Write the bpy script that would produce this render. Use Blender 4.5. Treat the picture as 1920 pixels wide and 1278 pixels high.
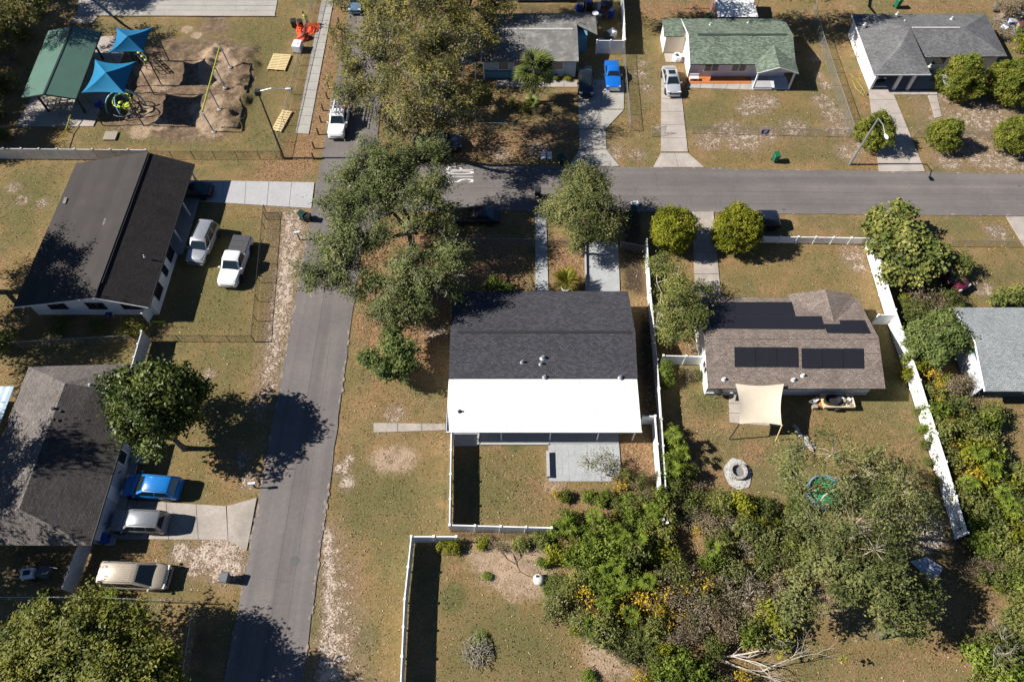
import bpy, bmesh, math, random
import numpy as np
from mathutils import Vector, Matrix, noise as mnoise

for o in list(bpy.data.objects):
    bpy.data.objects.remove(o)
sc = bpy.context.scene
COL = sc.collection
R = math.radians

# ---------------------------------------------------------------- camera
CAM_H, CAM_F, CAM_T = 55.0, 1300.0, R(30.6)      # height (m), focal length in photo pixels, tilt from straight down
cd = bpy.data.cameras.new('camera')
cam = bpy.data.objects.new('camera', cd)
COL.objects.link(cam)
cam.location = (0, 0, CAM_H)
cam.rotation_euler = (CAM_T, 0, 0)
cd.sensor_fit = 'HORIZONTAL'
cd.sensor_width = 36.0
cd.lens = 36.0 * CAM_F / 1920.0
cd.clip_start, cd.clip_end = 0.5, 4000
sc.camera = cam

# ---------------------------------------------------------------- world, sun, exposure
SUN_EL = R(38.0)
w = bpy.data.worlds.new('World')
sc.world = w
w.use_nodes = True
nt = w.node_tree
bg = nt.nodes['Background']
sky = nt.nodes.new('ShaderNodeTexSky')
sky.sky_type = 'NISHITA'
sky.sun_disc = False
sky.sun_elevation = SUN_EL
sky.sun_rotation = R(-90)
sky.dust_density = 0.0
sky.ozone_density = 6.0
sky.air_density = 0.7
sky.altitude = 100
nt.links.new(sky.outputs['Color'], bg.inputs['Color'])
bg.inputs['Strength'].default_value = 0.05
sd = bpy.data.lights.new('sun', 'SUN')
sd.energy = 5.0
sd.angle = R(0.5)
sd.color = (1.0, 0.965, 0.905)
sun = bpy.data.objects.new('sun', sd)
COL.objects.link(sun)
sdir = Vector((math.cos(SUN_EL), 0.0, -math.sin(SUN_EL)))      # light travels towards +X
sun.rotation_euler = sdir.to_track_quat('-Z', 'Y').to_euler()
sun.location = (-40, 20, 60)
vs = sc.view_settings
vs.view_transform = 'Standard'
vs.look = 'None'
vs.exposure = 0.8
vs.gamma = 1.0
vs.use_curve_mapping = False
sc.cycles.use_denoising = True
sc.cycles.max_bounces = 6
sc.cycles.transparent_max_bounces = 12

# ---------------------------------------------------------------- survey: photo pixel -> point of the place at height z
_c, _s = math.cos(CAM_T), math.sin(CAM_T)
def P(px, py, z=0.0):
    u, v = px - 960.0, py - 639.0
    t = (CAM_H - z) / (CAM_F * _c + v * _s)
    return (u * t, t * (CAM_F * _s - v * _c), z)
def P2(px, py, z=0.0):
    return P(px, py, z)[:2]

# ---------------------------------------------------------------- objects
def link(o, parent=None):
    COL.objects.link(o)
    if parent is not None:
        o.parent = parent
    return o
def root_loc(p):
    while p.parent is not None:
        p = p.parent
    return p.location
def tag(o, label=None, cat=None, group=None, kind=None):
    if label: o['label'] = label
    if cat: o['category'] = cat
    if group: o['group'] = group
    if kind: o['kind'] = kind
    return o
def T(name, label, cat, loc=(0, 0, 0), rz=0.0, group=None):
    o = bpy.data.objects.new(name, None)
    o.empty_display_size = 0.3
    o.location = (loc[0], loc[1], loc[2] if len(loc) > 2 else 0)
    o.rotation_euler = (0, 0, rz)
    link(o)
    return tag(o, label, cat, group)
def struct(name):
    o = bpy.data.objects.new(name, None)
    link(o)
    o['kind'] = 'structure'
    return o
def copy_tree(o, parent=None):
    c = o.copy()
    COL.objects.link(c)
    c.parent = parent
    for ch in [x for x in bpy.data.objects if x.parent == o]:
        copy_tree(ch, c)
    return c

class B:
    """collects shapes, then builds ONE mesh object"""
    def __init__(s):
        s.v, s.f, s.m = [], [], []
    def add(s, vs, fs, mi=0):
        n = len(s.v)
        s.v += [tuple(x) for x in vs]
        s.f += [tuple(i + n for i in f) for f in fs]
        s.m += [mi] * len(fs)
        return s
    def box(s, x0, x1, y0, y1, z0, z1, mi=0):
        return s.add([(x0,y0,z0),(x1,y0,z0),(x1,y1,z0),(x0,y1,z0),(x0,y0,z1),(x1,y0,z1),(x1,y1,z1),(x0,y1,z1)],
                     [(3,2,1,0),(4,5,6,7),(0,1,5,4),(1,2,6,5),(2,3,7,6),(3,0,4,7)], mi)
    def cbox(s, c, sx, sy, sz, rz=0.0, mi=0):
        """box standing on c (base centre), turned by rz"""
        ca, sa = math.cos(rz), math.sin(rz)
        vs = []
        for z in (0, sz):
            for a, b in ((-1,-1),(1,-1),(1,1),(-1,1)):
                x, y = a * sx / 2, b * sy / 2
                vs.append((c[0] + x*ca - y*sa, c[1] + x*sa + y*ca, c[2] + z))
        return s.add(vs, [(3,2,1,0),(4,5,6,7),(0,1,5,4),(1,2,6,5),(2,3,7,6),(3,0,4,7)], mi)
    def prism(s, pts, z0, z1, mi=0):
        a = sum(pts[i][0]*pts[(i+1) % len(pts)][1] - pts[(i+1) % len(pts)][0]*pts[i][1] for i in range(len(pts)))
        if a < 0: pts = pts[::-1]
        n = len(pts)
        vs = [(p[0], p[1], z0) for p in pts] + [(p[0], p[1], z1) for p in pts]
        return s.add(vs, [tuple(range(n))[::-1], tuple(range(n, 2*n))] + [(i, (i+1) % n, n + (i+1) % n, n + i) for i in range(n)], mi)
    def slab(s, pts, th, mi=0):
        """3-D polygon (roof plane), thickened downwards"""
        n = len(pts)
        a = sum(pts[i][0]*pts[(i+1) % n][1] - pts[(i+1) % n][0]*pts[i][1] for i in range(n))
        if a < 0: pts = pts[::-1]
        vs = list(pts) + [(p[0], p[1], p[2] - th) for p in pts]
        return s.add(vs, [tuple(range(n)), tuple(range(n, 2*n))[::-1]] + [((i+1) % n, i, n + i, n + (i+1) % n) for i in range(n)], mi)
    def bar(s, a, b, w_, h_=None, mi=0):
        a, b = Vector(a), Vector(b)
        h_ = h_ or w_
        d = (b - a).normalized()
        up = Vector((0, 0, 1)) if abs(d.z) < 0.95 else Vector((0, 1, 0))
        x = d.cross(up).normalized() * w_ / 2
        y = x.cross(d).normalized() * h_ / 2
        vs = [a-x-y, a+x-y, a+x+y, a-x+y, b-x-y, b+x-y, b+x+y, b-x+y]
        return s.add(vs, [(0,1,2,3),(7,6,5,4),(4,5,1,0),(5,6,2,1),(6,7,3,2),(7,4,0,3)], mi)
    def tube(s, pts, rs, n=6, mi=0, caps=True):
        pts = [Vector(p) for p in pts]
        if not hasattr(rs, '__len__'): rs = [rs] * len(pts)
        vs, fs = [], []
        for i, p in enumerate(pts):
            d = (pts[min(i+1, len(pts)-1)] - pts[max(i-1, 0)])
            d = d.normalized() if d.length > 1e-6 else Vector((0,0,1))
            up = Vector((1, 0, 0)) if abs(d.x) < 0.8 else Vector((0, 1, 0))
            x = d.cross(up).normalized(); y = d.cross(x)
            for k in range(n):
                a = 2*math.pi*k/n
                vs.append(p + (x*math.cos(a) + y*math.sin(a)) * rs[i])
        for i in range(len(pts)-1):
            for k in range(n):
                fs.append((i*n+k, (i+1)*n+k, (i+1)*n+(k+1) % n, i*n+(k+1) % n))
        if caps:
            fs.append(tuple(range(n)))
            fs.append(tuple(range((len(pts)-1)*n, len(pts)*n))[::-1])
        return s.add(vs, fs, mi)
    def lathe(s, prof, n=16, c=(0, 0, 0), mi=0):
        vs, fs = [], []
        for r, z in prof:
            for k in range(n):
                a = 2*math.pi*k/n
                vs.append((c[0] + r*math.cos(a), c[1] + r*math.sin(a), c[2] + z))
        for i in range(len(prof)-1):
            for k in range(n):
                fs.append((i*n+k, i*n+(k+1) % n, (i+1)*n+(k+1) % n, (i+1)*n+k))
        fs.append(tuple(range(n))[::-1])
        fs.append(tuple(range((len(prof)-1)*n, len(prof)*n)))
        return s.add(vs, fs, mi)
    def build(s, name, mats, parent=None, local=False, smooth=False, sharp=40):
        off = Vector((0, 0, 0))
        if parent is not None and not local:
            off = root_loc(parent)
        me = bpy.data.meshes.new(name)
        me.from_pydata([(v[0]-off[0], v[1]-off[1], v[2]-off[2]) for v in s.v], [], s.f)
        if not isinstance(mats, (list, tuple)): mats = [mats]
        for m_ in mats: me.materials.append(m_)
        me.polygons.foreach_set('material_index', s.m)
        if smooth:
            me.polygons.foreach_set('use_smooth', [True]*len(me.polygons))
            me.update()
            if sharp: me.set_sharp_from_angle(angle=R(sharp))
        me.update()
        return link(bpy.data.objects.new(name, me), parent)

# ---------------------------------------------------------------- materials
class N:
    """tiny node helper"""
    def __init__(s, name):
        s.m = bpy.data.materials.new(name)
        s.m.use_nodes = True
        s.t = s.m.node_tree
        s.b = s.t.nodes['Principled BSDF']
        s.o = s.t.nodes['Material Output']
        s.geo = None
    def n(s, typ, **kw):
        x = s.t.nodes.new(typ)
        for k, v in kw.items(): setattr(x, k, v)
        return x
    def l(s, a, b): s.t.links.new(a, b)
    def pos(s, obj=False):
        if obj:
            return s.n('ShaderNodeTexCoord').outputs['Object']
        if s.geo is None: s.geo = s.n('ShaderNodeNewGeometry')
        return s.geo.outputs['Position']
    def noise(s, scale, detail=4, rough=.6, vec=None, stretch=None):
        x = s.n('ShaderNodeTexNoise')
        x.inputs['Scale'].default_value = scale
        x.inputs['Detail'].default_value = detail
        x.inputs['Roughness'].default_value = rough
        v = vec if vec is not None else s.pos()
        if stretch:
            mp = s.n('ShaderNodeMapping')
            mp.inputs['Scale'].default_value = stretch
            s.l(v, mp.inputs['Vector']); v = mp.outputs['Vector']
        s.l(v, x.inputs['Vector'])
        return x.outputs['Fac']
    def ramp(s, fac, stops):
        x = s.n('ShaderNodeValToRGB')
        els = x.color_ramp.elements
        while len(els) < len(stops): els.new(0.5)
        for e, (p, c) in zip(els, stops):
            e.position = p
            e.color = (*c, 1) if len(c) == 3 else c
        s.l(fac, x.inputs['Fac'])
        return x.outputs['Color']
    def mix(s, fac, a, b, mode='MIX'):
        x = s.n('ShaderNodeMix', data_type='RGBA', blend_type=mode)
        for sock, val in ((x.inputs['Factor'], fac), (x.inputs['A'], a), (x.inputs['B'], b)):
            if isinstance(val, (int, float)): sock.default_value = val
            elif isinstance(val, tuple): sock.default_value = (*val, 1) if len(val) == 3 else val
            else: s.l(val, sock)
        return x.outputs['Result']
    def math(s, op, a, b=None, c=None, clamp=False):
        x = s.n('ShaderNodeMath', operation=op, use_clamp=clamp)
        for i, val in enumerate((a, b, c)):
            if val is None: continue
            if isinstance(val, (int, float)): x.inputs[i].default_value = val
            else: s.l(val, x.inputs[i])
        return x.outputs[0]
    def bump(s, h, strength=.3, dist=.02):
        x = s.n('ShaderNodeBump')
        x.inputs['Strength'].default_value = strength
        x.inputs['Distance'].default_value = dist
        s.l(h, x.inputs['Height'])
        s.l(x.outputs['Normal'], s.b.inputs['Normal'])
    def base(s, c):
        if isinstance(c, tuple): s.b.inputs['Base Color'].default_value = (*c, 1)
        else: s.l(c, s.b.inputs['Base Color'])
    def set(s, rough=.7, metal=0., spec=.5):
        s.b.inputs['Roughness'].default_value = rough
        s.b.inputs['Metallic'].default_value = metal
        s.b.inputs['Specular IOR Level'].default_value = spec

def mul(c, k): return tuple(min(1, x*k) for x in c)
def simple(name, c, rough=.6, var=.12, scale=2., metal=0., spec=.4, obj=False, bump=0, dirt=None, dscale=.6):
    k = N(name)
    v = k.pos(obj)
    f = k.noise(scale, 5, .65, v)
    col = k.ramp(f, [(.3, mul(c, 1-var)), (.7, mul(c, 1+var))])
    if dirt:
        d = k.noise(dscale, 6, .7, v)
        col = k.mix(k.ramp(d, [(.5, (0,0,0)), (.72, (1,1,1))]), col, dirt)
    k.base(col)
    k.set(rough, metal, spec)
    if bump: k.bump(k.noise(scale*12, 3, .6, v), bump, .02)
    return k.m
def shingle(name, c, var=.25, along_x=True, stain=None, course=.15, contrast=.22):
    k = N(name)
    br = k.n('ShaderNodeTexBrick')
    mp = k.n('ShaderNodeMapping')
    if not along_x: mp.inputs['Rotation'].default_value = (0, 0, R(90))
    k.l(k.pos(), mp.inputs['Vector'])
    k.l(mp.outputs['Vector'], br.inputs['Vector'])
    br.inputs['Scale'].default_value = 1
    br.inputs['Brick Width'].default_value = .33
    br.inputs['Row Height'].default_value = course
    br.inputs['Mortar Size'].default_value = .012
    br.inputs['Bias'].default_value = 0
    br.inputs['Color1'].default_value = (*mul(c, 1-contrast), 1)
    br.inputs['Color2'].default_value = (*mul(c, 1+contrast), 1)
    br.inputs['Mortar'].default_value = (*mul(c, .55), 1)
    f = k.noise(.45, 6, .7)
    col = k.mix(1.0, br.outputs['Color'], k.ramp(f, [(.3, (1-var,)*3), (.7, (1+var,)*3)]), 'MULTIPLY')
    g = k.noise(9, 2, .6)
    col = k.mix(1.0, col, k.ramp(g, [(.35, (.72,)*3), (.68, (1.3,)*3)]), 'MULTIPLY')
    if stain:
        d = k.noise(.5, 6, .7, stretch=(.6, 2.2, 1) if not along_x else (2.2, .6, 1))
        col = k.mix(k.ramp(d, [(.52, (0,0,0)), (.78, (.6,.6,.6))]), col, stain)
    k.base(col)
    k.set(.92, 0, .2)
    k.bump(br.outputs['Fac'], .5, -.01)
    return k.m
def paint(name, c, rough=.28, coat=.6, metal=0.):
    k = N(name)
    f = k.noise(3, 4, .6, k.pos(True))
    k.base(k.ramp(f, [(.3, mul(c, .94)), (.7, mul(c, 1.05))]))
    k.set(rough, metal, .5)
    d = k.noise(14, 3, .6, k.pos(True))
    k.l(k.ramp(d, [(.3, (rough*.8,)*3), (.7, (rough*1.3,)*3)]), k.b.inputs['Roughness'])
    k.b.inputs['Coat Weight'].default_value = coat
    k.b.inputs['Coat Roughness'].default_value = .08
    return k.m
def leafmat(name, cols, trans=.25, rough=.55, patch=.35):
    """cols: dark, mid, light leaf colours"""
    k = N(name)
    at = k.n('ShaderNodeAttribute', attribute_name='rnd')
    f = k.noise(patch, 3, .6)
    cols = [mul(c, 1.15) for c in cols]
    mixf = k.math('ADD', k.math('MULTIPLY', at.outputs['Fac'], .55), k.math('MULTIPLY', k.math('SUBTRACT', f, .33), 1.5))
    col = k.ramp(mixf, [(.1, cols[0]), (.48, cols[1]), (.9, cols[2])])
    k.base(col)
    k.set(rough, 0, .18)
    tr = k.n('ShaderNodeBsdfTranslucent')
    k.l(k.mix(1.0, col, (1.0, 1.0, .55), 'MULTIPLY'), tr.inputs['Color'])
    ms = k.n('ShaderNodeMixShader')
    ms.inputs['Fac'].default_value = trans
    k.l(k.b.outputs[0], ms.inputs[1]); k.l(tr.outputs[0], ms.inputs[2])
    k.l(ms.outputs[0], k.o.inputs['Surface'])
    return k.m
# ---------------------------------------------------------------- material library
def mat_asphalt(name, st):
    k = N(name)
    f1, f2, f3 = k.noise(.22, 5, .6), k.noise(2.5, 6, .7), k.noise(40, 2, .6)
    tr_ = k.noise(1.1, 3, .5, stretch=st)          # wheel tracks and paving lanes run along the street
    col = k.ramp(f1, [(.3, (.132, .116, .110)), (.5, (.153, .135, .128)), (.72, (.176, .155, .145))])
    col = k.mix(1.0, col, k.ramp(tr_, [(.3, (.80, .81, .82)), (.7, (1.16, 1.15, 1.12))]), 'MULTIPLY')
    col = k.mix(1.0, col, k.ramp(f2, [(.3, (.90,)*3), (.7, (1.08,)*3)]), 'MULTIPLY')
    col = k.mix(1.0, col, k.ramp(f3, [(.3, (.88,)*3), (.7, (1.12,)*3)]), 'MULTIPLY')
    sp = k.noise(1.3, 3, .5)
    col = k.mix(k.ramp(sp, [(.74, (0,0,0)), (.78, (.5,.5,.5))]), col, (.08, .074, .068))
    k.base(col); k.set(.9, 0, .25)
    k.bump(f3, .25, .01)
    return k.m
def mat_conc(name, c, stain=.25, grain=1.):
    k = N(name)
    f1, f2, f3 = k.noise(.5, 6, .65), k.noise(5, 5, .65), k.noise(45, 2, .6)
    col = k.ramp(f1, [(.3, mul(c, 1-stain)), (.7, mul(c, 1+stain*.4))])
    col = k.mix(1.0, col, k.ramp(f2, [(.3, (1-.14*grain,)*3), (.7, (1+.08*grain,)*3)]), 'MULTIPLY')
    col = k.mix(1.0, col, k.ramp(f3, [(.3, (.93,)*3), (.7, (1.05,)*3)]), 'MULTIPLY')
    k.base(col); k.set(.85, 0, .3)
    k.bump(f2, .15, .01)
    return k.m
ASPH = mat_asphalt('asphalt_side_street', (1, .02, 1))
ASPH_X = mat_asphalt('asphalt_cross_street', (.02, 1, 1))
CONC = mat_conc('concrete_bleached', (.415, .360, .312))
CONC_NEW = mat_conc('concrete_new', (.395, .385, .385), .10)
CONC_GREY = mat_conc('concrete_painted_grey', (.37, .375, .375), .12)
CONC_OLD = mat_conc('concrete_weathered', (.385, .335, .285), .34)
CONC_WALK = mat_conc('concrete_sidewalk', (.37, .345, .305), .16)
MARK = simple('road_paint', (.66, .66, .63), .8, .1, 6, dirt=(.25, .24, .23), dscale=3.)
SH_DARK = shingle('shingle_charcoal', (.060, .058, .066), .12, contrast=.28)
SH_BROWN = shingle('shingle_dark_brown', (.029, .025, .025), .2, False, stain=(.045, .039, .036))
SH_ROLL = [simple('roll_roofing_brown_%d' % i, mul((.047, .039, .036), k_), .93, .14, .5, bump=.2, dirt=(.042, .035, .033), dscale=.35) for i, k_ in enumerate((1., 1.1, .92, 1.05))]
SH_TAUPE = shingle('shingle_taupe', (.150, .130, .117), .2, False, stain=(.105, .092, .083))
SH_TAUPE_D = shingle('shingle_taupe_dark', (.066, .057, .053), .18, False, stain=(.045, .04, .037))  # darker taupe, for the right slope and the box vents
SH_TAN = shingle('shingle_tan', (.215, .170, .142), .16, True, stain=(.10, .078, .066))
SH_GREEN = shingle('shingle_green', (.150, .185, .138), .2, True, contrast=.42)
SH_GREY = shingle('shingle_grey', (.155, .153, .152), .22, True, stain=(.085, .083, .083))
SH_PALE = shingle('shingle_pale_grey', (.28, .295, .29), .12, True, stain=(.2, .21, .21), contrast=.14)
ROOF_FLAT = simple('flat_roof_coating_grey', (.160, .150, .138), .9, .22, .6, dirt=(.30, .29, .27), dscale=1.1, bump=.15)
RIDGE_DK = simple('ridge_vent_black', (.022, .021, .023), .8)
RIDGE_LT = simple('ridge_cap_pale', (.40, .38, .36), .8, .2, 3)
WHITE_ROOF = simple('white_panel_roof', (.82, .82, .815), .5, .03, .5, dirt=(.50, .49, .47), dscale=.28)
VINYL = simple('white_vinyl', (.80, .80, .79), .45, .04, 1.2, dirt=(.60, .58, .52), dscale=.9)
VINYL_OLD = simple('white_vinyl_mildewed', (.72, .71, .68), .55, .06, 1.2, dirt=(.30, .28, .2), dscale=1.6)
GALV = simple('galvanised_steel', (.36, .37, .37), .45, .12, 4, metal=.6)
GALV_SHEET = simple('galvanised_sheet', (.55, .56, .58), .5, .12, .8, metal=.2, dirt=(.40, .37, .33), dscale=1.2)
BLACKSTEEL = simple('black_steel', (.025, .025, .027), .5)
WALL_W = simple('stucco_white', (.76, .75, .72), .85, .05, 1.5, bump=.15)
WALL_LAV = simple('stucco_pale_lilac', (.56, .54, .58), .85, .05, 1.5)
WALL_CREAM = simple('stucco_cream', (.62, .53, .42), .85, .06, 1.5)
WALL_TEAL = simple('wall_teal', (.10, .24, .31), .8, .06, 1.5)
WALL_PALEBL = simple('wall_pale_blue', (.42, .52, .60), .8, .06, 1.5)
WALL_GREY = simple('wall_grey', (.50, .51, .53), .85, .06, 1.5)
TRIM_W = simple('white_trim', (.78, .78, .77), .5, .04, 2)
TRIM_DK = simple('dark_trim', (.02, .02, .022), .5)
GLASS = simple('window_glass', (.020, .024, .030), .06, .1, 1, spec=.8)
BLIND = simple('window_blind', (.30, .26, .22), .5, .15, 3)
TERRA = simple('terracotta_floor', (.50, .16, .045), .8, .12, 3)
PAVER = mat_conc('patio_paver', (.37, .375, .375), .12)
SOLAR = simple('solar_mat', (.016, .016, .021), .45, .1, 3, spec=.35)
PVC = simple('pvc_pipe', (.55, .55, .53), .5)
RUBBER = simple('tyre_rubber', (.018, .018, .019), .85)
CHROME = simple('bright_metal', (.55, .56, .58), .22, .05, 3, metal=.9)
CARGLASS = simple('car_glass', (.012, .020, .022), .05, .1, 2, spec=.9, obj=True)
PL_BLACK = simple('black_plastic', (.022, .022, .024), .55)
PL_GREEN = simple('green_plastic', (.012, .115, .055), .45)
PL_DKGREEN = simple('dark_green_plastic', (.010, .042, .034), .5)
PL_GREY = simple('grey_plastic', (.10, .105, .11), .5)
PL_BLUE = simple('blue_plastic', (.015, .045, .30), .45)
PL_YELLOW = simple('yellow_plastic', (.55, .50, .03), .5)
PL_LIME = simple('lime_plastic', (.42, .52, .03), .5)
PL_CYAN = simple('cyan_steel', (.12, .36, .46), .45)
PL_ORANGE = simple('orange_mesh', (.62, .07, .02), .7, .25, 6)
PL_WHITE = simple('white_plastic', (.76, .77, .79), .45)
LAMP_RED = simple('red_lens', (.30, .012, .010), .25)
LAMP_CLEAR = simple('clear_lens', (.62, .64, .66), .15)
WOOD_NEW = simple('pine_new', (.64, .49, .25), .8, .15, 6)
WOOD_POST = simple('post_wood', (.085, .062, .045), .9, .25, 8)
WOOD_GREY = simple('weathered_board', (.30, .26, .20), .9, .2, 6)
BARK = simple('bark_grey', (.115, .095, .078), .95, .35, 6, bump=.5)
BARK_PALE = simple('bark_pale', (.40, .34, .27), .9, .25, 7, bump=.4)
BARK_DEAD = simple('bark_bleached', (.46, .40, .34), .9, .25, 7, bump=.3)
TWIG = simple('twig_brown', (.205, .155, .105), .95, .35, 5)
TWIG_G = simple('twig_grey', (.25, .22, .18), .95, .35, 5)
FAB_BLUE = simple('shade_cloth_blue', (.010, .155, .29), .75, .08, 1.2, spec=.2)
FAB_BEIGE = simple('shade_cloth_beige', (.62, .53, .405), .8, .05, 1.5, spec=.2)
MET_GREEN = simple('green_metal_roof', (.078, .150, .112), .45, .08, .6, spec=.5)
MET_DKGREEN = simple('dark_green_steel', (.02, .035, .03), .5)
STONE = mat_conc('fire_pit_stone', (.42, .39, .36), .35)
ASH = simple('pale_ash', (.42, .40, .375), .95, .3, 3, dirt=(.10, .095, .09), dscale=1.9)
SKIN = simple('skin', (.36, .20, .13), .6)
HIVIS = simple('hi_vis_cloth', (.45, .62, .02), .8)
DENIM = simple('dark_trousers', (.022, .025, .035), .9)
HAIR = simple('dark_cap', (.02, .018, .016), .9)
TARP = simple('grey_tarp', (.34, .36, .42), .6, .15, 1.5, dirt=(.16, .15, .14), dscale=1.5)
POOLW = simple('green_pool_water', (.03, .26, .12), .15, .25, 2.)
CLOTH_RED = simple('maroon_cloth', (.22, .02, .05), .8)
YTAPE = simple('yellow_tape', (.62, .56, .03), .6)
# foliage
L_OAK = leafmat('leaf_live_oak', [(.034, .048, .014), (.102, .124, .036), (.22, .225, .085)])
L_OAK2 = leafmat('leaf_oak_olive', [(.036, .042, .013), (.125, .122, .034), (.29, .24, .065)])
L_OAK3 = leafmat('leaf_oak_greygreen', [(.036, .048, .014), (.110, .124, .037), (.25, .242, .088)])
L_MOSS = leafmat('spanish_moss', [(.10, .092, .074), (.20, .18, .145), (.32, .29, .235)], .15)
L_MAG = leafmat('leaf_magnolia', [(.014, .028, .006), (.052, .074, .014), (.15, .17, .04)], .15, .42)
L_CLIP = leafmat('leaf_clipped', [(.052, .066, .005), (.165, .175, .012), (.30, .29, .032)], .25, .5, .6)
L_LIGUS = leafmat('leaf_ligustrum', [(.044, .062, .008), (.130, .150, .018), (.27, .26, .045)], .25, .5, .6)
L_GREEN = leafmat('leaf_fresh_green', [(.034, .060, .008), (.118, .160, .022), (.25, .29, .05)], .3)
L_MIX = leafmat('leaf_mixed_olive', [(.040, .056, .014), (.122, .138, .034), (.26, .25, .07)], .25)
L_YEL = leafmat('leaf_yellowing', [(.13, .10, .010), (.38, .26, .018), (.60, .42, .03)], .3)
L_BROWN = leafmat('leaf_dry_brown', [(.075, .056, .032), (.18, .138, .082), (.31, .25, .16)], .2)
L_GRAPE = leafmat('leaf_seagrape', [(.040, .062, .014), (.125, .145, .034), (.29, .26, .07)], .2, .45, .5)
L_YARD = leafmat('leaf_viburnum', [(.034, .056, .014), (.100, .132, .034), (.20, .235, .07)], .2, .5, .5)
L_PALM = leafmat('leaf_palm', [(.030, .046, .010), (.090, .115, .024), (.21, .215, .06)], .2, .5, .8)
L_CYCAD = leafmat('leaf_cycad', [(.075, .080, .010), (.190, .185, .025), (.33, .28, .05)], .25)

def chain_mat(name, c, dens):
    """diagonal woven wire, see-through between the wires"""
    k = N(name)
    sep = k.n('ShaderNodeSeparateXYZ')
    k.l(k.pos(), sep.inputs[0])
    h = k.math('ADD', sep.outputs['X'], sep.outputs['Y'])
    a = k.math('FRACT', k.math('MULTIPLY', k.math('ADD', h, sep.outputs['Z']), 14.))
    b = k.math('FRACT', k.math('MULTIPLY', k.math('SUBTRACT', h, sep.outputs['Z']), 14.))
    wire = k.math('MAXIMUM', k.math('LESS_THAN', a, dens), k.math('LESS_THAN', b, dens))
    k.base(c); k.set(.5, .3, .4)
    tr = k.n('ShaderNodeBsdfTransparent')
    ms = k.n('ShaderNodeMixShader')
    k.l(wire, ms.inputs['Fac']); k.l(tr.outputs[0], ms.inputs[1]); k.l(k.b.outputs[0], ms.inputs[2])
    k.l(ms.outputs[0], k.o.inputs['Surface'])
    return k.m
CHAIN = chain_mat('chain_link_wire', (.30, .30, .29), .11)
CHAIN_BK = chain_mat('chain_link_wire_black', (.03, .03, .03), .13)
NET_OR = chain_mat('orange_safety_net', (.65, .09, .02), .45)

WALL_DKTEAL = simple('wall_dark_teal', (.035, .07, .085), .8, .06, 1.5)
L_TWIG = leafmat('leaf_withered', [(.075, .060, .034), (.165, .135, .080), (.28, .235, .15)], .15)
L_OLIVE = leafmat('leaf_olive_crown', [(.038, .050, .008), (.110, .122, .018), (.225, .21, .042)], .25, .5, .5)
# ---------------------------------------------------------------- ground: one sheet to the horizon, soil types and some painted shade as vertex masks
rng = np.random.default_rng(7)
def axis(a, b, step, far):
    core = np.arange(a, b + step/2, step)
    lo = a - np.geomspace(1.5, far, 16)[::-1]
    hi = b + np.geomspace(1.5, far, 16)
    return np.concatenate([lo, core, hi])
GX = axis(-82, 82, .33, 1500)
GY = axis(-10, 104, .33, 1500)
XX, YY = np.meshgrid(GX, GY)
def polydist(pts):
    """signed distance (m) to a polygon, >0 inside"""
    pts = np.array(pts)
    inside = np.zeros(XX.shape, bool)
    d = np.full(XX.shape, 1e9)
    n = len(pts)
    for i in range(n):
        a, b = pts[i], pts[(i+1) % n]
        e = b - a
        t = np.clip(((XX-a[0])*e[0] + (YY-a[1])*e[1]) / max(e @ e, 1e-9), 0, 1)
        d = np.minimum(d, np.hypot(XX-a[0]-t*e[0], YY-a[1]-t*e[1]))
        cr = ((a[1] > YY) != (b[1] > YY))
        xi = (b[0]-a[0]) * (YY-a[1]) / np.where(abs(b[1]-a[1]) < 1e-9, 1e-9, (b[1]-a[1])) + a[0]
        inside ^= cr & (XX < xi)
    return np.where(inside, d, -d)
MK = {k: np.zeros(XX.shape) for k in ('sand', 'green', 'litter', 'dark', 'dirt', 'brown')}
def region(kind, pix, val=1.0, soft=1.0):
    d = polydist([P2(*p) for p in pix])
    MK[kind] = np.maximum(MK[kind], val * np.clip(d/soft*.5 + .5, 0, 1))
def blob(kind, px, py, r, val=1.0, ry=None):
    c = P2(px, py)
    d = np.hypot((XX-c[0])/r, (YY-c[1])/(ry or r))
    MK[kind] = np.maximum(MK[kind], val * np.clip((1.25-d)/.8, 0, 1))
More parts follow.
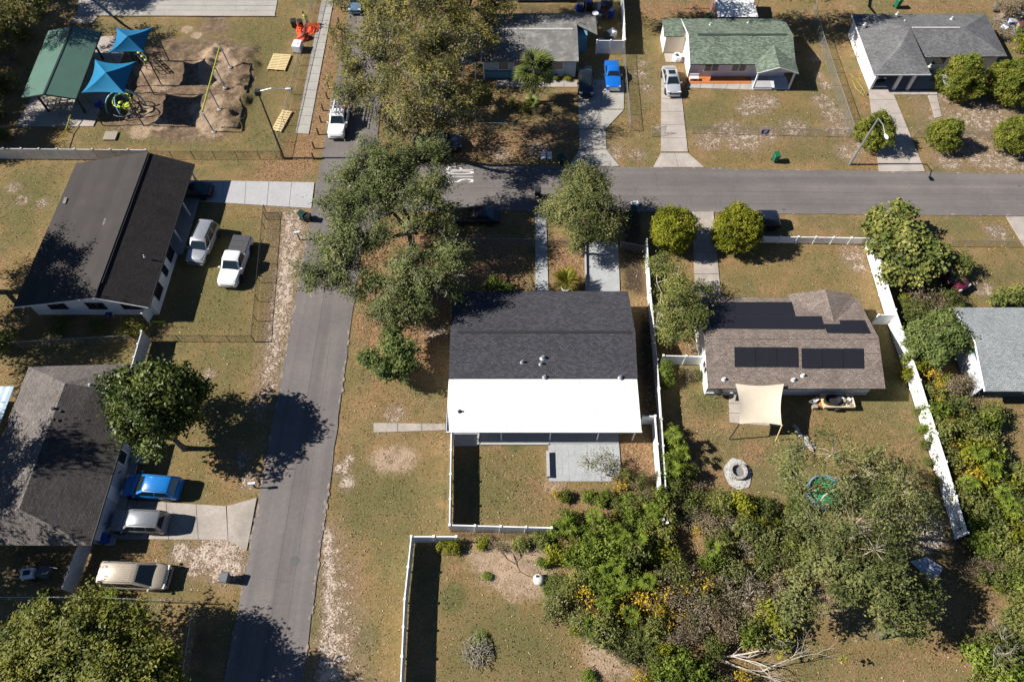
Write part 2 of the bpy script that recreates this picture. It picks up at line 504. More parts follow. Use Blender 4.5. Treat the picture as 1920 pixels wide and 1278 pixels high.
# sandy verges and bare patches
region('sand', [(545,388),(588,400),(572,520),(548,640),(520,740),(488,790),(470,770),(490,640),(515,500)], .62, 1.6)
region('sand', [(530,390),(560,390),(545,520),(520,640),(490,770),(478,770),(500,600),(520,480)], .74, 1.2)
region('sand', [(606,985),(632,975),(650,1060),(672,1170),(690,1290),(575,1290),(588,1200),(600,1090)], .56, 1.8)
region('sand', [(606,990),(624,985),(632,1090),(628,1200),(650,1290),(588,1290),(606,1180),(604,1080)], .86, .8)
for b in ((642,878,.9),(650,905,.9),(655,860,.6),(400,1035,2.2),(425,1060,2.),(375,1052,1.5),(340,1035,1.2),(445,1018,1.2)): blob('sand', b[0], b[1], b[2], .62)
for b in ((1200,140,1.2),(1212,165,1.),(1205,118,.9),(1232,240,.8),(1420,195,2.2),(1400,205,1.6),(1440,190,1.6),(1440,250,1.6),(1370,245,2.2),(1490,240,2.),(1330,262,2.),(1400,262,2.5),(1545,190,1.7),(1562,215,1.8),(1572,240,2.),(1550,160,1.1),(1530,110,1.),(1535,140,.9),(1590,285,1.8),(1610,270,1.3),
          (1850,225,3.5),(1810,225,2.),(1800,265,1.8),(1890,300,3.),(1840,290,3.),(1780,300,2.),(1770,180,1.5),(1860,200,2.), (1600,480,1.6),(1610,500,1.1),(1870,435,1.5),(1845,540,1.2),(1855,600,1.),(820,620,1.3),(860,520,.9),(1330,470,1.),(1345,660,1.2),(1310,650,1.), (740,775,1.2),(25,350,1.),(40,375,.9),(80,380,.9),
          (390,700,.8),(470,900,1.2),(455,860,1.),(1560,740,.8),(1150,285,1.4),(1195,290,1.2),(1010,280,1.6),(940,290,1.4),(1380,270,1.4)): blob('sand', b[0], b[1], b[2]*1.15, val=.47)
region('dirt', [(700,838),(762,832),(790,850),(770,885),(720,890),(690,868)], .85, 1.2)
region('dirt', [(868,1030),(960,1018),(1045,1030),(1040,1080),(1015,1120),(960,1122),(905,1085)], 1., 1.4)
region('dirt', [(1092,1205),(1140,1195),(1200,1225),(1175,1270),(1105,1265)], 1., 1.2)
region('dirt', [(850,1035),(900,1020),(1050,1020),(1050,1070),(1020,1125),(950,1130),(890,1100)], .62, 2.); blob('dirt', 1040, 905, 1.4, .6); blob('dirt', 1560, 1130, 2.2, .5); blob('dirt', 1600, 1165, 2.5, .4)
region('sand', [(606,985),(660,985),(700,1100),(712,1290),(570,1290)], .40, 2.)
region('sand', [(1290,232),(1600,225),(1600,268),(1290,268)], .33, 2.); region('sand', [(1215,110),(1236,110),(1236,200),(1190,200)], .33, 1.5)
region('sand', [(1690,170),(1930,180),(1930,318),(1740,318)], .40, 2.5); region('sand', [(330,1010),(460,1030),(455,1110),(320,1110)], .40, 2.)
region('sand', [(470,340),(590,395),(560,560),(500,790),(455,790),(480,600)], .30, 1.5); region('sand', [(690,780),(840,780),(840,830),(690,850)], .22, 2.)
# play-area earth
region('brown', [(225,165),(262,95),(300,75),(420,70),(480,90),(478,130),(445,240),(415,262),(330,268),(200,240),(185,225)], .95, 2.)
region('brown', [(380,15),(440,15),(440,75),(350,75)], .7, 2.)
region('dirt', [(372,100),(400,82),(440,90),(430,140),(400,165),(370,150)], .95, 1.)
for b in ((385,225,2.),(400,240,2.),(370,205,1.5),(430,120,1.4),(405,190,1.5),(270,130,1.6),(270,210,1.6),(265,245,1.8),(300,235,1.4),(350,55,1.),(368,65,1.),(300,160,1.5)): blob('dirt', *b, val=.75)
# leaf litter, orange-brown
region('litter', [(600,0),(652,0),(640,120),(622,240),(600,320),(570,345),(470,345),(480,300),(540,280),(580,180)], .66, 1.4)
region('litter', [(690,225),(800,225),(860,240),(1080,200),(1085,290),(1060,312),(860,308),(760,300),(700,262)], .60, 2.5)
region('litter', [(640,480),(760,410),(1000,440),(1000,545),(850,600),(842,700),(700,720),(660,690),(655,580)], .68, 2.)
region('litter', [(1025,440),(1100,440),(1100,545),(1030,545)], .85, 1.)
region('litter', [(590,400),(572,480),(545,620),(520,740),(512,740),(540,600),(560,480),(575,400)], .7, .6)
region('litter', [(1160,380),(1215,385),(1240,700),(1240,800),(1195,800),(1190,560),(1160,540)], .55, 1.)
region('litter', [(1160,825),(1225,825),(1235,900),(1155,885)], .9, .8)
region('litter', [(1180,0),(1345,0),(1345,32),(1200,36)], .7, 1.4)
region('litter', [(1690,0),(1920,0),(1920,30),(1880,100),(1850,25),(1690,22)], .62, 1.5)
region('litter', [(880,165),(1080,170),(1080,200),(880,215)], .5, 1.5)
region('litter', [(1240,640),(1320,590),(1320,660),(1250,668)], .8, 1.)
region('litter', [(1020,900),(1240,900),(1440,1000),(1500,1278),(1000,1278),(1080,1150),(1000,1040)], .50, 2.5)
region('litter', [(1690,560),(1800,640),(1850,900),(1920,1080),(1920,1278),(1560,1278),(1700,1180),(1790,1010),(1760,850)], .48, 2.5)
region('litter', [(1440,1190),(1500,1130),(1720,1180),(1640,1278),(1440,1278)], .35, 2.5)
blob('litter', 1615, 470, 2., .6); blob('litter', 1590, 465, 1.6, .6); blob('litter', 1270, 270, 1., .4)
region('litter', [(1600,300),(1640,270),(1660,310),(1600,322)], .6, 1.)
for b in ((850,800,1.2),(830,820,.8),(1330,900,2.),(1420,850,1.6),(1700,780,1.),(1712,830,1.1),(290,1030,1.4),(230,1040,1.6)): blob('litter', *b, val=.5)
region('litter', [(655,700),(842,700),(838,800),(640,800)], .40, 2.); region('litter', [(630,1000),(770,1000),(750,1278),(660,1278)], .30, 3.)
region('litter', [(1240,720),(1320,720),(1480,820),(1480,900),(1250,880)], .36, 2.); region('litter', [(1360,800),(1720,740),(1760,900),(1480,860)], .34, 2.)
region('litter', [(900,840),(1060,880),(1030,985),(960,985)], .42, 1.5); region('litter', [(200,1020),(330,1020),(330,1110),(170,1110)], .40, 1.5)
region('litter', [(1080,180),(1240,40),(1236,310),(1160,312)], .34, 2.)
# dark mulch and bare soil; tree shade over some yards is painted in too
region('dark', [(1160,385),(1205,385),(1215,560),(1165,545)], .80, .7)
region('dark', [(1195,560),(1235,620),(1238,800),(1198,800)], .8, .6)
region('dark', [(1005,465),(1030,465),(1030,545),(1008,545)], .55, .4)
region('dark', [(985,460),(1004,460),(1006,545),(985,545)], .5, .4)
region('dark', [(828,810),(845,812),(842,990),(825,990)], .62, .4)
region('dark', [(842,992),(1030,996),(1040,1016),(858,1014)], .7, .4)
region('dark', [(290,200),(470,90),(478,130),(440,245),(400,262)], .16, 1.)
region('dark', [(0,1010),(160,1015),(130,1120),(0,1120)], .6, 1.2)  # shade of the lower left yard, painted into the soil colour
region('dark', [(0,580),(270,590),(260,640),(0,640)], .4, 1.5)  # painted tree shade between the two left houses
region('dark', [(330,1150),(440,1140),(430,1278),(300,1278)], .55, 2.)  # cast shadow of the corner tree, painted on the verge
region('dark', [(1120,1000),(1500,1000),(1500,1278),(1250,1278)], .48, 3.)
region('dark', [(960,0),(1160,0),(1160,48),(960,40)], .6, 1.5)  # tree shade over the junk yard, painted as darker ground
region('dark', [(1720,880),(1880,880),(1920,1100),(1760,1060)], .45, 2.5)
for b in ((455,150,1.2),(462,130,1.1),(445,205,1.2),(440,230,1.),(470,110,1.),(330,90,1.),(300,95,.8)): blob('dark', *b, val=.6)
# greener grass
region('green', [(622,860),(680,880),(705,930),(690,1010),(650,1000),(622,950)], .62, 1.6)
region('green', [(1290,720),(1350,725),(1372,770),(1340,790),(1295,770)], .85, 1.2)
blob('green', 850, 1120, 1.4, .85); blob('green', 690, 1195, 1.3, .6); blob('green', 965, 832, .9, .8); blob('green', 895, 1185, .9, .8)
blob('green', 915, 1075, .8, .6); blob('green', 1010, 1050, .9, .6); blob('green', 780, 905, .8, .4); blob('green', 700, 700, 1.4, .4)
region('green', [(0,310),(120,310),(70,470),(0,470)], .58, 2.)
region('green', [(300,690),(480,650),(470,760),(320,720)], .40, 2.)
region('green', [(840,1090),(1060,1130),(1080,1278),(830,1278)], .46, 2.)
region('green', [(330,390),(490,390),(470,630),(310,630)], .40, 2.)
region('green', [(410,40),(560,20),(540,280),(440,270)], .40, 2.)
region('green', [(40,200),(110,60),(150,40),(60,210)], .52, 1.5)
region('green', [(1170,180),(1235,180),(1235,240),(1170,240)], .45, 1.5)
region('green', [(1440,265),(1600,270),(1590,312),(1440,310)], .50, 1.5)
region('green', [(1330,285),(1480,270),(1480,310),(1320,310)], .42, 1.5)
region('green', [(1520,740),(1690,740),(1740,880),(1600,860)], .30, 2.)
region('green', [(1360,470),(1620,470),(1650,580),(1380,560)], .28, 2.)
region('green', [(1500,1190),(1700,1200),(1700,1278),(1500,1278)], .45, 2.)
region('green', [(900,840),(1020,840),(1020,985),(860,985)], .42, 1.5)
region('green', [(150,1120),(320,1120),(300,1180),(230,1200)], .55, 1.5)
region('green', [(1640,640),(1695,700),(1720,760),(1660,740)], .4, 1.)
region('green', [(830,1110),(1080,1150),(1100,1290),(820,1290)], .62, 3.); region('green', [(620,840),(840,840),(835,1000),(620,1000)], .50, 3.)
region('green', [(1170,50),(1240,50),(1236,240),(1180,250)], .42, 2.); region('green', [(1300,180),(1600,180),(1580,240),(1310,240)], .48, 3.)
region('green', [(300,400),(500,400),(480,640),(300,640)], .58, 2.5); region('green', [(310,640),(490,645),(470,920),(300,760)], .50, 3.)
region('green', [(1480,740),(1720,740),(1760,900),(1600,860)], .40, 3.); region('green', [(1790,470),(1930,470),(1930,560),(1800,560)], .46, 2.)
region('green', [(400,30),(560,20),(520,280),(440,280)], .55, 2.5); region('green', [(170,225),(520,265),(515,285),(160,285)], .5, 2.)
region('green', [(855,835),(1025,835),(1025,985),(855,985)], .52, 2.); region('green', [(1480,1180),(1760,1190),(1760,1290),(1480,1290)], .5, 3.)
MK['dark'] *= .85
# relief: gentle unevenness, spoil heaps in the play area
ZZ = np.full(XX.shape, -.05)
r1 = rng.random((64, 64))
def vnoise(scale):
    u, v = XX/scale, YY/scale
    i, j = np.floor(u).astype(int), np.floor(v).astype(int)
    fu, fv = u-i, v-j
    fu, fv = fu*fu*(3-2*fu), fv*fv*(3-2*fv)
    g = lambda a, b: r1[a % 64, b % 64]
    return (g(i, j)*(1-fu)+g(i+1, j)*fu)*(1-fv) + (g(i, j+1)*(1-fu)+g(i+1, j+1)*fu)*fv
ZZ += (vnoise(3.1)-.5)*.03 + (vnoise(.9)-.5)*.03
ZZ += np.clip(MK['brown'], 0, 1) * ((vnoise(1.4)-.5)*.22 + (vnoise(.7)-.5)*.24 + (rng.random(XX.shape)-.5)*.10) * .7
def heap(px, py, r, h, ry=None):
    global ZZ
    c = P2(px, py)
    d2 = ((XX-c[0])/r)**2 + ((YY-c[1])/(ry or r))**2
    ZZ = ZZ + h*.62*np.exp(-d2*1.6) * (1 + 1.3*(vnoise(.7)-.5) + .5*(rng.random(XX.shape)-.5))
for a in ((400,120,1.7,.9),(392,145,1.2,.7),(432,100,1.,.5),(462,118,1.2,.9),(468,140,1.,.7),(458,165,1.1,.9),(446,200,1.3,.9),(436,228,1.2,.8),(455,98,.8,.8),(475,125,.8,1.),(452,150,.8,.9),(462,185,.9,1.),(430,215,.8,.8),(400,100,.9,.8),(470,95,1.,.6),(395,240,1.4,.4),(290,240,1.5,.35),(265,215,1.,.3),(318,88,1.1,.4),(985,1050,2.2,.35),(1150,1235,2.,.25),(735,862,2.,.14)): heap(*a)
me = bpy.data.meshes.new('ground')
ny, nx = XX.shape
idx = np.arange(nx*ny).reshape(ny, nx)
quads = np.stack([idx[:-1,:-1], idx[:-1,1:], idx[1:,1:], idx[1:,:-1]], -1).reshape(-1, 4)
me.vertices.add(nx*ny)
me.vertices.foreach_set('co', np.stack([XX, YY, ZZ], -1).astype('f4').ravel())
me.loops.add(quads.size)
me.loops.foreach_set('vertex_index', quads.astype('i4').ravel())
me.polygons.add(len(quads))
me.polygons.foreach_set('loop_start', np.arange(0, quads.size, 4, dtype='i4'))
me.polygons.foreach_set('use_smooth', np.ones(len(quads), bool))
me.update()
for nm in MK:
    at = me.attributes.new('g_' + nm, 'FLOAT', 'POINT')
    at.data.foreach_set('value', MK[nm].astype('f4').ravel())
def mat_ground():
    k = N('yard_ground')
    n0, n1, n2, n3, n4 = k.noise(.07, 3, .5), k.noise(.4, 5, .6), k.noise(1.6, 6, .7), k.noise(7, 4, .7), k.noise(26, 3, .7)
    n5 = k.noise(.9, 4, .6)
    grass = k.ramp(n1, [(.28, (0.198, 0.136, 0.0585)), (.5, (0.258, 0.1751, 0.0791)), (.72, (0.3216, 0.2142, 0.1101))])
    grass = k.mix(k.ramp(n0, [(.40, (0,0,0)), (.62, (.6,.6,.6))]), grass, (0.2136, 0.1566, 0.0585))
    grass = k.mix(k.ramp(n5, [(.54, (0,0,0)), (.70, (.65,.65,.65))]), grass, (0.342, 0.2112, 0.1118))
    grass = k.mix(k.ramp(k.noise(.16, 5, .65, stretch=(1, 1.3, 1)), [(.45, (0,0,0)), (.60, (.85,.85,.85))]), grass, k.ramp(n2, [(.3, (.130, .118, .046)), (.7, (.195, .170, .074))]))
    grass = k.mix(k.ramp(k.noise(.30, 6, .7, stretch=(1.2, 1, 1)), [(.53, (0,0,0)), (.66, (.75,.75,.75))]), grass, k.ramp(n3, [(.3, (0.24, 0.1318, 0.0645)), (.7, (0.408, 0.242, 0.129))]))
    def attr(nm): return k.n('ShaderNodeAttribute', attribute_name='g_' + nm).outputs['Fac']
    def fac(nm, a=1.3, b=1.0, sharp=3., lo=.85):
        e = k.math('MULTIPLY_ADD', attr(nm), 1.7, -lo)
        e = k.math('ADD', e, k.math('MULTIPLY', k.math('SUBTRACT', n2, .5), a))
        e = k.math('ADD', e, k.math('MULTIPLY', k.math('SUBTRACT', n3, .5), b))
        return k.math('MULTIPLY_ADD', e, sharp, .5, clamp=True)
    col = grass
    col = k.mix(fac('green', 1.4, .9, 1.3, .76), col, k.ramp(n2, [(.3, (.110, .104, .038)), (.7, (.180, .160, .066))]))
    col = k.mix(fac('litter', 1.4, 1.0, 1.6), col, k.ramp(n3, [(.25, (.13, .072, .036)), (.5, (.285, .165, .085)), (.75, (.44, .285, .165))]))
    col = k.mix(fac('brown', 1.0, .8, 2.), col, k.ramp(n2, [(.28, (.085, .056, .036)), (.52, (.205, .142, .092)), (.75, (.34, .245, .16))]))
    col = k.mix(fac('dirt', .9, .7, 2.), col, k.ramp(n2, [(.25, (.27, .185, .115)), (.55, (.41, .295, .20)), (.8, (.51, .385, .27))]))
    col = k.mix(fac('sand', .9, .5, 1.6, .62), col, k.ramp(n3, [(.3, (.20, .140, .098)), (.7, (.30, .220, .158))]))
    col = k.mix(fac('sand', 2.2, 1.9, 3., .98), col, k.ramp(n3, [(.3, (.46, .355, .275)), (.7, (.60, .49, .39))]))
    col = k.mix(fac('dark', .9, .9, 2.), col, k.ramp(n3, [(.3, (.040, .029, .020)), (.7, (.105, .075, .050))]))  # mulch, dark soil and the painted-in shade
    col = k.mix(1.0, col, k.ramp(n3, [(.28, (.74,)*3), (.72, (1.22,)*3)]), 'MULTIPLY')
    col = k.mix(1.0, col, k.ramp(n4, [(.28, (.74,)*3), (.72, (1.24,)*3)]), 'MULTIPLY')
    # scattered pale fallen leaves
    vo = k.n('ShaderNodeTexVoronoi')
    vo.inputs['Scale'].default_value = 1.6
    k.l(k.pos(), vo.inputs['Vector'])
    col = k.mix(k.math('LESS_THAN', vo.outputs['Distance'], .075), col, (.42, .33, .22))
    k.base(col); k.set(.95, 0, .1)
    k.bump(k.math('ADD', k.math('MULTIPLY', n3, 1.), k.math('MULTIPLY', n4, .6)), .9, .10)
    return k.m
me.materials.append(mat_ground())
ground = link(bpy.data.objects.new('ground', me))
ground['kind'] = 'structure'

# ---------------------------------------------------------------- roads
RX0, RX1 = -20.75, -15.05           # side street runs along Y
def r2top(x): return 54.62 - .0237*(x-2)
def r2bot(x): return 48.18 - .0142*(x-2)
def arc(cx, cy, r, a0, a1, n=10):
    return [(cx + r*math.cos(R(a0+(a1-a0)*i/n)), cy + r*math.sin(R(a0+(a1-a0)*i/n))) for i in range(n+1)]
road = struct('road')
wob = random.Random(3)
def xl(y): return RX0 + .35*(48-y)/80 if y < 48 else RX0 - .2*(y-48)/40
def xr(y): return RX1 + .15*(43-y)/60 if y < 43 else RX1 - .25*max(0, y-60)/40
rb2 = B()
MI = [0]
def ribbon(pa, pb):
    for i in range(len(pa)-1):
        rb2.add([(*pa[i], .012), (*pb[i], .012), (*pb[i+1], .012), (*pa[i+1], .012)], [(0, 1, 2, 3)], MI[0])
        for e in (pa, pb):
            rb2.add([(*e[i], .012), (*e[i+1], .012), (*e[i+1], -.12), (*e[i], -.12)], [(0, 1, 2, 3)])
ysr = np.arange(-40, 131, 1.)
ribbon([(xl(y)+wob.uniform(-.06, .06), y) for y in ysr], [(xr(y)+(wob.uniform(-.06, .06) if not 43 < y < 60 else 0), y) for y in ysr])
MI = [1]
xsr = np.arange(-15.05, 140, 1.)
def kb(x): return r2bot(x) if x > -10 else 48.30
def kt(x): return r2top(x) if x > -10 else 54.90
ribbon([(x, kb(x)+(wob.uniform(-.07, .07) if x > -9 else 0)) for x in xsr], [(x, kt(x)+(wob.uniform(-.07, .07) if x > -9 else 0)) for x in xsr])
for ap, cor in ((arc(RX1+4.7, 43.6, 4.7, 180, 90, 14), (RX1, 48.30)), (arc(RX1+4.9, 59.8, 4.9, 270, 180, 14), (RX1, 54.90))):
    for i in range(14):
        rb2.add([(*cor, .012), (*ap[i], .012), (*ap[i+1], .012)], [(0, 1, 2)])
        rb2.add([(*ap[i], .012), (*ap[i+1], .012), (*ap[i+1], -.12), (*ap[i], -.12)], [(0, 1, 2, 3)])
rb2.build('asphalt_surface', [ASPH, ASPH_X], road)
SEAM = simple('tar_seam', (.085, .08, .076), .7, .2, 8)
def seam(pts, w_=.035, z=.017, name='tar_seam', m_=None):
    b = B()
    for i in range(len(pts)-1):
        a, c = Vector((*pts[i], 0)), Vector((*pts[i+1], 0))
        n = (c-a).cross(Vector((0, 0, 1))).normalized()*w_/2
        b.add([(a.x-n.x, a.y-n.y, z), (a.x+n.x, a.y+n.y, z), (c.x+n.x, c.y+n.y, z), (c.x-n.x, c.y-n.y, z)], [(0, 1, 2, 3)])
    return b.build(name, m_ or SEAM, road)
def wig(x0, y0, x1, y1, amp=.06, n=40):
    return [(x0+(x1-x0)*i/n + wob.uniform(-amp, amp), y0+(y1-y0)*i/n) for i in range(n+1)]
seam(wig(-17.9, -10, -18.05, 46, .03))
seam(wig(-16.6, -10, -16.75, 33, .035), .025)
seam([(x, 51.3 - .018*x + wob.uniform(-.03, .03)) for x in np.linspace(-4, 75, 50)], .03)
seam([(x, 50.2 - .018*x + wob.uniform(-.03, .03)) for x in np.linspace(20, 75, 30)], .02)
# sand washed over the asphalt edges
SANDM = simple('washed_sand', (.25, .205, .165), .95, .2, 4)
es = B()
def dab(x, y, r):
    n = 9; ph = wob.uniform(0, 6)
    es.add([(x+r*(1+.35*math.sin(2*a+ph)+wob.uniform(-.15, .15))*math.cos(a)*.6, y+r*(1+.3*math.cos(3*a+ph))*math.sin(a)*1.5, .0145+wob.random()*.002) for a in np.linspace(0, 2*math.pi, n, False)], [tuple(range(n))])
for y in np.arange(3, 46, .35):
    if wob.random() < .45: dab(xl(y)+wob.uniform(-.05, .22)**1, y, wob.uniform(.06, .22))
    if wob.random() < .38: dab(xr(y)-wob.uniform(-.05, .2), y, wob.uniform(.06, .20))
es2 = es; es = B()
for x in np.arange(-8, 75, .35):
    for yy in (r2bot(x)+wob.uniform(-.05, .18), r2top(x)-wob.uniform(-.05, .18)):
        if wob.random() < .22:
            n0_ = len(es.v); dab(0, 0, wob.uniform(.05, .16)); es.v[n0_:] = [(x+v[1], yy+v[0], v[2]) for v in es.v[n0_:]]
for e_ in (es2, es): e_.build('edge_sand', SANDM, road)['kind'] = 'stuff'
# fine transverse cracks
for k_ in range(9):
    y = wob.uniform(3, 42); x = RX0+.3+wob.uniform(0, 1.5); pts_ = [(x, y)]
    for _ in range(wob.randrange(5, 12)): x += wob.uniform(.2, .45); y += wob.uniform(-.18, .18); pts_.append((min(x, RX1-.2), y))
    seam(pts_, .02, .0175, 'crack')
for k_ in range(8):
    x = wob.uniform(12, 56); y = r2bot(x)+wob.uniform(.3, 2.5); pts_ = [(x, y)]
    for _ in range(wob.randrange(5, 11)): y += wob.uniform(.2, .45); x += wob.uniform(-.2, .2); pts_.append((x, min(y, r2top(x)-.2)))
    seam(pts_, .02, .0175, 'crack')
# oil spots, and the street lamp head's shadow painted as one more spot
PATCH = simple('asphalt_dark_spot', (.105, .10, .097), .9, .2, 3)
for px, py, r in ((553,1051,.38),(1743,334,.2),(1470,393,.22),(1911,349,.14)):
    c = P2(px, py)
    b = B(); b.add([(c[0]+r*math.cos(a)*(1+.15*math.sin(3*a)), c[1]+r*math.sin(a), .016) for a in np.linspace(0, 2*math.pi, 14, False)], [tuple(range(14))])
    b.build('oil_and_shadow_spot', PATCH, road)
# painted word on the lane, read by a driver heading -X
def strokes(ch):
    # unit letter: u across (0..1), v up (0..1)
    if ch == 'S':
        return [[(1,.86),(.8,.97),(.5,1),(.2,.97),(0,.84),(0,.68),(.2,.57),(.5,.51),(.8,.45),(1,.32),(1,.16),(.8,.03),(.5,0),(.2,.03),(0,.14)]]
    if ch == 'T': return [[(0,1),(1,1)], [(.5,1),(.5,0)]]
    if ch == 'O': return [[(.5+.5*math.cos(a), .5+.5*math.sin(a)) for a in np.linspace(0, 2*math.pi, 25)]]
    if ch == 'P': return [[(0,0),(0,1),(.55,1),(.85,.95),(1,.82),(1,.66),(.85,.54),(.55,.48),(0,.48)]]
mk = struct('road_marking')
X_top, X_bot = -6.95, -4.20
for i, ch in enumerate('STOP'):
    y0 = 52.15 + i*.60
    b = B()
    for st in strokes(ch):
        pts = [(X_bot + (X_top-X_bot)*v, y0 + .42*u) for u, v in st]
        for j in range(len(pts)-1):
            a, c = Vector((*pts[j], 0)), Vector((*pts[j+1], 0))
            d = (c-a).normalized()
            # strokes along the lane are thin, strokes across it thick (stretched lettering)
            wd = .085*abs(d.x) + .24*abs(d.y)
            n = d.cross(Vector((0,0,1)))*wd/2
            e = d*.03
            b.add([(p.x, p.y, .018+j*.00012) for p in (a-n-e, a+n-e, c+n+e, c-n+e)], [(0,1,2,3)])
    b.build('letter', MARK, mk)

# ---------------------------------------------------------------- paved surfaces, each slab its own piece
def slabs(name, corners, n, m_, mat, z=.03, gap=.04, piece='slab'):
    """corners: a b c d (a-b one side, d-c the other), n slabs from ab.. along a->d, m_ across"""
    s = struct(name)
    a, b, c, d = [Vector((*q, 0)) for q in corners]
    L1, L2 = ((d-a).length + (c-b).length)/2, ((b-a).length + (c-d).length)/2
    gu, gv = gap/2/L1*n, gap/2/L2*m_
    for i in range(n):
        for j in range(m_):
            q = []
            for u, v in ((i+gu, j+gv), (i+1-gu, j+gv), (i+1-gu, j+1-gv), (i+gu, j+1-gv)):
                u, v = u/n, v/m_
                p = (a.lerp(d, u)).lerp(b.lerp(c, u), v)
                q.append((p.x, p.y))
            B().prism(q, -.1, z + wob.uniform(-.006, .006)).build(piece, mat, s)
    return s
def Q(*pp): return [P2(*p) for p in pp]
slabs('sidewalk', Q((603,0),(626,0),(579,252),(554,250)), 17, 1, CONC_WALK)
slabs('driveway', Q((376,378),(376,338),(590,342),(584,391)), 5, 1, CONC_NEW)
slabs('driveway', Q((1240,140),(1274,140),(1290,285),(1239,285)), 6, 1, CONC)
slabs('driveway_apron', Q((1239,287),(1290,287),(1321,314),(1224,314)), 1, 2, CONC)
slabs('driveway', Q((1084,150),(1170,150),(1170,205),(1084,205)), 2, 2, CONC_WALK)
slabs('driveway', Q((1084,206),(1170,206),(1136,242),(1086,242)), 1, 2, CONC_WALK)
slabs('driveway', Q((1086,243),(1136,243),(1137,280),(1086,280)), 2, 1, CONC_WALK)
slabs('driveway_apron', Q((1086,281),(1137,281),(1162,312),(1066,312)), 1, 2, CONC_WALK)
slabs('driveway', Q((1628,163),(1670,163),(1735,322),(1648,322)), 6, 1, CONC)
slabs('walkway', Q((1672,170),(1758,170),(1757,178),(1672,178)), 1, 5, CONC)
slabs('walkway', Q((1740,179),(1757,179),(1766,219),(1753,222)), 3, 1, CONC)
slabs('walkway', Q((1291,151),(1440,156),(1433,170),(1288,165)), 1, 6, CONC)
slabs('walkway', Q((930,150),(1083,152),(1083,164),(930,163)), 1, 6, CONC)
slabs('driveway', Q((200,934),(205,1010),(428,1012),(424,948)), 4, 1, CONC_OLD)
slabs('driveway_apron', Q((428,1013),(425,948),(482,932),(463,1032)), 1, 1, CONC_OLD)
slabs('walkway', Q((1003,398),(1024,398),(1029,556),(1004,556)), 6, 1, CONC_GREY, .04)
slabs('driveway', Q((1099,448),(1159,452),(1163,556),(1101,556)), 1, 1, CONC_GREY, .05)
slabs('driveway', Q((1296,397),(1338,397),(1352,556),(1304,556)), 4, 1, CONC_OLD)
slabs('driveway', Q((1886,406),(1960,406),(1990,470),(1925,470)), 1, 1, CONC)
slabs('walkway', Q((700,792),(700,811),(836,806),(836,794)), 3, 1, CONC_OLD, .02)
slabs('shelter_floor', [(-56., 60.6), (-47.2, 60.6), (-47.4, 76.5), (-55.6, 76.5)], 4, 2, CONC, .03)
slabs('walkway', Q((135,44),(172,44),(185,30),(140,30)), 1, 1, CONC, .03)
slabs('parking_lot', Q((148,-8),(145,28),(515,30),(522,-8)), 1, 4, CONC_WALK, .01)
B().bar((*P2(140,30), .03), (*P2(516,31), .03), .15, .16).build('kerb', CONC, struct('parking_kerb'))
# ---------------------------------------------------------------- houses
def wall_gx(b, x0, x1, y0, y1, yr, h0, h1, hr):
    """body with ridge along X: eave height h0 at y0, h1 at y1, ridge hr at yr"""
    pr = [(y0, 0), (y1, 0), (y1, h1), (yr, hr), (y0, h0)]
    vs = [(x0, y, z) for y, z in pr] + [(x1, y, z) for y, z in pr]
    b.add(vs, [(0,1,2,3,4)[::-1], (5,6,7,8,9)] + [(i, (i+1) % 5, 5+(i+1) % 5, 5+i) for i in range(5)])
    return b
def wall_gy(b, x0, x1, y0, y1, xr, h0, h1, hr):
    pr = [(x0, 0), (x1, 0), (x1, h1), (xr, hr), (x0, h0)]
    vs = [(x, y0, z) for x, z in pr] + [(x, y1, z) for x, z in pr]
    b.add(vs, [(0,1,2,3,4), (5,6,7,8,9)[::-1]] + [(5+i, 5+(i+1) % 5, (i+1) % 5, i) for i in range(5)])
    return b
def window(parent, c, wd, ht, face, frame=TRIM_W, pane=GLASS, fw=.07, mull=1, proud=.03):
    """c: centre on the wall; face: 'y-' 'y+' 'x+' 'x-' is the outward direction"""
    sx = {'x+': 1, 'x-': -1}.get(face, 0); sy = {'y+': 1, 'y-': -1}.get(face, 0)
    def bx(b, a0, a1, z0, z1, d0, d1):
        if sx: b.box(*sorted((c[0]+sx*d0, c[0]+sx*d1)), c[1]+a0, c[1]+a1, c[2]+z0, c[2]+z1)
        else: b.box(c[0]+a0, c[0]+a1, *sorted((c[1]+sy*d0, c[1]+sy*d1)), c[2]+z0, c[2]+z1)
    f = B()
    bx(f, -wd/2, wd/2, ht/2-fw, ht/2, -.02, proud); bx(f, -wd/2, wd/2, -ht/2, -ht/2+fw, -.02, proud+.03)
    bx(f, -wd/2, -wd/2+fw, -ht/2+fw, ht/2-fw, -.02, proud); bx(f, wd/2-fw, wd/2, -ht/2+fw, ht/2-fw, -.02, proud)
    for i in range(mull):
        x = -wd/2 + wd*(i+1)/(mull+1)
        bx(f, x-fw*.35, x+fw*.35, -ht/2+fw, ht/2-fw, -.02, proud-.004)
    fo = f.build('window', frame, parent)
    n = mull + 1
    for i in range(n):
        p = B()
        bx(p, -wd/2 + wd*i/n + fw*.7, -wd/2 + wd*(i+1)/n - fw*.7, -ht/2+fw, ht/2-fw, -.015, proud*.35)
        p.build('pane', pane, fo)
    return fo
def pipe_vent(parent, p, h=.35, r=.07, mat=GALV):
    b = B().tube([(p[0], p[1], p[2]-.1), (p[0], p[1], p[2]+h)], r, 8)
    b.lathe([(r*2.3, -.02), (r*1.2, .08)], 10, p)
    return b.build('vent_pipe', mat, parent)
def box_vent(parent, p, s=.4, mat=GALV):
    return B().cbox((p[0], p[1], p[2]-.05), s, s, .22).build('roof_vent', mat, parent)
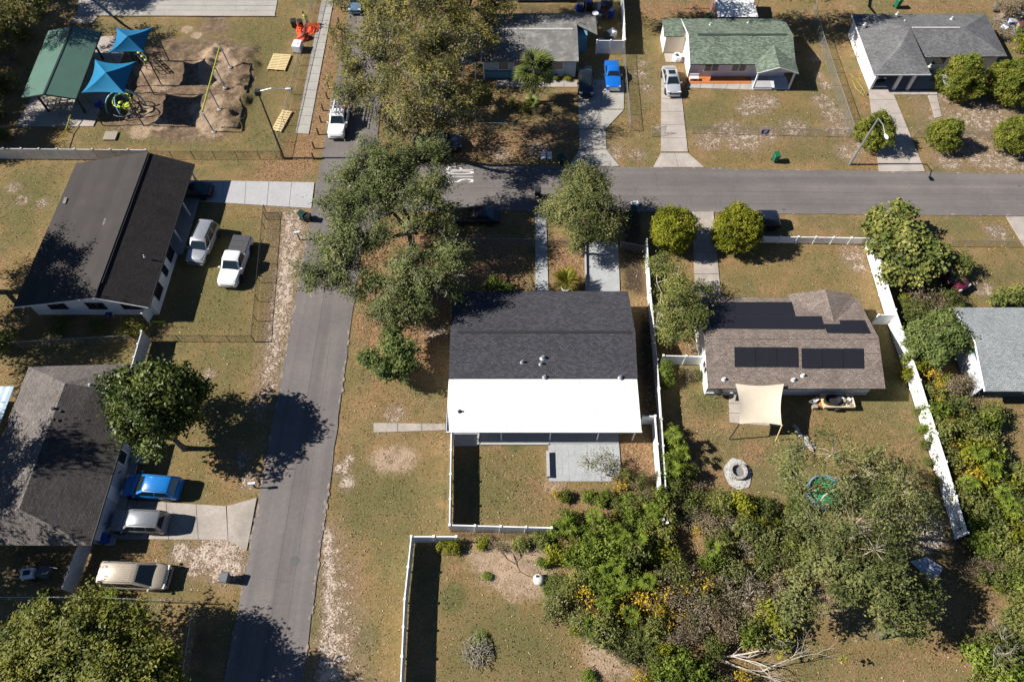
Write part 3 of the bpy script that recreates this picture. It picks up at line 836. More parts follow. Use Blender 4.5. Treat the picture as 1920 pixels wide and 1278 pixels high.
def fascia(parent, pts, w_=.16, th=.05, mat=TRIM_W, name='fascia'):
    b = B()
    for i in range(len(pts)-1):
        b.bar(pts[i], pts[i+1], th, w_)
    return b.build(name, mat, parent)

# --- A: charcoal-roofed house with the white patio roof
A = T('house', 'dark charcoal shingle roofed house with bright white flat patio roof behind it', 'house', (2.6, 29, 0))
wall_gx(B(), -4.95, 10.25, 27.2, 35.9, 31.2, 2.55, 2.42, 3.62).build('wall', WALL_GREY, A)
rf = B()
rf.slab([(-5.35, 36.35, 2.50), (10.66, 36.35, 2.50), (10.66, 31.2, 3.78), (-5.35, 31.2, 3.78)], .14)
rf.slab([(-5.35, 31.2, 3.78), (10.66, 31.2, 3.78), (10.66, 27.25, 2.72), (-5.35, 27.25, 2.72)], .14)
rA = rf.build('roof', SH_DARK, A)
B().slab([(-4.7, 31.34, 3.80), (10.25, 31.34, 3.80), (10.25, 31.06, 3.80), (-4.7, 31.06, 3.80)], .06).build('ridge_vent', RIDGE_DK, rA)
for q in ((1018,671,.13),(979,678,.09),(1014,681,.09)):
    p = P(q[0], q[1], 3.15); zz = 3.78 - (31.2-p[1])*(1.06/3.95)
    pipe_vent(rA, (p[0], p[1], zz), .3, q[2])
for q in ((1021,706),(1163,707)):
    p = P(q[0], q[1], 2.75); pipe_vent(rA, (p[0], p[1], 2.74), .25, .1)
# white insulated panels, laid side by side
fl = bpy.data.objects.new('patio_roof', None); link(fl, A)
npan = 13
for i in range(npan):
    xa, xb = -5.36 + 16.0*i/npan, -5.36 + 16.0*(i+1)/npan
    B().slab([(xa+.007, 27.22, 2.60), (xb-.007, 27.22, 2.60), (xb-.007, 22.58, 2.26), (xa+.007, 22.58, 2.26)], .10).build('roof_panel', WHITE_ROOF, fl)
B().box(-5.4, 10.68, 22.50, 22.578, 2.10, 2.275).build('gutter', TRIM_W, A)
B().box(-5.4, -5.362, 22.58, 27.2, 2.28, 2.42).build('fascia', TRIM_W, A)
for x in (-4.9, -.9, 3.2, 7.2, 10.2):
    B().box(x-.05, x+.05, 22.7, 22.8, 0, 2.2).build('patio_post', TRIM_W, A)
p = P(862, 771, 2.4); pipe_vent(A, (p[0], p[1], 2.42), .22, .08, PL_BLACK)
window(A, (0., 27.2, 1.4), 1.8, 1.2, 'y-'); window(A, (6., 27.2, 1.1), 2.4, 2.1, 'y-')
B().bar((10.68, 27.6, .2), (10.68, 27.6, 2.5), .08).bar((10.62, 27.6, 2.5), (10.62, 26.7, 2.4), .06).build('downpipe', TRIM_W, A)
# slabs under and beside the patio roof
pt = struct('patio')
B().box(-2.75, 9.05, 22.42, 27.1, -.1, .10).build('slab', CONC_GREY, pt)
B().box(-4.95, -2.95, 22.2, 27.1, -.1, .06).build('slab', CONC_GREY, pt)
B().box(-2.93, -2.77, 22.3, 26.5, -.1, .20).build('kerb', CONC_NEW, pt)
B().box(-2.77, 3.1, 22.28, 22.415, -.1, .16).build('kerb', CONC_NEW, pt)
# pavers, one by one
pv = bpy.data.meshes.new('paver')
b = B().box(-.295, .295, -.295, .295, -.08, .02); pv.from_pydata(b.v, [], b.f); pv.materials.append(PAVER)
B().box(3.09, 9.06, 19.11, 22.4, -.1, .042).build('grout_bed', CONC_GREY, pt)
x0, x1, y0, y1 = 3.1, 9.05, 19.12, 22.4
nxp, nyp = 11, 6
dx, dy = (x1-x0)/nxp, (y1-y0)/nyp
for i in range(nxp):
    for j in range(nyp):
        o = bpy.data.objects.new('paver', pv); link(o, pt)
        o.scale = ((dx-.016)/.59, (dy-.016)/.59, 1)
        o.location = (x0+dx*(i+.5), y0+dy*(j+.5), .032+wob.uniform(-.006, .006))
lw = T('low_wall', 'short low grey block wall along the left edge of the paved patio', 'wall', (3.0, 20.4, 0))
B().box(2.88, 3.08, 19.4, 21.6, -.1, .42).build('blocks', CONC_GREY, lw)
B().box(2.85, 3.11, 19.38, 21.62, .42, .48).build('coping', CONC_NEW, lw)

# --- B: tan-roofed neighbour with black solar mats
Bh = T('house', 'tan shingle house with black solar mats on both roof slopes', 'house', (24, 31, 0))
wall_gx(B(), 16.95, 31.2, 27.1, 35.2, 30.65, 2.36, 2.36, 3.55).build('wall', WALL_W, Bh)
rb = B()
rb.slab([(16.6, 35.75, 2.45), (31.6, 35.55, 2.45), (31.6, 30.65, 3.72), (16.6, 30.65, 3.72)], .13)
rb.slab([(16.6, 30.65, 3.72), (31.6, 30.65, 3.72), (31.6, 26.4, 2.45), (16.6, 26.4, 2.45)], .13)
# front gable
rb.slab([(28.4, 32.6, 3.24), (28.4, 36.0, 3.30), (25.3, 36.0, 2.5), (25.4, 35.1, 2.59)], .10)
rb.slab([(28.4, 32.6, 3.24), (31.1, 35.1, 2.58), (31.2, 36.0, 2.5), (28.4, 36.0, 3.30)], .10)
rB = rb.build('roof', SH_TAN, Bh)
B().slab([(16.9, 30.78, 3.74), (31.3, 30.78, 3.74), (31.3, 30.52, 3.74), (16.9, 30.52, 3.74)], .05).build('ridge_cap', SH_TAN, rB)
def zfront(y): return 3.72 - (y-30.65)*(1.27/5.0)
def zrear(y): return 3.72 - (30.65-y)*(1.27/4.25)
def solar(q, front=True):
    z0 = 3.1
    pts = []
    for px, py in q:
        y = P(px, py, z0)[1]
        for _ in range(4):
            z = (zfront if front else zrear)(y); y = P(px, py, z)[1]
        p = P(px, py, z + .05)
        pts.append((p[0], p[1], p[2]))
    B().slab(pts, .06).build('solar_mat', SOLAR, Bh)
solar([(1328,566),(1484,566),(1491,591.6),(1331,591.6)]); solar([(1331,592),(1540,592.5),(1546,617),(1333,615.5)])
solar([(1543,607),(1576,607),(1574,600),(1621,600),(1633,625),(1552,624)])
for i in range(3):
    solar([(1377+40*i,650+.3*i),(1377+40*i+39,650.5+.3*i),(1378+40*i+39,688),(1378+40*i,687.5)], False)
    solar([(1503+39*i,652.5),(1503+39*i+38,653),(1504+39*i+38,690.5),(1504+39*i,690)], False)
B().bar((*P2(1499,650,3.2), 3.28), (*P2(1500,690,3.0), 2.85), .09).build('solar_pipe', PVC, Bh)
for q in ((1357,711),(1487,712),(1505,704)):
    y = P(q[0], q[1], 2.8)[1]; p = P(q[0], q[1], zrear(y)); pipe_vent(rB, (p[0], p[1], zrear(p[1])), .25, .1, PVC)
for x in (20.2, 25.6, 29.2): window(Bh, (x, 27.1, 1.45), 1.3, .9, 'y-', TRIM_W, GLASS)
window(Bh, (16.95, 29., 1.4), 1.2, 1., 'x-')
B().box(16.99, 31.16, 27.0, 27.095, .0, .35).build('plinth', WALL_GREY, Bh)

# --- C: pale grey roof at the right edge
Ch = T('house', 'pale grey shingle roofed house with dark teal wall beyond the hedge', 'house', (47, 30.5, 0))
wall_gx(B(), 40.35, 55., 26.75, 34.1, 30.4, 2.36, 2.36, 3.3).build('wall', WALL_DKTEAL, Ch)
B().box(40.29, 40.345, 26.76, 34.09, 0, 2.34).build('side_wall', WALL_GREY, Ch)
rc = B()
rc.slab([(39.95, 34.6, 2.45), (55.5, 34.6, 2.45), (55.5, 30.4, 3.5), (39.95, 30.4, 3.5)], .12)
rc.slab([(39.95, 30.4, 3.5), (55.5, 30.4, 3.5), (55.5, 26.15, 2.45), (39.95, 26.15, 2.45)], .12)
rC = rc.build('roof', SH_PALE, Ch)
fascia(Ch, [(39.92, 34.6, 2.42), (39.92, 30.4, 3.47), (39.92, 26.15, 2.42)])
window(Ch, (45., 26.75, 1.4), 1.4, 1.1, 'y-')

# --- D: big brown gable at upper left, ridge along Y
Dh = T('house', 'white-walled house with wide dark brown gable roof and black-framed windows', 'house', (-39, 43.5, 0))
wall_gy(B(), -44.6, -33.25, 35.4, 42.4, -37.0, 2.40, 2.28, 3.72).build('wall', WALL_W, Dh)
wall_gy(B(), -44.6, -35.3, 42.4, 51.9, -37.0, 2.40, 3.05, 3.72).build('wall', WALL_W, Dh)
rDo = bpy.data.objects.new('roof', None); link(rDo, Dh)
nst = 8
for i in range(nst):
    u0, u1 = i/nst, (i+1)/nst
    xa, xb = -37.0 - 8.15*u0, -37.0 - 8.15*u1
    za, zb = 3.88 - 1.42*u0, 3.88 - 1.42*u1
    lift = .026*(nst-i)
    B().slab([(xa, 34.65, za+lift), (xa, 52.45, za+lift), (xb-.05, 52.45, zb+lift), (xb-.05, 34.65, zb+lift)], .10).build('roofing_strip', SH_ROLL[i % 4], rDo)
B().slab([(-37.0, 34.65, 3.95), (-37.0, 52.45, 3.95), (-33.0, 52.45, 2.38), (-33.0, 34.65, 2.38)], .12).build('shingle_slope', SH_BROWN, rDo)
B().slab([(-37.15, 36.2, 4.02), (-37.15, 52.3, 4.02), (-36.85, 52.3, 4.0), (-36.85, 36.2, 4.0)], .06).build('ridge_vent', RIDGE_DK, rDo)
fascia(Dh, [(-45.2, 34.6, 2.42), (-37.0, 34.6, 3.85), (-33.0, 34.6, 2.33)], .15, .05)
fascia(Dh, [(-32.97, 34.65, 2.31), (-32.97, 52.45, 2.31)], .14, .05, TRIM_DK, 'gutter')
for q in ((117,370),(202,422)):
    p = P(q[0], q[1], 3.2); B().cbox((p[0], p[1], 3.88 - (-37-p[0])*.1742 + .16), .3, .8, .03, .1).build('roof_patch', ROOF_FLAT, rDo)
p = P(270, 480, 3.3); pipe_vent(rDo, (p[0], p[1], 3.2), .25, .05, PVC)
for y, wd in ((37.2, 1.5), (39.6, .8), (41.6, 1.4)):
    window(Dh, (-33.25, y, 1.3), wd, 1.1, 'x+', TRIM_DK, GLASS, .11, 0, .06)
for x, wd in ((-42., 1.7), (-38.4, 1.7), (-35.2, 1.7)):
    window(Dh, (x, 35.4, 1.55), wd, 1.0, 'y-', TRIM_DK, GLASS, .11, 1, .06)
for y in (44., 47.5, 51.6): B().box(-33.25, -33.1, y-.08, y+.08, 0, 2.28).build('porch_post', TRIM_W, Dh)
B().box(-35.25, -32.75, 42.5, 52.0, -.05, .08).build('porch_floor', CONC_GREY, Dh)
B().box(-35.3, -35.2, 48, 50.6, .1, 2.3).build('carport_door', TRIM_DK, Dh)
window(Dh, (-35.3, 45., 1.4), 1.4, 1.1, 'x+', TRIM_DK, GLASS, .1, 1, .06)

# --- E: taupe hip roof at lower left
Eh = T('house', 'low grey-brown hip roofed house beside the driveway with the blue car', 'house', (-37, 20.5, 0))
B().box(-41.0, -31.9, 14.0, 22.2, 0, 2.28).build('wall', WALL_GREY, Eh); B().box(-41.0, -33.2, 22.2, 28.1, 0, 2.45).build('wall', WALL_GREY, Eh)
re_ = B()
Ra, Rb_ = (-36.85, 26.1, 4.0), (-36.85, 15.6, 4.0)
V1 = (-34.6, 26.0, 3.42)
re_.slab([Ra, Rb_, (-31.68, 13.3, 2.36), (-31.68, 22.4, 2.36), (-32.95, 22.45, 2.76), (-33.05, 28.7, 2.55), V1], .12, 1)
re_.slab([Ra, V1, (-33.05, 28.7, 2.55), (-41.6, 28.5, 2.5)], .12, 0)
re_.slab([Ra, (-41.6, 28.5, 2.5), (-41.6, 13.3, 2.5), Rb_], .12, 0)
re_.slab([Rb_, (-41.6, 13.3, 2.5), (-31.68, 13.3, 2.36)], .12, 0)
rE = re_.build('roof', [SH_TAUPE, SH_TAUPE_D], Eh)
fascia(Eh, [(-31.65, 13.3, 2.28), (-31.65, 22.4, 2.28)], .16, .05, TRIM_DK, 'gutter')
for q, z in (((106,770),3.6),((118,775),3.5),((104,790),3.6),((113,792),3.5)):
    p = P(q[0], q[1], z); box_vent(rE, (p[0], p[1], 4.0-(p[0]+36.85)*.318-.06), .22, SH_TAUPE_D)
p = P(170, 723, 3.4); pipe_vent(rE, (p[0], p[1], 3.5), .2, .1)
B().box(-31.88, -31.2, 13.9, 22.3, -.05, .12).build('porch_floor', CONC_GREY, Eh)
window(Eh, (-31.9, 20.7, 1.3), 1.2, 1.2, 'x+', TRIM_W, GLASS, .12, 0)
B().box(-31.6, -30.4, 20.6, 22.4, -.05, .45).build('step', CONC_GREY, Eh)
B().box(-31.92, -31.85, 17.2, 18.2, .12, 2.1).build('door', WALL_W, Eh)
for y in (19.4, 15.2): B().bar((-31.85, y, 1.2), (-31.3, y-.05, 1.9), .07).build('bracket', TRIM_DK, Eh)
# corrugated carport roof at the far left
cp = T('carport', 'corrugated white and blue sheet metal carport roof beside brown hip roof', 'carport', (-45., 23.6, 0))
bb = B()
n = 26
xs = np.linspace(-41.9, -49.5, n)
for i in range(n-1):
    za, zb = 2.75 + (.05 if i % 2 else 0), 2.75 + (.05 if (i+1) % 2 else 0)
    bb.slab([(xs[i], 20.6, za-.1), (xs[i], 26.4, za+.1), (xs[i+1], 26.4, zb+.1), (xs[i+1], 20.6, zb-.1)], .03)
bb.build('roof_sheet', simple('blue_white_sheet', (.42, .56, .66), .5, .2, .6, dirt=(.70, .72, .73), dscale=.8), cp)
for x in (-42.4, -48.9):
    for y in (20.9, 26.1): B().box(x-.05, x+.05, y-.05, y+.05, 0, 2.66).build('post', GALV, cp)

# --- F: flat-pitched grey roof, teal walls, top centre
Fh = T('house', 'low grey roofed house with pale teal walls behind the fan palm', 'house', (2, 72.5, 0))
wall_gx(B(), -3.3, 7.4, 69.0, 76.7, 73.3, 2.38, 2.38, 3.1).build('wall', WALL_PALEBL, Fh)
B().box(7.4, 9.0, 73.4, 76.7, 0, 2.4).build('wall', WALL_TEAL, Fh)
rr = B()
rr.slab([(-3.5, 68.55, 2.48), (7.72, 68.55, 2.48), (7.72, 73.3, 3.28), (-3.5, 73.3, 3.28)], .12)
rr.slab([(-3.5, 73.3, 3.28), (7.72, 73.3, 3.28), (7.72, 77.3, 2.6), (-3.5, 77.3, 2.6)], .12)
rr.slab([(7.73, 74.6, 3.0), (10.15, 73.3, 2.6), (10.15, 77.4, 2.6), (7.73, 77.4, 2.62)], .10)
rr.slab([(-6.2, 68.0, 2.3), (-3.52, 68.9, 2.34), (-3.52, 73.8, 2.44), (-5.9, 73.4, 2.42)], .10)
rF = rr.build('roof', ROOF_FLAT, Fh)
B().slab([(-3.5, 73.45, 3.33), (7.2, 73.45, 3.33), (7.2, 73.15, 3.33), (-3.5, 73.15, 3.33)], .05).build('ridge_cap', RIDGE_LT, rF)
B().box(-3.60, -3.515, 68.6, 73.3, 2.2, 2.9).build('gable_board', TRIM_W, Fh)
for x in (-1.0, .8, 3.9, 5.4): window(Fh, (x, 69.0, 1.55), 1.3, 1.15, 'y-', TRIM_W, BLIND, .09, 0)
B().box(6.3, 7.5, 68.93, 68.998, .0, 2.35).build('corner_panel', WALL_PALEBL, Fh)
B().box(-3.3, .6, 68.7, 68.99, 0, .9).build('planter_wall', WALL_TEAL, Fh)
for x in (-5.7, -4.3, -3.3): B().box(x-.07, x+.07, 68.4, 68.54, 0, 2.3).build('porch_post', TRIM_W, Fh)
p = P(1116, 27, 2.9)
b = B().lathe([(.04, 0), (.25, .12), (.40, .32)], 12, (p[0], p[1], 2.75)); b.bar((p[0], p[1], 2.5), (p[0], p[1], 2.8), .06); b.build('satellite_dish', PL_WHITE, Fh)

# --- G: green shingle house
Gh = T('house', 'white house with green shingle roof and terracotta porch', 'house', (26, 71.5, 0))
wall_gx(B(), 20.85, 32.2, 68.9, 76.0, 71.75, 2.36, 2.36, 3.45).build('wall', WALL_LAV, Gh)
B().box(18.45, 20.85, 73.3, 76.2, 0, 2.3).build('wall', WALL_CREAM, Gh)
B().box(18.40, 18.449, 73.32, 76.2, 0, 2.4).build('side_wall', WALL_W, Gh)
B().add([(20.84, 68.92, 0), (20.84, 76.0, 0), (20.84, 76.0, 2.36), (20.84, 71.75, 3.45), (20.84, 68.92, 2.36)], [(0,1,2,3,4)[::-1]]).build('gable_wall', WALL_W, Gh)
rr = B()
rr.slab([(20.55, 68.1, 2.45), (32.7, 68.1, 2.45), (32.7, 71.75, 3.68), (20.55, 71.75, 3.68)], .12)
rr.slab([(20.55, 71.75, 3.68), (32.7, 71.75, 3.68), (33.0, 76.5, 2.45), (20.55, 76.5, 2.45)], .12)
rr.slab([(18.1, 73.2, 2.42), (20.5, 73.2, 2.42), (20.5, 74.9, 2.80), (18.1, 74.9, 2.80)], .10)
rr.slab([(18.1, 74.9, 2.80), (20.5, 74.9, 2.80), (20.5, 76.6, 2.42), (18.1, 76.6, 2.42)], .10)
rr.slab([(30.35, 70.4, 3.26), (30.35, 66.6, 3.18), (28.0, 66.6, 2.40), (28.0, 68.2, 2.52)], .10)
rr.slab([(30.35, 70.4, 3.26), (32.72, 68.2, 2.52), (32.75, 66.6, 2.40), (30.35, 66.6, 3.18)], .10)
rG = rr.build('roof', SH_GREEN, Gh)
B().slab([(21.6, 71.9, 3.71), (32.0, 71.9, 3.71), (32.0, 71.6, 3.71), (21.6, 71.6, 3.71)], .05).build('ridge_vent', simple('dark_green_ridge', (.035, .055, .04), .8), rG)
fascia(Gh, [(20.52, 68.1, 2.40), (20.52, 71.75, 3.62), (20.52, 76.5, 2.40)]); fascia(Gh, [(28.0, 66.57, 2.34), (30.35, 66.57, 3.12), (32.75, 66.57, 2.34)], .14)
for x in (23.4, 26.6): window(Gh, (x, 68.9, 1.45), 1.75, 1.15, 'y-', TRIM_W, GLASS, .07, 1)
window(Gh, (30.5, 68.9, 1.4), 1.6, 1.1, 'y-', TRIM_W, GLASS, .07, 1)
for x in (28.25, 32.4): B().box(x-.09, x+.09, 66.72, 66.9, 0, 2.36).build('porch_post', TRIM_W, Gh)
B().add([(28.3, 66.75, 2.38), (32.45, 66.75, 2.38), (30.35, 66.75, 3.0)], [(0, 1, 2)]).build('porch_gable', WALL_LAV, Gh)
B().box(20.9, 28.2, 67.75, 68.88, -.05, .12).build('porch_floor', TERRA, Gh)
B().box(28.3, 30.4, 66.6, 68.88, -.05, .16).build('porch_slab', CONC_NEW, Gh); B().box(30.42, 32.5, 66.8, 68.88, -.05, .14).build('porch_slab', WALL_GREY, Gh)
B().box(18.6, 20.8, 71.6, 73.2, -.05, .06).build('side_slab', CONC, Gh)
for q in ((1332,45),(1404,39)): p = P(*q, 3.1); pipe_vent(rG, (p[0], p[1], 3.68-(p[1]-71.75)*.26), .3, .08, PVC)
B().lathe([(.5, 0), (.55, .35), (.5, .7), (.3, .7), (.25, .4)], 14, (19.9, 72.0, .06)).build('hose_reel', PL_WHITE, T('hose_reel', 'round white hose reel by the cream side wall', 'hose reel', (19.9, 72.0, .06)))
B().lathe([(.28, 0), (.28, .1), (.05, .4)], 10, (19.9, 72.0, .5)).build('drum', PL_BLACK, bpy.data.objects['hose_reel'])
bn = T('bench', 'white bench standing on the terracotta porch', 'bench', (21.4, 68.3, .12))
B().box(20.95, 22.0, 68.05, 68.45, .45, .5).build('seat', TRIM_W, bn)
for x in (21.0, 21.95): B().box(x-.03, x+.03, 68.1, 68.4, .12, .45).build('leg', TRIM_W, bn)
B().box(20.95, 22.0, 68.44, 68.5, .5, .85).build('backrest', TRIM_W, bn)

# --- H: grey hip roof, garage front, top right
Hh = T('house', 'white house with grey hip roof and open garage front', 'house', (49.5, 72, 0))
B().box(41.85, 57.2, 70.2, 76.9, 0, 2.36).build('wall', WALL_W, Hh)
B().box(41.85, 42.2, 67.2, 70.19, 0, 2.36).build('garage_side_wall', WALL_W, Hh)
B().box(41.86, 47.3, 69.9, 70.19, 0, 2.36).build('garage_back_wall', WALL_GREY, Hh)
Ha, Hb_, Hc = (46.7, 72.95, 3.72), (53.0, 72.95, 3.72), (44.75, 69.8, 3.42)
rr = B()
rr.slab([Ha, Hb_, (57.8, 77.4, 2.45), (41.45, 77.4, 2.45)], .12)
rr.slab([Hb_, (57.6, 69.5, 2.45), (57.8, 77.4, 2.45)], .12)
rr.slab([Ha, Hb_, (57.6, 69.5, 2.45), (47.75, 69.3, 2.45)], .12)
rr.slab([Ha, (41.45, 77.4, 2.45), (41.2, 66.3, 2.45), Hc], .12)
rr.slab([Hc, (41.2, 66.3, 2.45), (47.75, 66.3, 2.45)], .12)
rr.slab([Ha, Hc, (47.75, 66.3, 2.45), (47.75, 69.3, 2.45)], .12)
rH = rr.build('roof', SH_GREY, Hh)
B().slab([(46.9, 73.08, 3.75), (52.5, 73.08, 3.75), (52.5, 72.82, 3.75), (46.9, 72.82, 3.75)], .05).build('ridge_cap', RIDGE_LT, rH)
fascia(Hh, [(41.42, 77.4, 2.40), (41.17, 66.3, 2.40)], .16)
fascia(Hh, [(41.2, 66.27, 2.40), (47.75, 66.27, 2.40)], .14)
for x, y in ((44.7, 66.75), (46.3, 66.75)): B().box(x-.17, x+.17, y-.13, y+.13, 0, 2.34).build('garage_pillar', TRIM_W, Hh)
B().box(41.86, 42.1, 66.7, 67.18, 0, 2.34).build('garage_pillar', TRIM_W, Hh)
B().box(42.2, 52., 66.9, 69.85, -.05, .06).build('garage_floor', CONC_GREY, Hh)
window(Hh, (50.5, 70.2, 1.4), 1.6, 1.2, 'y-'); window(Hh, (54.5, 70.2, 1.4), 1.6, 1.2, 'y-')
for q in ((1621,47),(1682,27),(1695,42),(1784,36),(1689,68),(1743,125)):
    p = P(q[0], q[1], 3.0); pipe_vent(rH, (p[0], p[1], 3.0), .3, .09, PVC)

# --- shed with white roof behind the green house
Sh = T('shed', 'small shed with white sheet roof behind the green roof', 'shed', (27.6, 79.3, 0))
B().box(25.4, 29.9, 77.7, 82.3, 0, 2.15).build('wall', simple('shed_wall_rust', (.20, .11, .09), .8), Sh)
for i in range(5):
    a = 25.2 + i*.98
    B().slab([(a, 77.2, 2.2), (a+.97, 77.2, 2.2), (a+.97, 82.6, 2.5), (a, 82.6, 2.5)], .06).build('roof_panel', TRIM_W, Sh)
# house beyond the top edge, behind the grey roof
Kh = T('shed', 'dark blue-grey outbuilding behind the junk-filled back yard', 'shed', (1.5, 86, 0))
B().box(-2, 5.2, 83.8, 88, 0, 2.4).build('wall', WALL_GREY, Kh)
B().slab([(-2.3, 83.4, 2.45), (5.5, 83.4, 2.45), (5.5, 88.4, 2.7), (-2.3, 88.4, 2.7)], .1).build('roof', SH_GREY, Kh)
# ---------------------------------------------------------------- fences
def panel_fence(label, pix, h=1.75, bay=2.3, mat=VINYL, th=.05, post=.13, group=None, world=False, cap=True, lean=0, name='fence'):
    """solid panel fence: each bay a panel, each post its own piece"""
    pts = [Vector((*(p if world else P2(*p)), 0)) for p in pix]
    t = T(name, label, 'fence', pts[0])
    for i in range(len(pts)-1):
        a, b = pts[i], pts[i+1]
        n = max(1, round((b-a).length/bay))
        d = (b-a).normalized()
        nr = Vector((d.y, -d.x, 0))*lean
        for k in range(n+1):
            p = a.lerp(b, k/n)
            if i > 0 and k == 0: continue
            bb = B().bar(p, p + nr*.9 + Vector((0, 0, h+.08)), post)
            if cap: bb.cbox((p.x+nr.x*.9, p.y+nr.y*.9, h+.08), post+.05, post+.05, .05, math.atan2(d.y, d.x))
            bb.build('post', mat, t)
        for k in range(n):
            q0, q1 = a.lerp(b, k/n) + d*post*.5, a.lerp(b, (k+1)/n) - d*post*.5
            s = Vector((d.y, -d.x, 0))*th/2
            lo = .06
            vs = [q0-s+Vector((0,0,lo)), q1-s+Vector((0,0,lo)), q1+s+Vector((0,0,lo)), q0+s+Vector((0,0,lo))]
            vs += [v + nr*.9 + Vector((0,0,h-lo)) for v in vs]
            bb = B().add(vs, [(3,2,1,0),(4,5,6,7),(0,1,5,4),(1,2,6,5),(2,3,7,6),(3,0,4,7)])
            bb.bar(q0+nr*.9+Vector((0,0,h+.005)), q1+nr*.9+Vector((0,0,h+.005)), .09, .07)
            bb.build('panel', mat, t)
    return t
def chain_fence(label, pix, h=1.15, bay=2.8, steel=GALV, wire=CHAIN, world=False, r=.025, z0=0.0):
    pts = [Vector((*(p if world else P2(*p)), z0)) for p in pix]
    t = T('chain_link_fence', label, 'fence', pts[0])
    for i in range(len(pts)-1):
        a, b = pts[i], pts[i+1]
        n = max(1, round((b-a).length/bay))
        for k in range(n+1):
            if i > 0 and k == 0: continue
            p = a.lerp(b, k/n)
            B().tube([p, p+Vector((0,0,h+.04))], r*1.3, 6).build('post', steel, t)
        for k in range(n):
            q0, q1 = a.lerp(b, k/n), a.lerp(b, (k+1)/n)
            B().add([q0+Vector((0,0,.05)), q1+Vector((0,0,.05)), q1+Vector((0,0,h-.03)), q0+Vector((0,0,h-.03))], [(0,1,2,3)]).build('wire_mesh', wire, t)
        B().tube([a+Vector((0,0,h)), b+Vector((0,0,h))], r, 6).build('top_rail', steel, t)
    return t
panel_fence('grey-white panel fence between the play area and the dark brown roof', [(-10,298),(285,301)], 1.5, 1.9, GALV_SHEET)
chain_fence('black chain-link fence along the lower edge of the play area', [(286,299),(405,299),(530,299)], 1.2, 2.2, BLACKSTEEL, CHAIN_BK)
panel_fence('white vinyl fence closing the left and lower side of the patio yard', [(849,815),(846,995),(1032,1000)], 1.65, 2.2)
panel_fence('white vinyl fence closing the right side of the patio yard', [(1200,795),(1222,795),(1230,900),(1236,985)], 1.65, 2.2)
panel_fence('white vinyl fence around the sandy lot at the bottom', [(858,1016),(776,1016),(764,1130),(757,1290)], 1.65, 2.2)
panel_fence('mildewed white fence on the boundary right of the dark roof', [(1208,468),(1214,560),(1226,690),(1234,800),(1240,900),(1244,990)], 1.55, 2.4, VINYL_OLD)
panel_fence('long sunlit white fence right of the solar roofed house', [(1622,468),(1662,600),(1706,730),(1752,880),(1790,1010)], 1.75, 2.4)
panel_fence('low white fence in front of the solar roofed house', [(1425,455),(1622,458)], .95, 1.9)
panel_fence('short white gate fence right of the solar roofed house', [(1633,608),(1664,608)], 1.6, 1.7)
panel_fence('short white gate fence left of the solar roofed house', [(1238,682),(1322,684)], 1.5, 1.7)
panel_fence('white gate fence between the grey roof and the junk yard', [(10.2,73.2),(13.5,73.2)], 1.8, 1.65, world=True)
panel_fence('tall white fence along the right of the junk yard', [(13.55,73.3),(13.9,79),(14.2,88)], 1.85, 2.4, world=True)
panel_fence('grey sheet fence beside the taupe roof, upper end', [(282,640),(262,712)], 1.75, 1.2, GALV_SHEET)
panel_fence('white corrugated sheet fence left of the beige minivan', [(174,1022),(140,1112)], 1.75, .62, GALV_SHEET, .03, .05, cap=False)
panel_fence('short white fence panel at the corner of the brown gable house', [(289,588),(280,604)], 1.5, 1.2, VINYL)
chain_fence('chain-link fence between the blue car and the silver sedan', [(1168,66),(1170,130),(1180,245)], 1.2, 2.6)
chain_fence('tall chain-link fence between the green roof and the grey hip roof', [(1522,20),(1530,66),(1560,160),(1593,257)], 1.5, 2.6)
chain_fence('chain-link fence across the front lawn of the green roofed house', [(1297,250),(1425,253),(1590,257)], 1.05, 2.2)
chain_fence('chain-link fence in front of the grey hip roofed house', [(1712,258),(1800,260),(1930,262)], 1.05, 2.4)
chain_fence('black chain-link fence right of the white pickup', [(500,398),(478,640)], 1.15, 2.4, BLACKSTEEL, CHAIN_BK)
chain_fence('black chain-link fence stub by the dark green wheelie bin', [(500,412),(527,412)], 1.15, 1.4, BLACKSTEEL, CHAIN_BK)
chain_fence('black chain-link fence between the two left front yards', [(292,640),(478,641)], 1.1, 2.2, BLACKSTEEL, CHAIN_BK)
chain_fence('galvanised chain-link fence across the leaf-strewn front yard', [(790,458),(900,460),(1000,461)], 1.1, 2.4)
chain_fence('galvanised chain-link fence between walkway and grey driveway', [(1028,462),(1098,463)], 1.1, 2.2)
chain_fence('galvanised fence stub right of the grey driveway', [(1162,466),(1205,474)], 1.1, 1.6)
chain_fence('chain-link fence along the lawn at the right edge', [(1776,462),(1850,463),(1930,464)], 1.0, 2.4)
chain_fence('chain-link fence at the foot of the lower left yard', [(-10,1124),(180,1124),(380,1132)], 1.1, 2.4)
chain_fence('chain-link fence along the shaded lower left verge', [(372,1140),(350,1290)], 1.1, 2.4)
chain_fence('chain-link fence across the yard under the moss-hung oak', [(880,244),(1084,246)], 1.05, 2.4)
chain_fence('chain-link fence left of the white utility truck', [(592,0),(520,298)], 1.2, 2.6, GALV, CHAIN)
chain_fence('short chain-link fence beside the silver sedan driveway', [(1222,256),(1246,250)], 1.05, 1.2)
chain_fence('chain-link fence behind the taupe hip roof', [(-10,655),(250,640)], 1.1, 2.4)
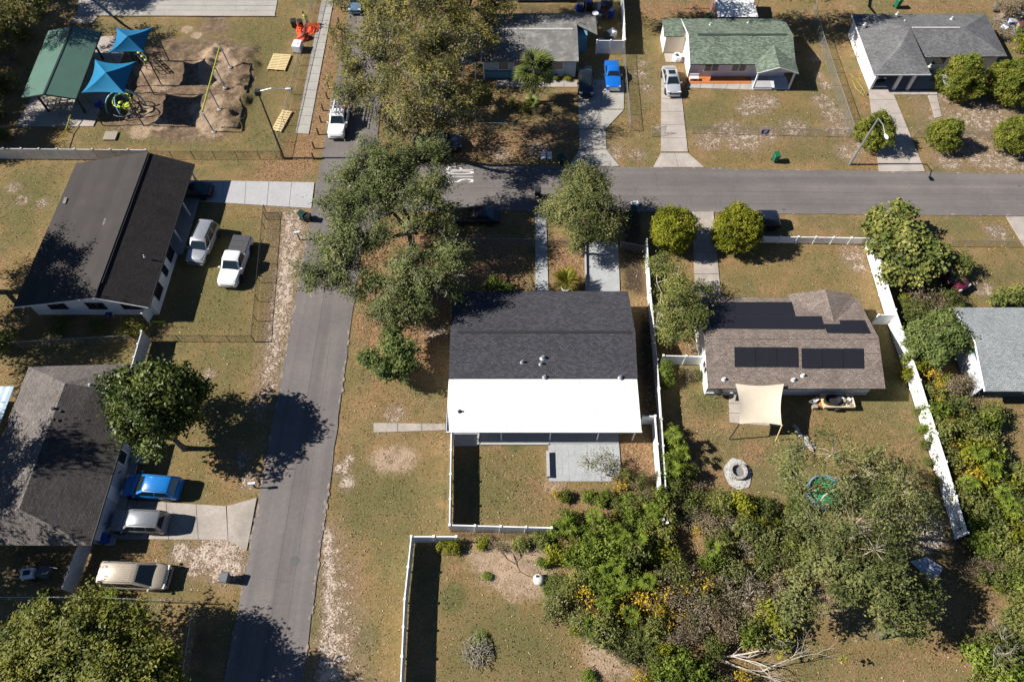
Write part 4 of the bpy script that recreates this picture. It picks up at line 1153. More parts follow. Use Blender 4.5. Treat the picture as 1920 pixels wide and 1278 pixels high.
# ---------------------------------------------------------------- vehicles (local frame: +X forward, z=0 on the ground)
CAR = {
 # stations: (u rear..front, half-width factor, top z); cabin: base u0,u1, roof u0,u1, base z, roof z, roof half-width factor
 'suv':    dict(L=4.75, W=1.90, st=[(0,.80,.62),(.012,.92,.98),(.05,.98,1.04),(.5,1,1.04),(.72,1,1.05),(.80,.99,1.04),(.93,.95,.98),(.975,.88,.86),(1,.74,.60)], cab=(.015,.745,.05,.60,1.02,1.74,.78), wr=.37),
 'hatch':  dict(L=4.35, W=1.80, st=[(0,.80,.60),(.012,.92,.92),(.05,.97,.98),(.5,1,.98),(.72,1,.99),(.82,.98,.96),(.93,.93,.88),(.975,.85,.78),(1,.72,.58)], cab=(.02,.755,.10,.56,.96,1.58,.76), wr=.33),
 'van':    dict(L=5.05, W=1.98, st=[(0,.84,.55),(.01,.95,.95),(.04,.98,1.02),(.5,1,1.02),(.76,1,1.06),(.84,.98,1.02),(.94,.92,.90),(.98,.84,.76),(1,.70,.55)], cab=(.01,.83,.035,.60,1.0,1.76,.80), wr=.34),
 'sedan':  dict(L=4.75, W=1.82, st=[(0,.76,.58),(.015,.88,.90),(.06,.95,.99),(.2,.99,1.0),(.5,1,.95),(.70,1,.94),(.82,.98,.90),(.93,.92,.80),(.975,.82,.70),(1,.68,.54)], cab=(.10,.735,.27,.545,.93,1.46,.74), wr=.33),
 'pickup': dict(L=5.85, W=2.0, st=[(0,.90,.62),(.008,.97,1.02),(.03,.99,1.06),(.40,1,1.07),(.72,1,1.10),(.80,.99,1.10),(.94,.95,1.04),(.98,.90,.90),(1,.78,.62)], cab=(.395,.735,.42,.62,1.06,1.83,.78), wr=.40),
 'classic':dict(L=4.75, W=1.80, st=[(0,.88,.55),(.01,.95,.80),(.04,.97,.88),(.3,1,.90),(.6,1,.90),(.66,1,.89),(.95,.96,.84),(.99,.93,.78),(1,.90,.50)], cab=(.20,.64,.32,.53,.88,1.36,.76), wr=.33),
}
def loft(b, rings):
    n = len(rings[0])
    base = len(b.v)
    vs = [p for r in rings for p in r]
    fs = [(i*n+k, i*n+(k+1) % n, (i+1)*n+(k+1) % n, (i+1)*n+k) for i in range(len(rings)-1) for k in range(n)]
    fs += [tuple(range(n))[::-1], tuple(range((len(rings)-1)*n, len(rings)*n))]
    b.add(vs, fs)
WHEEL = None
def wheel_meshes():
    global WHEEL
    if WHEEL: return WHEEL
    def ob(b, nm, m_):
        me = bpy.data.meshes.new(nm); me.from_pydata(b.v, [], b.f); me.materials.append(m_)
        me.polygons.foreach_set('use_smooth', [True]*len(me.polygons)); me.update(); me.set_sharp_from_angle(angle=R(35)); return me
    t = B(); t.lathe([(.62,-.11),(.95,-.12),(1,-.08),(1,.08),(.95,.12),(.62,.11)], 20)
    r = B(); r.lathe([(.60,-.10),(.62,.10),(.45,.07),(.12,.09)], 14)
    WHEEL = (ob(t, 'tyre', RUBBER), ob(r, 'rim', CHROME))
    return WHEEL
def car(kind, name, label, at, heading, pm, roofpaint=None, extras=(), scale=1., cat='car', z=.02):
    """at: ground position under the car's middle; heading in degrees (0 = +X)"""
    s = CAR[kind]
    L, W = s['L']*scale, s['W']*scale
    t = T(name, label, cat, (at[0], at[1], z), R(heading))
    X = lambda u: (u-.5)*L
    b = B(); rings = []
    zb = .26
    for u, hw, zt in s['st']:
        h = hw*W/2
        half = [(h*.86, zb), (h, zb+.16), (h*1.0, zb+(zt-zb)*.62), (h*.975, zt-.10), (h*.90, zt-.02), (h*.62, zt+.015), (h*.25, zt+.03)]
        rings.append([(X(u), y, z_) for y, z_ in half] + [(X(u), -y, z_) for y, z_ in half[::-1]])
    loft(b, rings)
    body = b.build('body', pm, t, True, True, 38)
    cu0, cu1, ru0, ru1, bz, rz, rw = s['cab']
    wr = s['wr']
    ax_f, ax_r = X(.815 if kind != 'van' else .82), X(.19 if kind != 'pickup' else .20)
    hwb, hwr = W/2*.93, W/2*rw
    # cabin: painted shell
    b = B(); rings = []
    def ring(x0, x1, h, z_, cr):
        return [(x0, -h+cr, z_), (x0+cr*.6, -h, z_), (x1-cr, -h, z_), (x1, -h+cr*1.6, z_), (x1, h-cr*1.6, z_), (x1-cr, h, z_), (x0+cr*.6, h, z_), (x0, h-cr, z_)]
    rings = [ring(X(cu0), X(cu1), hwb, bz-.05, .10), ring(X(ru0), X(ru1), hwr, rz-.06, .16), ring(X(ru0)+.08, X(ru1)-.10, hwr-.10, rz, .14)]
    loft(b, rings)
    cabo = b.build('cabin', roofpaint or pm, t, True, True, 30)
    # glazing, standing slightly proud of the shell
    def pane(nm, q, inset=.1, off=.012):
        q = [Vector(p) for p in q]
        c = sum(q, Vector())/4
        n = (q[1]-q[0]).cross(q[2]-q[0]).normalized()
        if n.dot(c - Vector((X(.5), 0, .9))) < 0: n = -n
        q = [p + (c-p)*inset + n*off for p in q]
        B().add(q + [p - n*.02 for p in q], [(0,1,2,3),(4,5,6,7),(0,1,5,4),(1,2,6,5),(2,3,7,6),(3,0,4,7)]).build(nm, CARGLASS, cabo, True)
    zl, zu = bz-.01, rz-.08
    pane('windshield', [(X(cu1)-.02, -hwb+.10, zl), (X(cu1)-.02, hwb-.10, zl), (X(ru1)+.02, hwr-.14, zu), (X(ru1)+.02, -hwr+.14, zu)], .05)
    pane('rear_window', [(X(cu0)+.02, -hwb+.10, zl+.02), (X(cu0)+.02, hwb-.10, zl+.02), (X(ru0)-.0, hwr-.12, zu), (X(ru0)-.0, -hwr+.12, zu)], .10)
    for sg in (-1, 1):
        um = [0, .36, .70, 1] if kind in ('suv', 'van') else ([0, .5, 1] if kind in ('hatch', 'sedan') else [0, 1])
        a0, a1, c0, c1 = X(cu0)+.12, X(cu1)-.16, X(ru0)+.10, X(ru1)-.12
        for i in range(len(um)-1):
            g = .02
            pane('side_window', [(a0+(a1-a0)*(um[i]+g), sg*hwb, zl+.03), (a0+(a1-a0)*(um[i+1]-g), sg*hwb, zl+.03),
                                 (c0+(c1-c0)*(um[i+1]-g), sg*hwr, zu+.0), (c0+(c1-c0)*(um[i]+g), sg*hwr, zu+.0)], .06)
        # mirrors, lights
        B().cbox((X(cu1)-.22, sg*(W/2+.09), bz-.02), .12, .20, .14).build('mirror', pm if kind != 'classic' else CHROME, body, True)
        B().cbox((X(.965), sg*W/2*.70, .66 if kind != 'pickup' else .78), .18, .34, .15).build('headlight', LAMP_CLEAR, body, True)
        B().cbox((X(.012)+.03, sg*W/2*.78, .70), .07, .20, .18).build('taillight', LAMP_RED, body, True)
        for ax in (ax_f, ax_r):
            B().lathe([(wr*1.16, 0), (wr*1.16, .012)], 18, (0, 0, 0)).build('wheel_arch', PL_BLACK, body, True).matrix_local = Matrix.Translation((ax, sg*(W/2+.004), wr+.02)) @ Matrix.Rotation(R(90)*-sg, 4, 'X')
            w_ = bpy.data.objects.new('wheel', None); link(w_, t)
            w_.location = (ax, sg*(W/2-.085), wr); w_.rotation_euler = (R(-90)*sg, 0, 0)
            for me in wheel_meshes():
                o = bpy.data.objects.new(me.name, me); link(o, w_); o.scale = (wr, wr, .9)
    # bumpers, grille
    B().cbox((X(1)-.03, 0, .50), .06, W*.60, .20).build('grille', PL_BLACK if kind != 'classic' else CHROME, body, True)
    bm = CHROME if kind in ('classic',) else PL_BLACK if kind == 'pickup' else pm
    B().cbox((X(1)-.01, 0, .30), .10, W*.80, .16).build('bumper', bm, body, True); B().cbox((X(0)+.01, 0, .34), .10, W*.86, .18).build('bumper', bm, body, True)
    if 'rails' in extras:
        for sg in (-1, 1):
            B().bar((X(ru0)+.25, sg*(hwr-.10), rz+.03), (X(ru1)-.3, sg*(hwr-.10), rz+.03), .045, .05).build('roof_rail', PL_BLACK, cabo, True)
    if 'ribs' in extras:
        for k in range(-3, 4):
            B().bar((X(ru0)+.25, k*.16, rz+.004), (X(ru1)-.35, k*.16, rz+.004), .035, .02).build('roof_rib', roofpaint or pm, cabo, True)
    if 'tonneau' in extras:
        B().box(X(.015), X(.388), -W/2*.88, W/2*.88, 1.06, 1.16).build('bed_cover', simple('bed_cover_black', (.055, .055, .058), .75, .1, 4), t, True)
        for k in (.14, .265): B().box(X(k)-.012, X(k)+.012, -W/2*.86, W/2*.86, 1.16, 1.175).build('bed_cover_seam', PL_BLACK, t, True)
    if 'rack' in extras:
        for sg in (-1, 1):
            for u in (.02, .2, .385): B().bar((X(u), sg*W/2*.86, 1.05), (X(u), sg*W/2*.86, 1.95), .05).build('rack_post', GALV, t, True)
            B().bar((X(.0), sg*W/2*.86, 1.97), (X(.66), sg*W/2*.82, 1.97), .05).build('rack_rail', GALV, t, True)
        for u in (.02, .15, .28, .39, .52, .64): B().bar((X(u), -W/2*.86, 2.0), (X(u), W/2*.86, 2.0), .05).build('rack_crossbar', TRIM_W, t, True)
        B().box(X(.02), X(.39), -W/2*.80, W/2*.80, 1.08, 1.10).build('bed_floor', PL_BLACK, t, True)
        for k, (m_, w2) in enumerate(((PL_YELLOW, .3), (GALV, .4), (CHROME, .35), (PL_ORANGE, .25), (GALV, .5))):
            B().cbox((X(.06+.065*k), (-.4, .35, -.2, .45, .1)[k], 1.10), .5, w2, .28, .3*k).build('tool_box', m_, t, True)
        for k in (-.35, .05): B().bar((X(.0), k, 2.06), (X(.62), k, 2.06), .07, .06).bar((X(.0), k+.3, 2.06), (X(.62), k+.3, 2.06), .07, .06).build('ladder', GALV, t, True)
        B().cbox((X(.56), 0, rz), .22, 1.1, .12).build('light_bar', TRIM_W, t, True)
    if 'scoop' in extras:
        B().bar((X(.66), 0, .93), (X(.97), 0, .87), .05, .03).build('hood_crease', pm, body, True)
    if 'dark_roof_glass' in extras:
        B().box(X(ru0)+.3, X(ru1)-.3, -hwr*.6, hwr*.6, rz+.002, rz+.012).build('sunroof', CARGLASS, cabo, True)
    return t
PT_SILVER = paint('paint_silver', (.36, .37, .39), .3, .5, .35)
PT_SILVER2 = paint('paint_silver_pale', (.50, .51, .53), .3, .5, .3)
PT_WHITE = paint('paint_white', (.78, .78, .77), .3)
PT_BLUE = paint('paint_bright_blue', (.010, .165, .48), .25, .8)
PT_BLUE2 = paint('paint_cobalt', (.008, .13, .50), .28, .8)
PT_BEIGE = paint('paint_champagne', (.40, .335, .255), .32, .5, .25)
PT_BLACK = paint('paint_black', (.016, .016, .018), .25, .7)
PT_NAVY = paint('paint_dark_navy', (.012, .016, .028), .25, .7)
PT_RED = paint('paint_maroon', (.14, .015, .035), .3)
def C(px, py, z=.8): return P2(px, py, z)
car('suv', 'suv', 'silver SUV with ribbed roof parked beside the white pickup', C(378,452,1.0), -97, PT_SILVER, extras=('ribs', 'rails'), scale=1.02, cat='SUV')
car('pickup', 'pickup_truck', 'white pickup with black bed cover parked on the grass', C(440,487,.9), -95, PT_WHITE, extras=('tonneau',), cat='pickup')
car('hatch', 'hatchback', 'bright blue hatchback parked in front of the taupe roofed house', C(282,910,.9), 176, PT_BLUE, extras=('rails', 'ribs'), scale=1.06, cat='car')
car('suv', 'suv', 'silver-roofed small SUV on the bleached concrete driveway', C(258,976,.9), 178, paint('paint_dark_silver', (.24, .245, .26), .3, .5, .35), scale=.93, extras=('rails',), cat='SUV')
car('van', 'minivan', 'beige minivan parked on bare sandy grass by sheet metal fence', C(252,1078,.9), -2, PT_BEIGE, extras=('ribs', 'rails'), cat='minivan')
car('pickup', 'utility_truck', 'white utility truck with ladder rack parked under the oak', C(635,219,1.0), -91, PT_WHITE, extras=('rack',), scale=.96, cat='truck')
car('sedan', 'sedan', 'black sedan parked beside the bright blue vintage car', C(1099,150), -92, PT_BLACK, cat='car', extras=('dark_roof_glass',))
car('classic', 'vintage_car', 'bright blue vintage coupe with long hood on the driveway', C(1149,138), -91, PT_BLUE2, cat='car', extras=('scoop',))
car('sedan', 'sedan', 'silver sedan on the narrow driveway left of the green roof', C(1259,149), -88, PT_SILVER2, scale=.98, cat='car', extras=('dark_roof_glass',))
car('suv', 'suv', 'dark navy SUV half hidden under the moss-hung oak', C(826,266), 3, PT_NAVY, cat='SUV', scale=.98)
car('sedan', 'sedan', 'black sedan at the kerb in deep tree shade', C(893,402), 178, PT_BLACK, cat='car')
car('hatch', 'hatchback', 'dark car tucked behind the round clipped shrub', C(1424,412), 180, PT_NAVY, cat='car', scale=.95)
car('sedan', 'sedan', 'dark blue car in the shaded carport of the brown gable house', C(356,354), 178, PT_NAVY, cat='car', scale=.95)
car('hatch', 'hatchback', 'maroon car almost swallowed by the sea grape bushes', C(1780,512), -60, PT_RED, cat='car', scale=.95)
car('sedan', 'sedan', 'blue-grey car at the kerb at the top edge under the oak', C(668,-2), -90, paint('paint_steel_blue', (.10, .17, .26), .3), cat='car')
car('suv', 'suv', 'dark vehicle inside the open garage of the grey hip roof', (43.3, 69.2), -90, PT_BLACK, cat='SUV', scale=.6)
# ---------------------------------------------------------------- play area
sh = T('picnic_shelter', 'green metal gable roof picnic shelter on dark posts', 'shelter', (-51.6, 67.5, 0))
def sl(nm, pts, n):
    """one roof slope as n standing-seam sheets: pts ridge0, ridge1, eave1, eave0"""
    a, b, c, d = [Vector(p) for p in pts]
    for i in range(n):
        u0, u1 = i/n, (i+1)/n
        q = [a.lerp(b, u0), a.lerp(b, u1), d.lerp(c, u1), d.lerp(c, u0)]
        B().slab([tuple(v) for v in q], .05).build('roof_sheet', MET_GREEN, sh)
rt, rb_ = P(136, 49, 3.85), P(82, 176, 3.85)
el_t, el_b = P(91, 58, 3.0), P(40, 183, 3.0)
er_t, er_b = P(190, 59, 3.0), P(142, 185, 3.0)
sl('l', [rt, rb_, el_b, el_t], 12); sl('r', [rt, rb_, er_b, er_t], 12)
B().bar((rt[0], rt[1], 3.85), (rb_[0], rb_[1], 3.85), .20, .05).build('ridge_cap', MET_DKGREEN, sh)
for a, b in ((el_t, el_b), (er_t, er_b)):
    B().bar((a[0], a[1], 2.92), (b[0], b[1], 2.92), .10, .14).build('eave_beam', MET_DKGREEN, sh)
for a, r_, b in ((el_t, rt, er_t), (el_b, rb_, er_b)):
    B().bar((a[0], a[1], 2.9), (r_[0], r_[1], 3.72), .10, .14).bar((r_[0], r_[1], 3.72), (b[0], b[1], 2.9), .10, .14).build('gable_beam', MET_DKGREEN, sh)
for (ex, ey) in ((el_t[0]+.9, el_t[1]-1.2), (el_b[0]+.9, el_b[1]+1.2), (er_t[0]-.9, er_t[1]-1.2), (er_b[0]-.9, er_b[1]+1.2)):
    B().cbox((ex, ey, 0), .2, .2, 3.1).build('post', MET_DKGREEN, sh)
def picnic(label, c, rz, grp=None):
    t = T('picnic_table', label, 'table', (*c, .03), rz, grp)
    for k in range(4): B().box(-.9, .9, -.36+k*.185, -.36+k*.185+.17, .72, .76).build('board', WOOD_GREY, t, True)
    for sg in (-1, 1):
        for k in range(2): B().box(-.9, .9, sg*.68-.12+k*.125, sg*.68-.12+k*.125+.11, .42, .46).build('seat_board', WOOD_GREY, t, True)
        B().bar((sg*.65, -.7, .40), (sg*.65, .7, .40), .06, .08).bar((sg*.65, -.55, 0), (sg*.65, -.2, .72), .06).bar((sg*.65, .55, 0), (sg*.65, .2, .72), .06).build('leg_frame', BLACKSTEEL, t, True)
    return t
picnic('weathered picnic table at the lower end of the green shelter', P2(106, 196), .1)
picnic('second picnic table deeper inside the green shelter', (-51.3, 67.5), .1)
picnic('third picnic table at the upper end of the green shelter', (-51.2, 71.5), .1)
def sail(label, cor, apex, ze, za, mat, posts):
    c = [Vector(P(*q, ze)) for q in cor]      # TL TR BR BL
    a = Vector(P(*apex, za))
    t = T('shade_canopy', label, 'canopy', (a.x, a.y, 0))
    nseg, ndep = 12, 8
    for i in range(4):
        p, q = c[i], c[(i+1) % 4]
        mid_in = (a - (p+q)/2); mid_in.z = 0
        vs, fs = [], []
        for r_ in range(ndep+1):
            v = r_/ndep
            for k in range(nseg+1):
                u = k/nseg
                e = p.lerp(q, u) + mid_in*(.14*4*u*(1-u))
                pt = e.lerp(a, v)
                pt.z = e.z + (a.z-e.z)*(v**1.25)
                vs.append(pt)
        for r_ in range(ndep):
            for k in range(nseg):
                j = r_*(nseg+1)+k
                fs.append((j, j+1, j+nseg+2, j+nseg+1))
        bb = B().add(vs, fs)
        bb.add([v - Vector((0, 0, .02)) for v in vs], [f[::-1] for f in fs])
        bb.build('canopy_panel', mat, t, smooth=True, sharp=0)
    for p in c:
        B().tube([(p.x, p.y, 0), (p.x, p.y, p.z-.05)], .07, 8).build('post', BLACKSTEEL, t)
    return t
sail('bright blue pyramid shade canopy, lower of the two', [(178,112),(255,115),(234,176),(153,174)], (198,136), 4.5, 6.0, FAB_BLUE, 4)
sail('deep blue pyramid shade canopy, upper of the two', [(218,52),(286,51),(270,97),(203,99)], (239,68), 4.5, 6.0, simple('shade_cloth_deep_blue', (.008, .13, .26), .75, .08, 1.2, spec=.2), 4)
# swing frame
sw = T('swing_frame', 'long yellow top beam swing frame on grey-blue legs', 'swing', P2(405, 175))
s0, s1 = Vector(P(412, 88, 2.7)), Vector(P(379, 210, 2.7))
B().tube([s0, s1], .09, 8).build('top_beam', simple('beam_lime', (.34, .36, .05), .5), sw)
for k in range(4):
    p = s0.lerp(s1, k/3)
    B().tube([p + Vector((.1, -.15*(k == 3), -.1)), (p.x+.35, p.y-.2, -.05)], .07, 8).build('leg', simple('leg_steel_blue%d' % k, (.17, .22, .28), .5), sw)
    B().lathe([(.28, -.1), (.26, .12), (.1, .16)], 10, (p.x+.35, p.y-.2, 0)).build('footing', CONC, sw)
# climber with rings
cl = T('play_climber', 'round climbing frame with cyan hoops and lime green panels', 'play structure', P2(238, 205))
cx, cy = P2(240, 208)
def hoop(c, r, tilt, az, col, z, a0=0, a1=360, rad=.06):
    pts = []
    for a in np.linspace(a0, a1, 22):
        v = Vector((r*math.cos(R(a)), r*math.sin(R(a))*math.cos(R(tilt)), r*math.sin(R(a))*math.sin(R(tilt))))
        v.rotate(Matrix.Rotation(R(az), 3, 'Z'))
        pts.append((c[0]+v.x, c[1]+v.y, max(.02, z+v.z)))
    B().tube(pts, rad, 7).build('hoop', col, cl)
hoop((cx, cy), 2.1, 70, 20, PL_CYAN, .3, 0, 180, .08); hoop((cx-.3, cy+.2), 1.6, 75, 100, PL_CYAN, .2, 0, 180, .07)
hoop((cx+.4, cy), 1.9, 80, -40, BLACKSTEEL, .2, 0, 180); hoop((cx+.1, cy-.2), 1.3, 60, 150, PL_LIME, .3, 0, 180)
hoop((cx, cy), 1.7, 10, 0, BLACKSTEEL, .9); hoop((cx, cy), 1.0, 8, 0, PL_LIME, 1.5)
for k in range(6):
    a = R(60*k+15)
    B().tube([(cx+1.7*math.cos(a), cy+1.7*math.sin(a), 0), (cx+1.0*math.cos(a+.4), cy+1.0*math.sin(a+.4), 1.5)], .05, 6).build('strut', PL_LIME if k == 1 else BLACKSTEEL, cl)
for k, (dx, dy, z, r_) in enumerate(((.4, -.2, 1.0, .42), (-.5, .3, .9, .26), (.9, -.5, .5, .3))):
    B().lathe([(r_, 0), (r_*1.02, .06), (r_*.3, .14)], 14, (cx+dx, cy+dy, z)).build('disc_step', PL_LIME if k != 2 else PL_GREY, cl)
for k in range(5): B().lathe([(.22, 0), (.26, .12), (.2, .26)], 10, (cx+.5+.35*(k % 3), cy-1.1+.35*(k//3), .05)).build('stepping_pod', PL_GREY, cl)
c2 = T('climbing_net', 'dark rope climbing net with yellow holds behind the blue canopies', 'play structure', P2(272, 118))
ax_, ay_ = P2(262, 108); bx_, by_ = P2(288, 135)
for k in range(5):
    u = k/4
    x, y = ax_+(bx_-ax_)*u, ay_+(by_-ay_)*u
    B().tube([(x-.9, y+.4, 0), (x-.4, y+.2, 1.6), (x+.4, y-.2, 1.6), (x+.9, y-.4, 0)], .045, 6).build('rope_arch', BLACKSTEEL, c2)
for z, o_ in ((1.6, .4), (1.6, -.4), (.8, .65), (.8, -.65)): B().tube([(ax_-o_, ay_+o_*.5, z), (bx_-o_, by_+o_*.5, z)], .045, 6).build('rope', BLACKSTEEL, c2)
for k in range(5): B().lathe([(.16, 0), (.18, .08), (.05, .14)], 8, (ax_+(bx_-ax_)*k/4-.2, ay_+(by_-ay_)*k/4, 1.62)).build('hold', PL_LIME, c2)
# spring rider, board, small things
sr = T('spring_rider', 'small black and blue spring rider under the lower blue canopy', 'play structure', P2(190, 205))
p = P2(190, 205); B().tube([(p[0], p[1], 0), (p[0], p[1], .5)], .1, 8).build('spring', BLACKSTEEL, sr); B().cbox((p[0], p[1], .5), .9, .35, .35, .7).build('body', PL_BLUE, sr); B().cbox((p[0]+.3, p[1]+.25, .8), .2, .3, .35, .7).build('head', PL_BLUE, sr)
sd2 = T('sandbox_lid', 'weathered tan wooden lid lying on the churned earth', 'board', P2(207, 256))
p = P2(207, 256)
for k in range(5): B().cbox((p[0]-.5+.28*k, p[1], 0), .26, 1.3, .16, .0).build('plank', WOOD_GREY, sd2)
edg = T('timber_edging', 'black play area edging along the right of the churned earth', 'edging', P2(463, 200))
q = [P2(478, 120), P2(446, 241), P2(416, 241)]
for i in range(2): B().bar((*q[i], .08), (*q[i+1], .08), .14, .26).build('edge_board', PL_BLACK, edg)
ye = T('barrier_tape', 'yellow barrier tape strung low near the shelter', 'tape', P2(128, 250))
B().tube([(*P2(140, 225), .8), (*P2(128, 250), .5), (*P2(114, 278), .7)], .05, 5).build('tape', YTAPE, ye)
for q in (P2(140, 225), P2(114, 278)): B().bar((*q, 0), (*q, .85), .05).build('stake', WOOD_POST, ye)
# pallets: boards one by one
def pallet(label, c, rz, lx, ly, n, tilt=0):
    t = T('pallet', label, 'pallet', (*c, .0), rz)
    for k in range(n):
        y = -ly/2 + ly*(k+.5)/n
        B().box(-lx/2, lx/2, y-ly/n*.36, y+ly/n*.36, .13, .16).build('board', WOOD_NEW, t, True)
    for x in (-lx/2+.06, 0, lx/2-.06): B().box(x-.05, x+.05, -ly/2, ly/2, .0, .128).build('stringer', WOOD_NEW, t, True)
    return t
pallet('pale new wooden pallet beside the white container, larger one', P2(524, 118), -.10, 2.2, 2.9, 10)
pallet('long narrow pale wooden pallet near the leaning street light', P2(529, 228), -.22, 1.15, 3.4, 9)
# white container, bins, red netting
wc = T('water_container', 'white plastic container on the grass above the pallet', 'container', P2(560, 93))
p = P2(560, 94); B().cbox((*p, 0), 1.0, 1.3, .95, -.12).build('tank', PL_WHITE, wc); B().lathe([(.2, 0), (.2, .06)], 12, (p[0], p[1], .95)).build('lid', PL_WHITE, wc); B().cbox((p[0], p[1], .0), 1.06, 1.36, .12, -.12).build('base', PL_GREY, wc)
nt_ = T('safety_netting', 'heaped orange and red safety netting by the sidewalk', 'netting', P2(567, 65))
rr_ = random.Random(5)
p = P2(568, 68)
bb = B()
for r0, h0, dx, dy in ((.75, 1.0, .1, -.4), (.7, .5, -.2, .9), (.8, .35, 1.0, 1.2), (.5, .9, -.5, 1.3)):
    pr = [(r0*(1-i/6)**.7 + .02, h0*i/6) for i in range(7)]
    n0 = len(bb.v); bb.lathe(pr, 12, (p[0]+dx, p[1]+dy, 0))
    for i in range(n0, len(bb.v)):
        v = bb.v[i]; bb.v[i] = (v[0]+rr_.uniform(-.12, .12), v[1]+rr_.uniform(-.12, .12), max(0, v[2]+rr_.uniform(-.1, .1)))
bb.build('net_heap', PL_ORANGE, nt_, smooth=False)
B().add([(p[0]+.2, p[1]+1.0, .1), (p[0]+2., p[1]+1.3, .05), (p[0]+1.9, p[1]+2.0, .5), (p[0]+.1, p[1]+1.7, .6)], [(0, 1, 2, 3)]).build('net_sheet', NET_OR, nt_)

def wheelie(label, px, py, mat, rz=0., z=0., lid=None, h=1.05):
    c = P2(px, py)
    t = T('wheelie_bin', label, 'bin', (*c, z), rz)
    b = B(); w0, w1 = .24, .30
    vs = [(-w0, -w0*1.1, .08), (w0, -w0*1.1, .08), (w0, w0*1.1, .08), (-w0, w0*1.1, .08), (-w1, -w1*1.15, h-.1), (w1, -w1*1.15, h-.1), (w1, w1*1.2, h-.1), (-w1, w1*1.2, h-.1)]
    b.add(vs, [(3,2,1,0),(4,5,6,7),(0,1,5,4),(1,2,6,5),(2,3,7,6),(3,0,4,7)])
    b.build('body', mat, t, True)
    B().add([(-.33, -.38, h-.1), (.33, -.38, h-.1), (.33, .40, h-.06), (-.33, .40, h-.06), (-.28, -.34, h-.02), (.28, -.34, h-.02), (.28, .34, h+.03), (-.28, .34, h+.03)],
            [(3,2,1,0),(4,5,6,7),(0,1,5,4),(1,2,6,5),(2,3,7,6),(3,0,4,7)]).build('lid', lid or mat, t, True)
    B().tube([(-.3, .42, h-.12), (.3, .42, h-.12)], .02, 6).build('handle', mat, t, True)
    for sg in (-1, 1): B().lathe([(.11, -.03), (.12, 0), (.11, .03)], 10).build('wheel', RUBBER, t, True).matrix_local = Matrix.Translation((sg*.27, .26, .12)) @ Matrix.Rotation(R(90), 4, 'Y')
    return t
wheelie('green wheelie bin on the grass verge below the green roof', 1452, 302, PL_GREEN, .2)
wheelie('green wheelie bin beside the white paper box at the kerb', 1186, 402, PL_GREEN, .1, lid=PL_DKGREEN)
wheelie('black wheelie bin standing on the road at the walkway', 1008, 369, PL_BLACK, 0, h=1.1)
wheelie('grey wheelie bin on sandy grass at the asphalt edge', 428, 1087, PL_GREY, -.1)
wheelie('dark green wheelie bin beside the new concrete driveway', 570, 411, PL_DKGREEN, 1.0)
wheelie('dark wheelie bin leaning against the dark green bin', 579, 413, PL_BLACK, 1.4, h=.9)
wheelie('green wheelie bin in tree shade above the road', 1052, 306, PL_DKGREEN, .4)
wheelie('blue wheelie bin behind the silver-roofed small SUV', 201, 1013, PL_BLUE, .2, h=.95)
wheelie('green wheelie bin at the top edge behind the grey hip roof', 1680, 14, PL_GREEN, .3, h=1.2)
wheelie('green wheelie bin behind the ridge of the green roof', 1326, 42, PL_GREEN, .1)
wheelie('black lidded bin standing by the orange netting', 553, 52, PL_BLACK, .1)
wheelie('second black bin touching the orange netting', 565, 51, PL_BLACK, .3, h=.9)
wb = T('paper_box', 'white cardboard box lying at the kerb beside the green bin', 'box', P2(1190, 385)); p = P2(1190, 385); B().cbox((*p, .02), .7, .5, .35, .2).build('carton', PL_WHITE, wb); B().cbox((p[0], p[1], .37), .3, .5, .02, .2).build('flap', PL_WHITE, wb)
p = P2(1018, 300)
for k in range(2):
    x = p[0]+.7*k
    jk = T('plastic_chair', ('white plastic chair left at the roadside in tree shade, farther from the bin', 'white plastic chair left at the roadside in tree shade, nearer the bin')[k], 'chair', (x, p[1], 0))
    B().box(x-.25, x+.25, p[1]-.25, p[1]+.25, .42, .46).build('seat', PL_WHITE, jk); B().box(x-.25, x+.25, p[1]+.22, p[1]+.27, .46, .95).build('backrest', PL_WHITE, jk)
    for a in (-.22, .22):
        for c_ in (-.22, .22): B().bar((x+a, p[1]+c_, 0), (x+a, p[1]+c_, .42), .04).build('leg', PL_WHITE, jk)
# wooden bollards along the verge
bol = None
for px, py in ((645,0),(648,21),(641,22),(636,45),(635,55),(632,80),(616,166),(614,185),(606,207),(602,229),(597,252),(589,278),(588,298)):
    c = P2(px, py)
    if bol is None:
        bol = T('bollard', 'short dark wooden bollard in the row between sidewalk and asphalt', 'bollard', c, 0, 'wooden bollards along the verge')
        B().tube([(0, 0, -.05), (0, 0, .85), (0, 0, .92)], [.10, .10, .06], 8).build('shaft', WOOD_POST, bol, True)
    else:
        o = copy_tree(bol); o.location = (*c, 0)
# street lights
def lamp(label, base, top, arm, h, base_m, head_dir):
    c = P2(*base); tp = P(*top, h)
    t = T('street_light', label, 'street light', c)
    B().tube([(*c, 0), (c[0]+(tp[0]-c[0]), tp[1], h)], [.13, .08], 8).build('pole', base_m, t)
    a = Vector((tp[0], tp[1], h)); e = a + Vector(arm)
    B().tube([a, a.lerp(e, .5)+Vector((0, 0, .25)), e], .045, 6).build('arm', GALV, t)
    d = Vector(arm); d.z = 0; d.normalize()
    hd = B(); hd.tube([e-d*.1, e+d*.15, e+d*.5, e+d*.62], [.06, .15, .16, .05], 8); hd.build('lamp_head', TRIM_W if base_m is GALV else GALV, t, smooth=True)
    return t
t = lamp('dark wooden street light pole at the corner of the play area', (532,296), (483,172), (2.9, .0, .3), 8.85, WOOD_POST, 0)
tp = P(483, 172, 8.85); B().cbox((tp[0], tp[1], 8.5), .5, .5, .5).build('transformer', PL_BLACK, t)
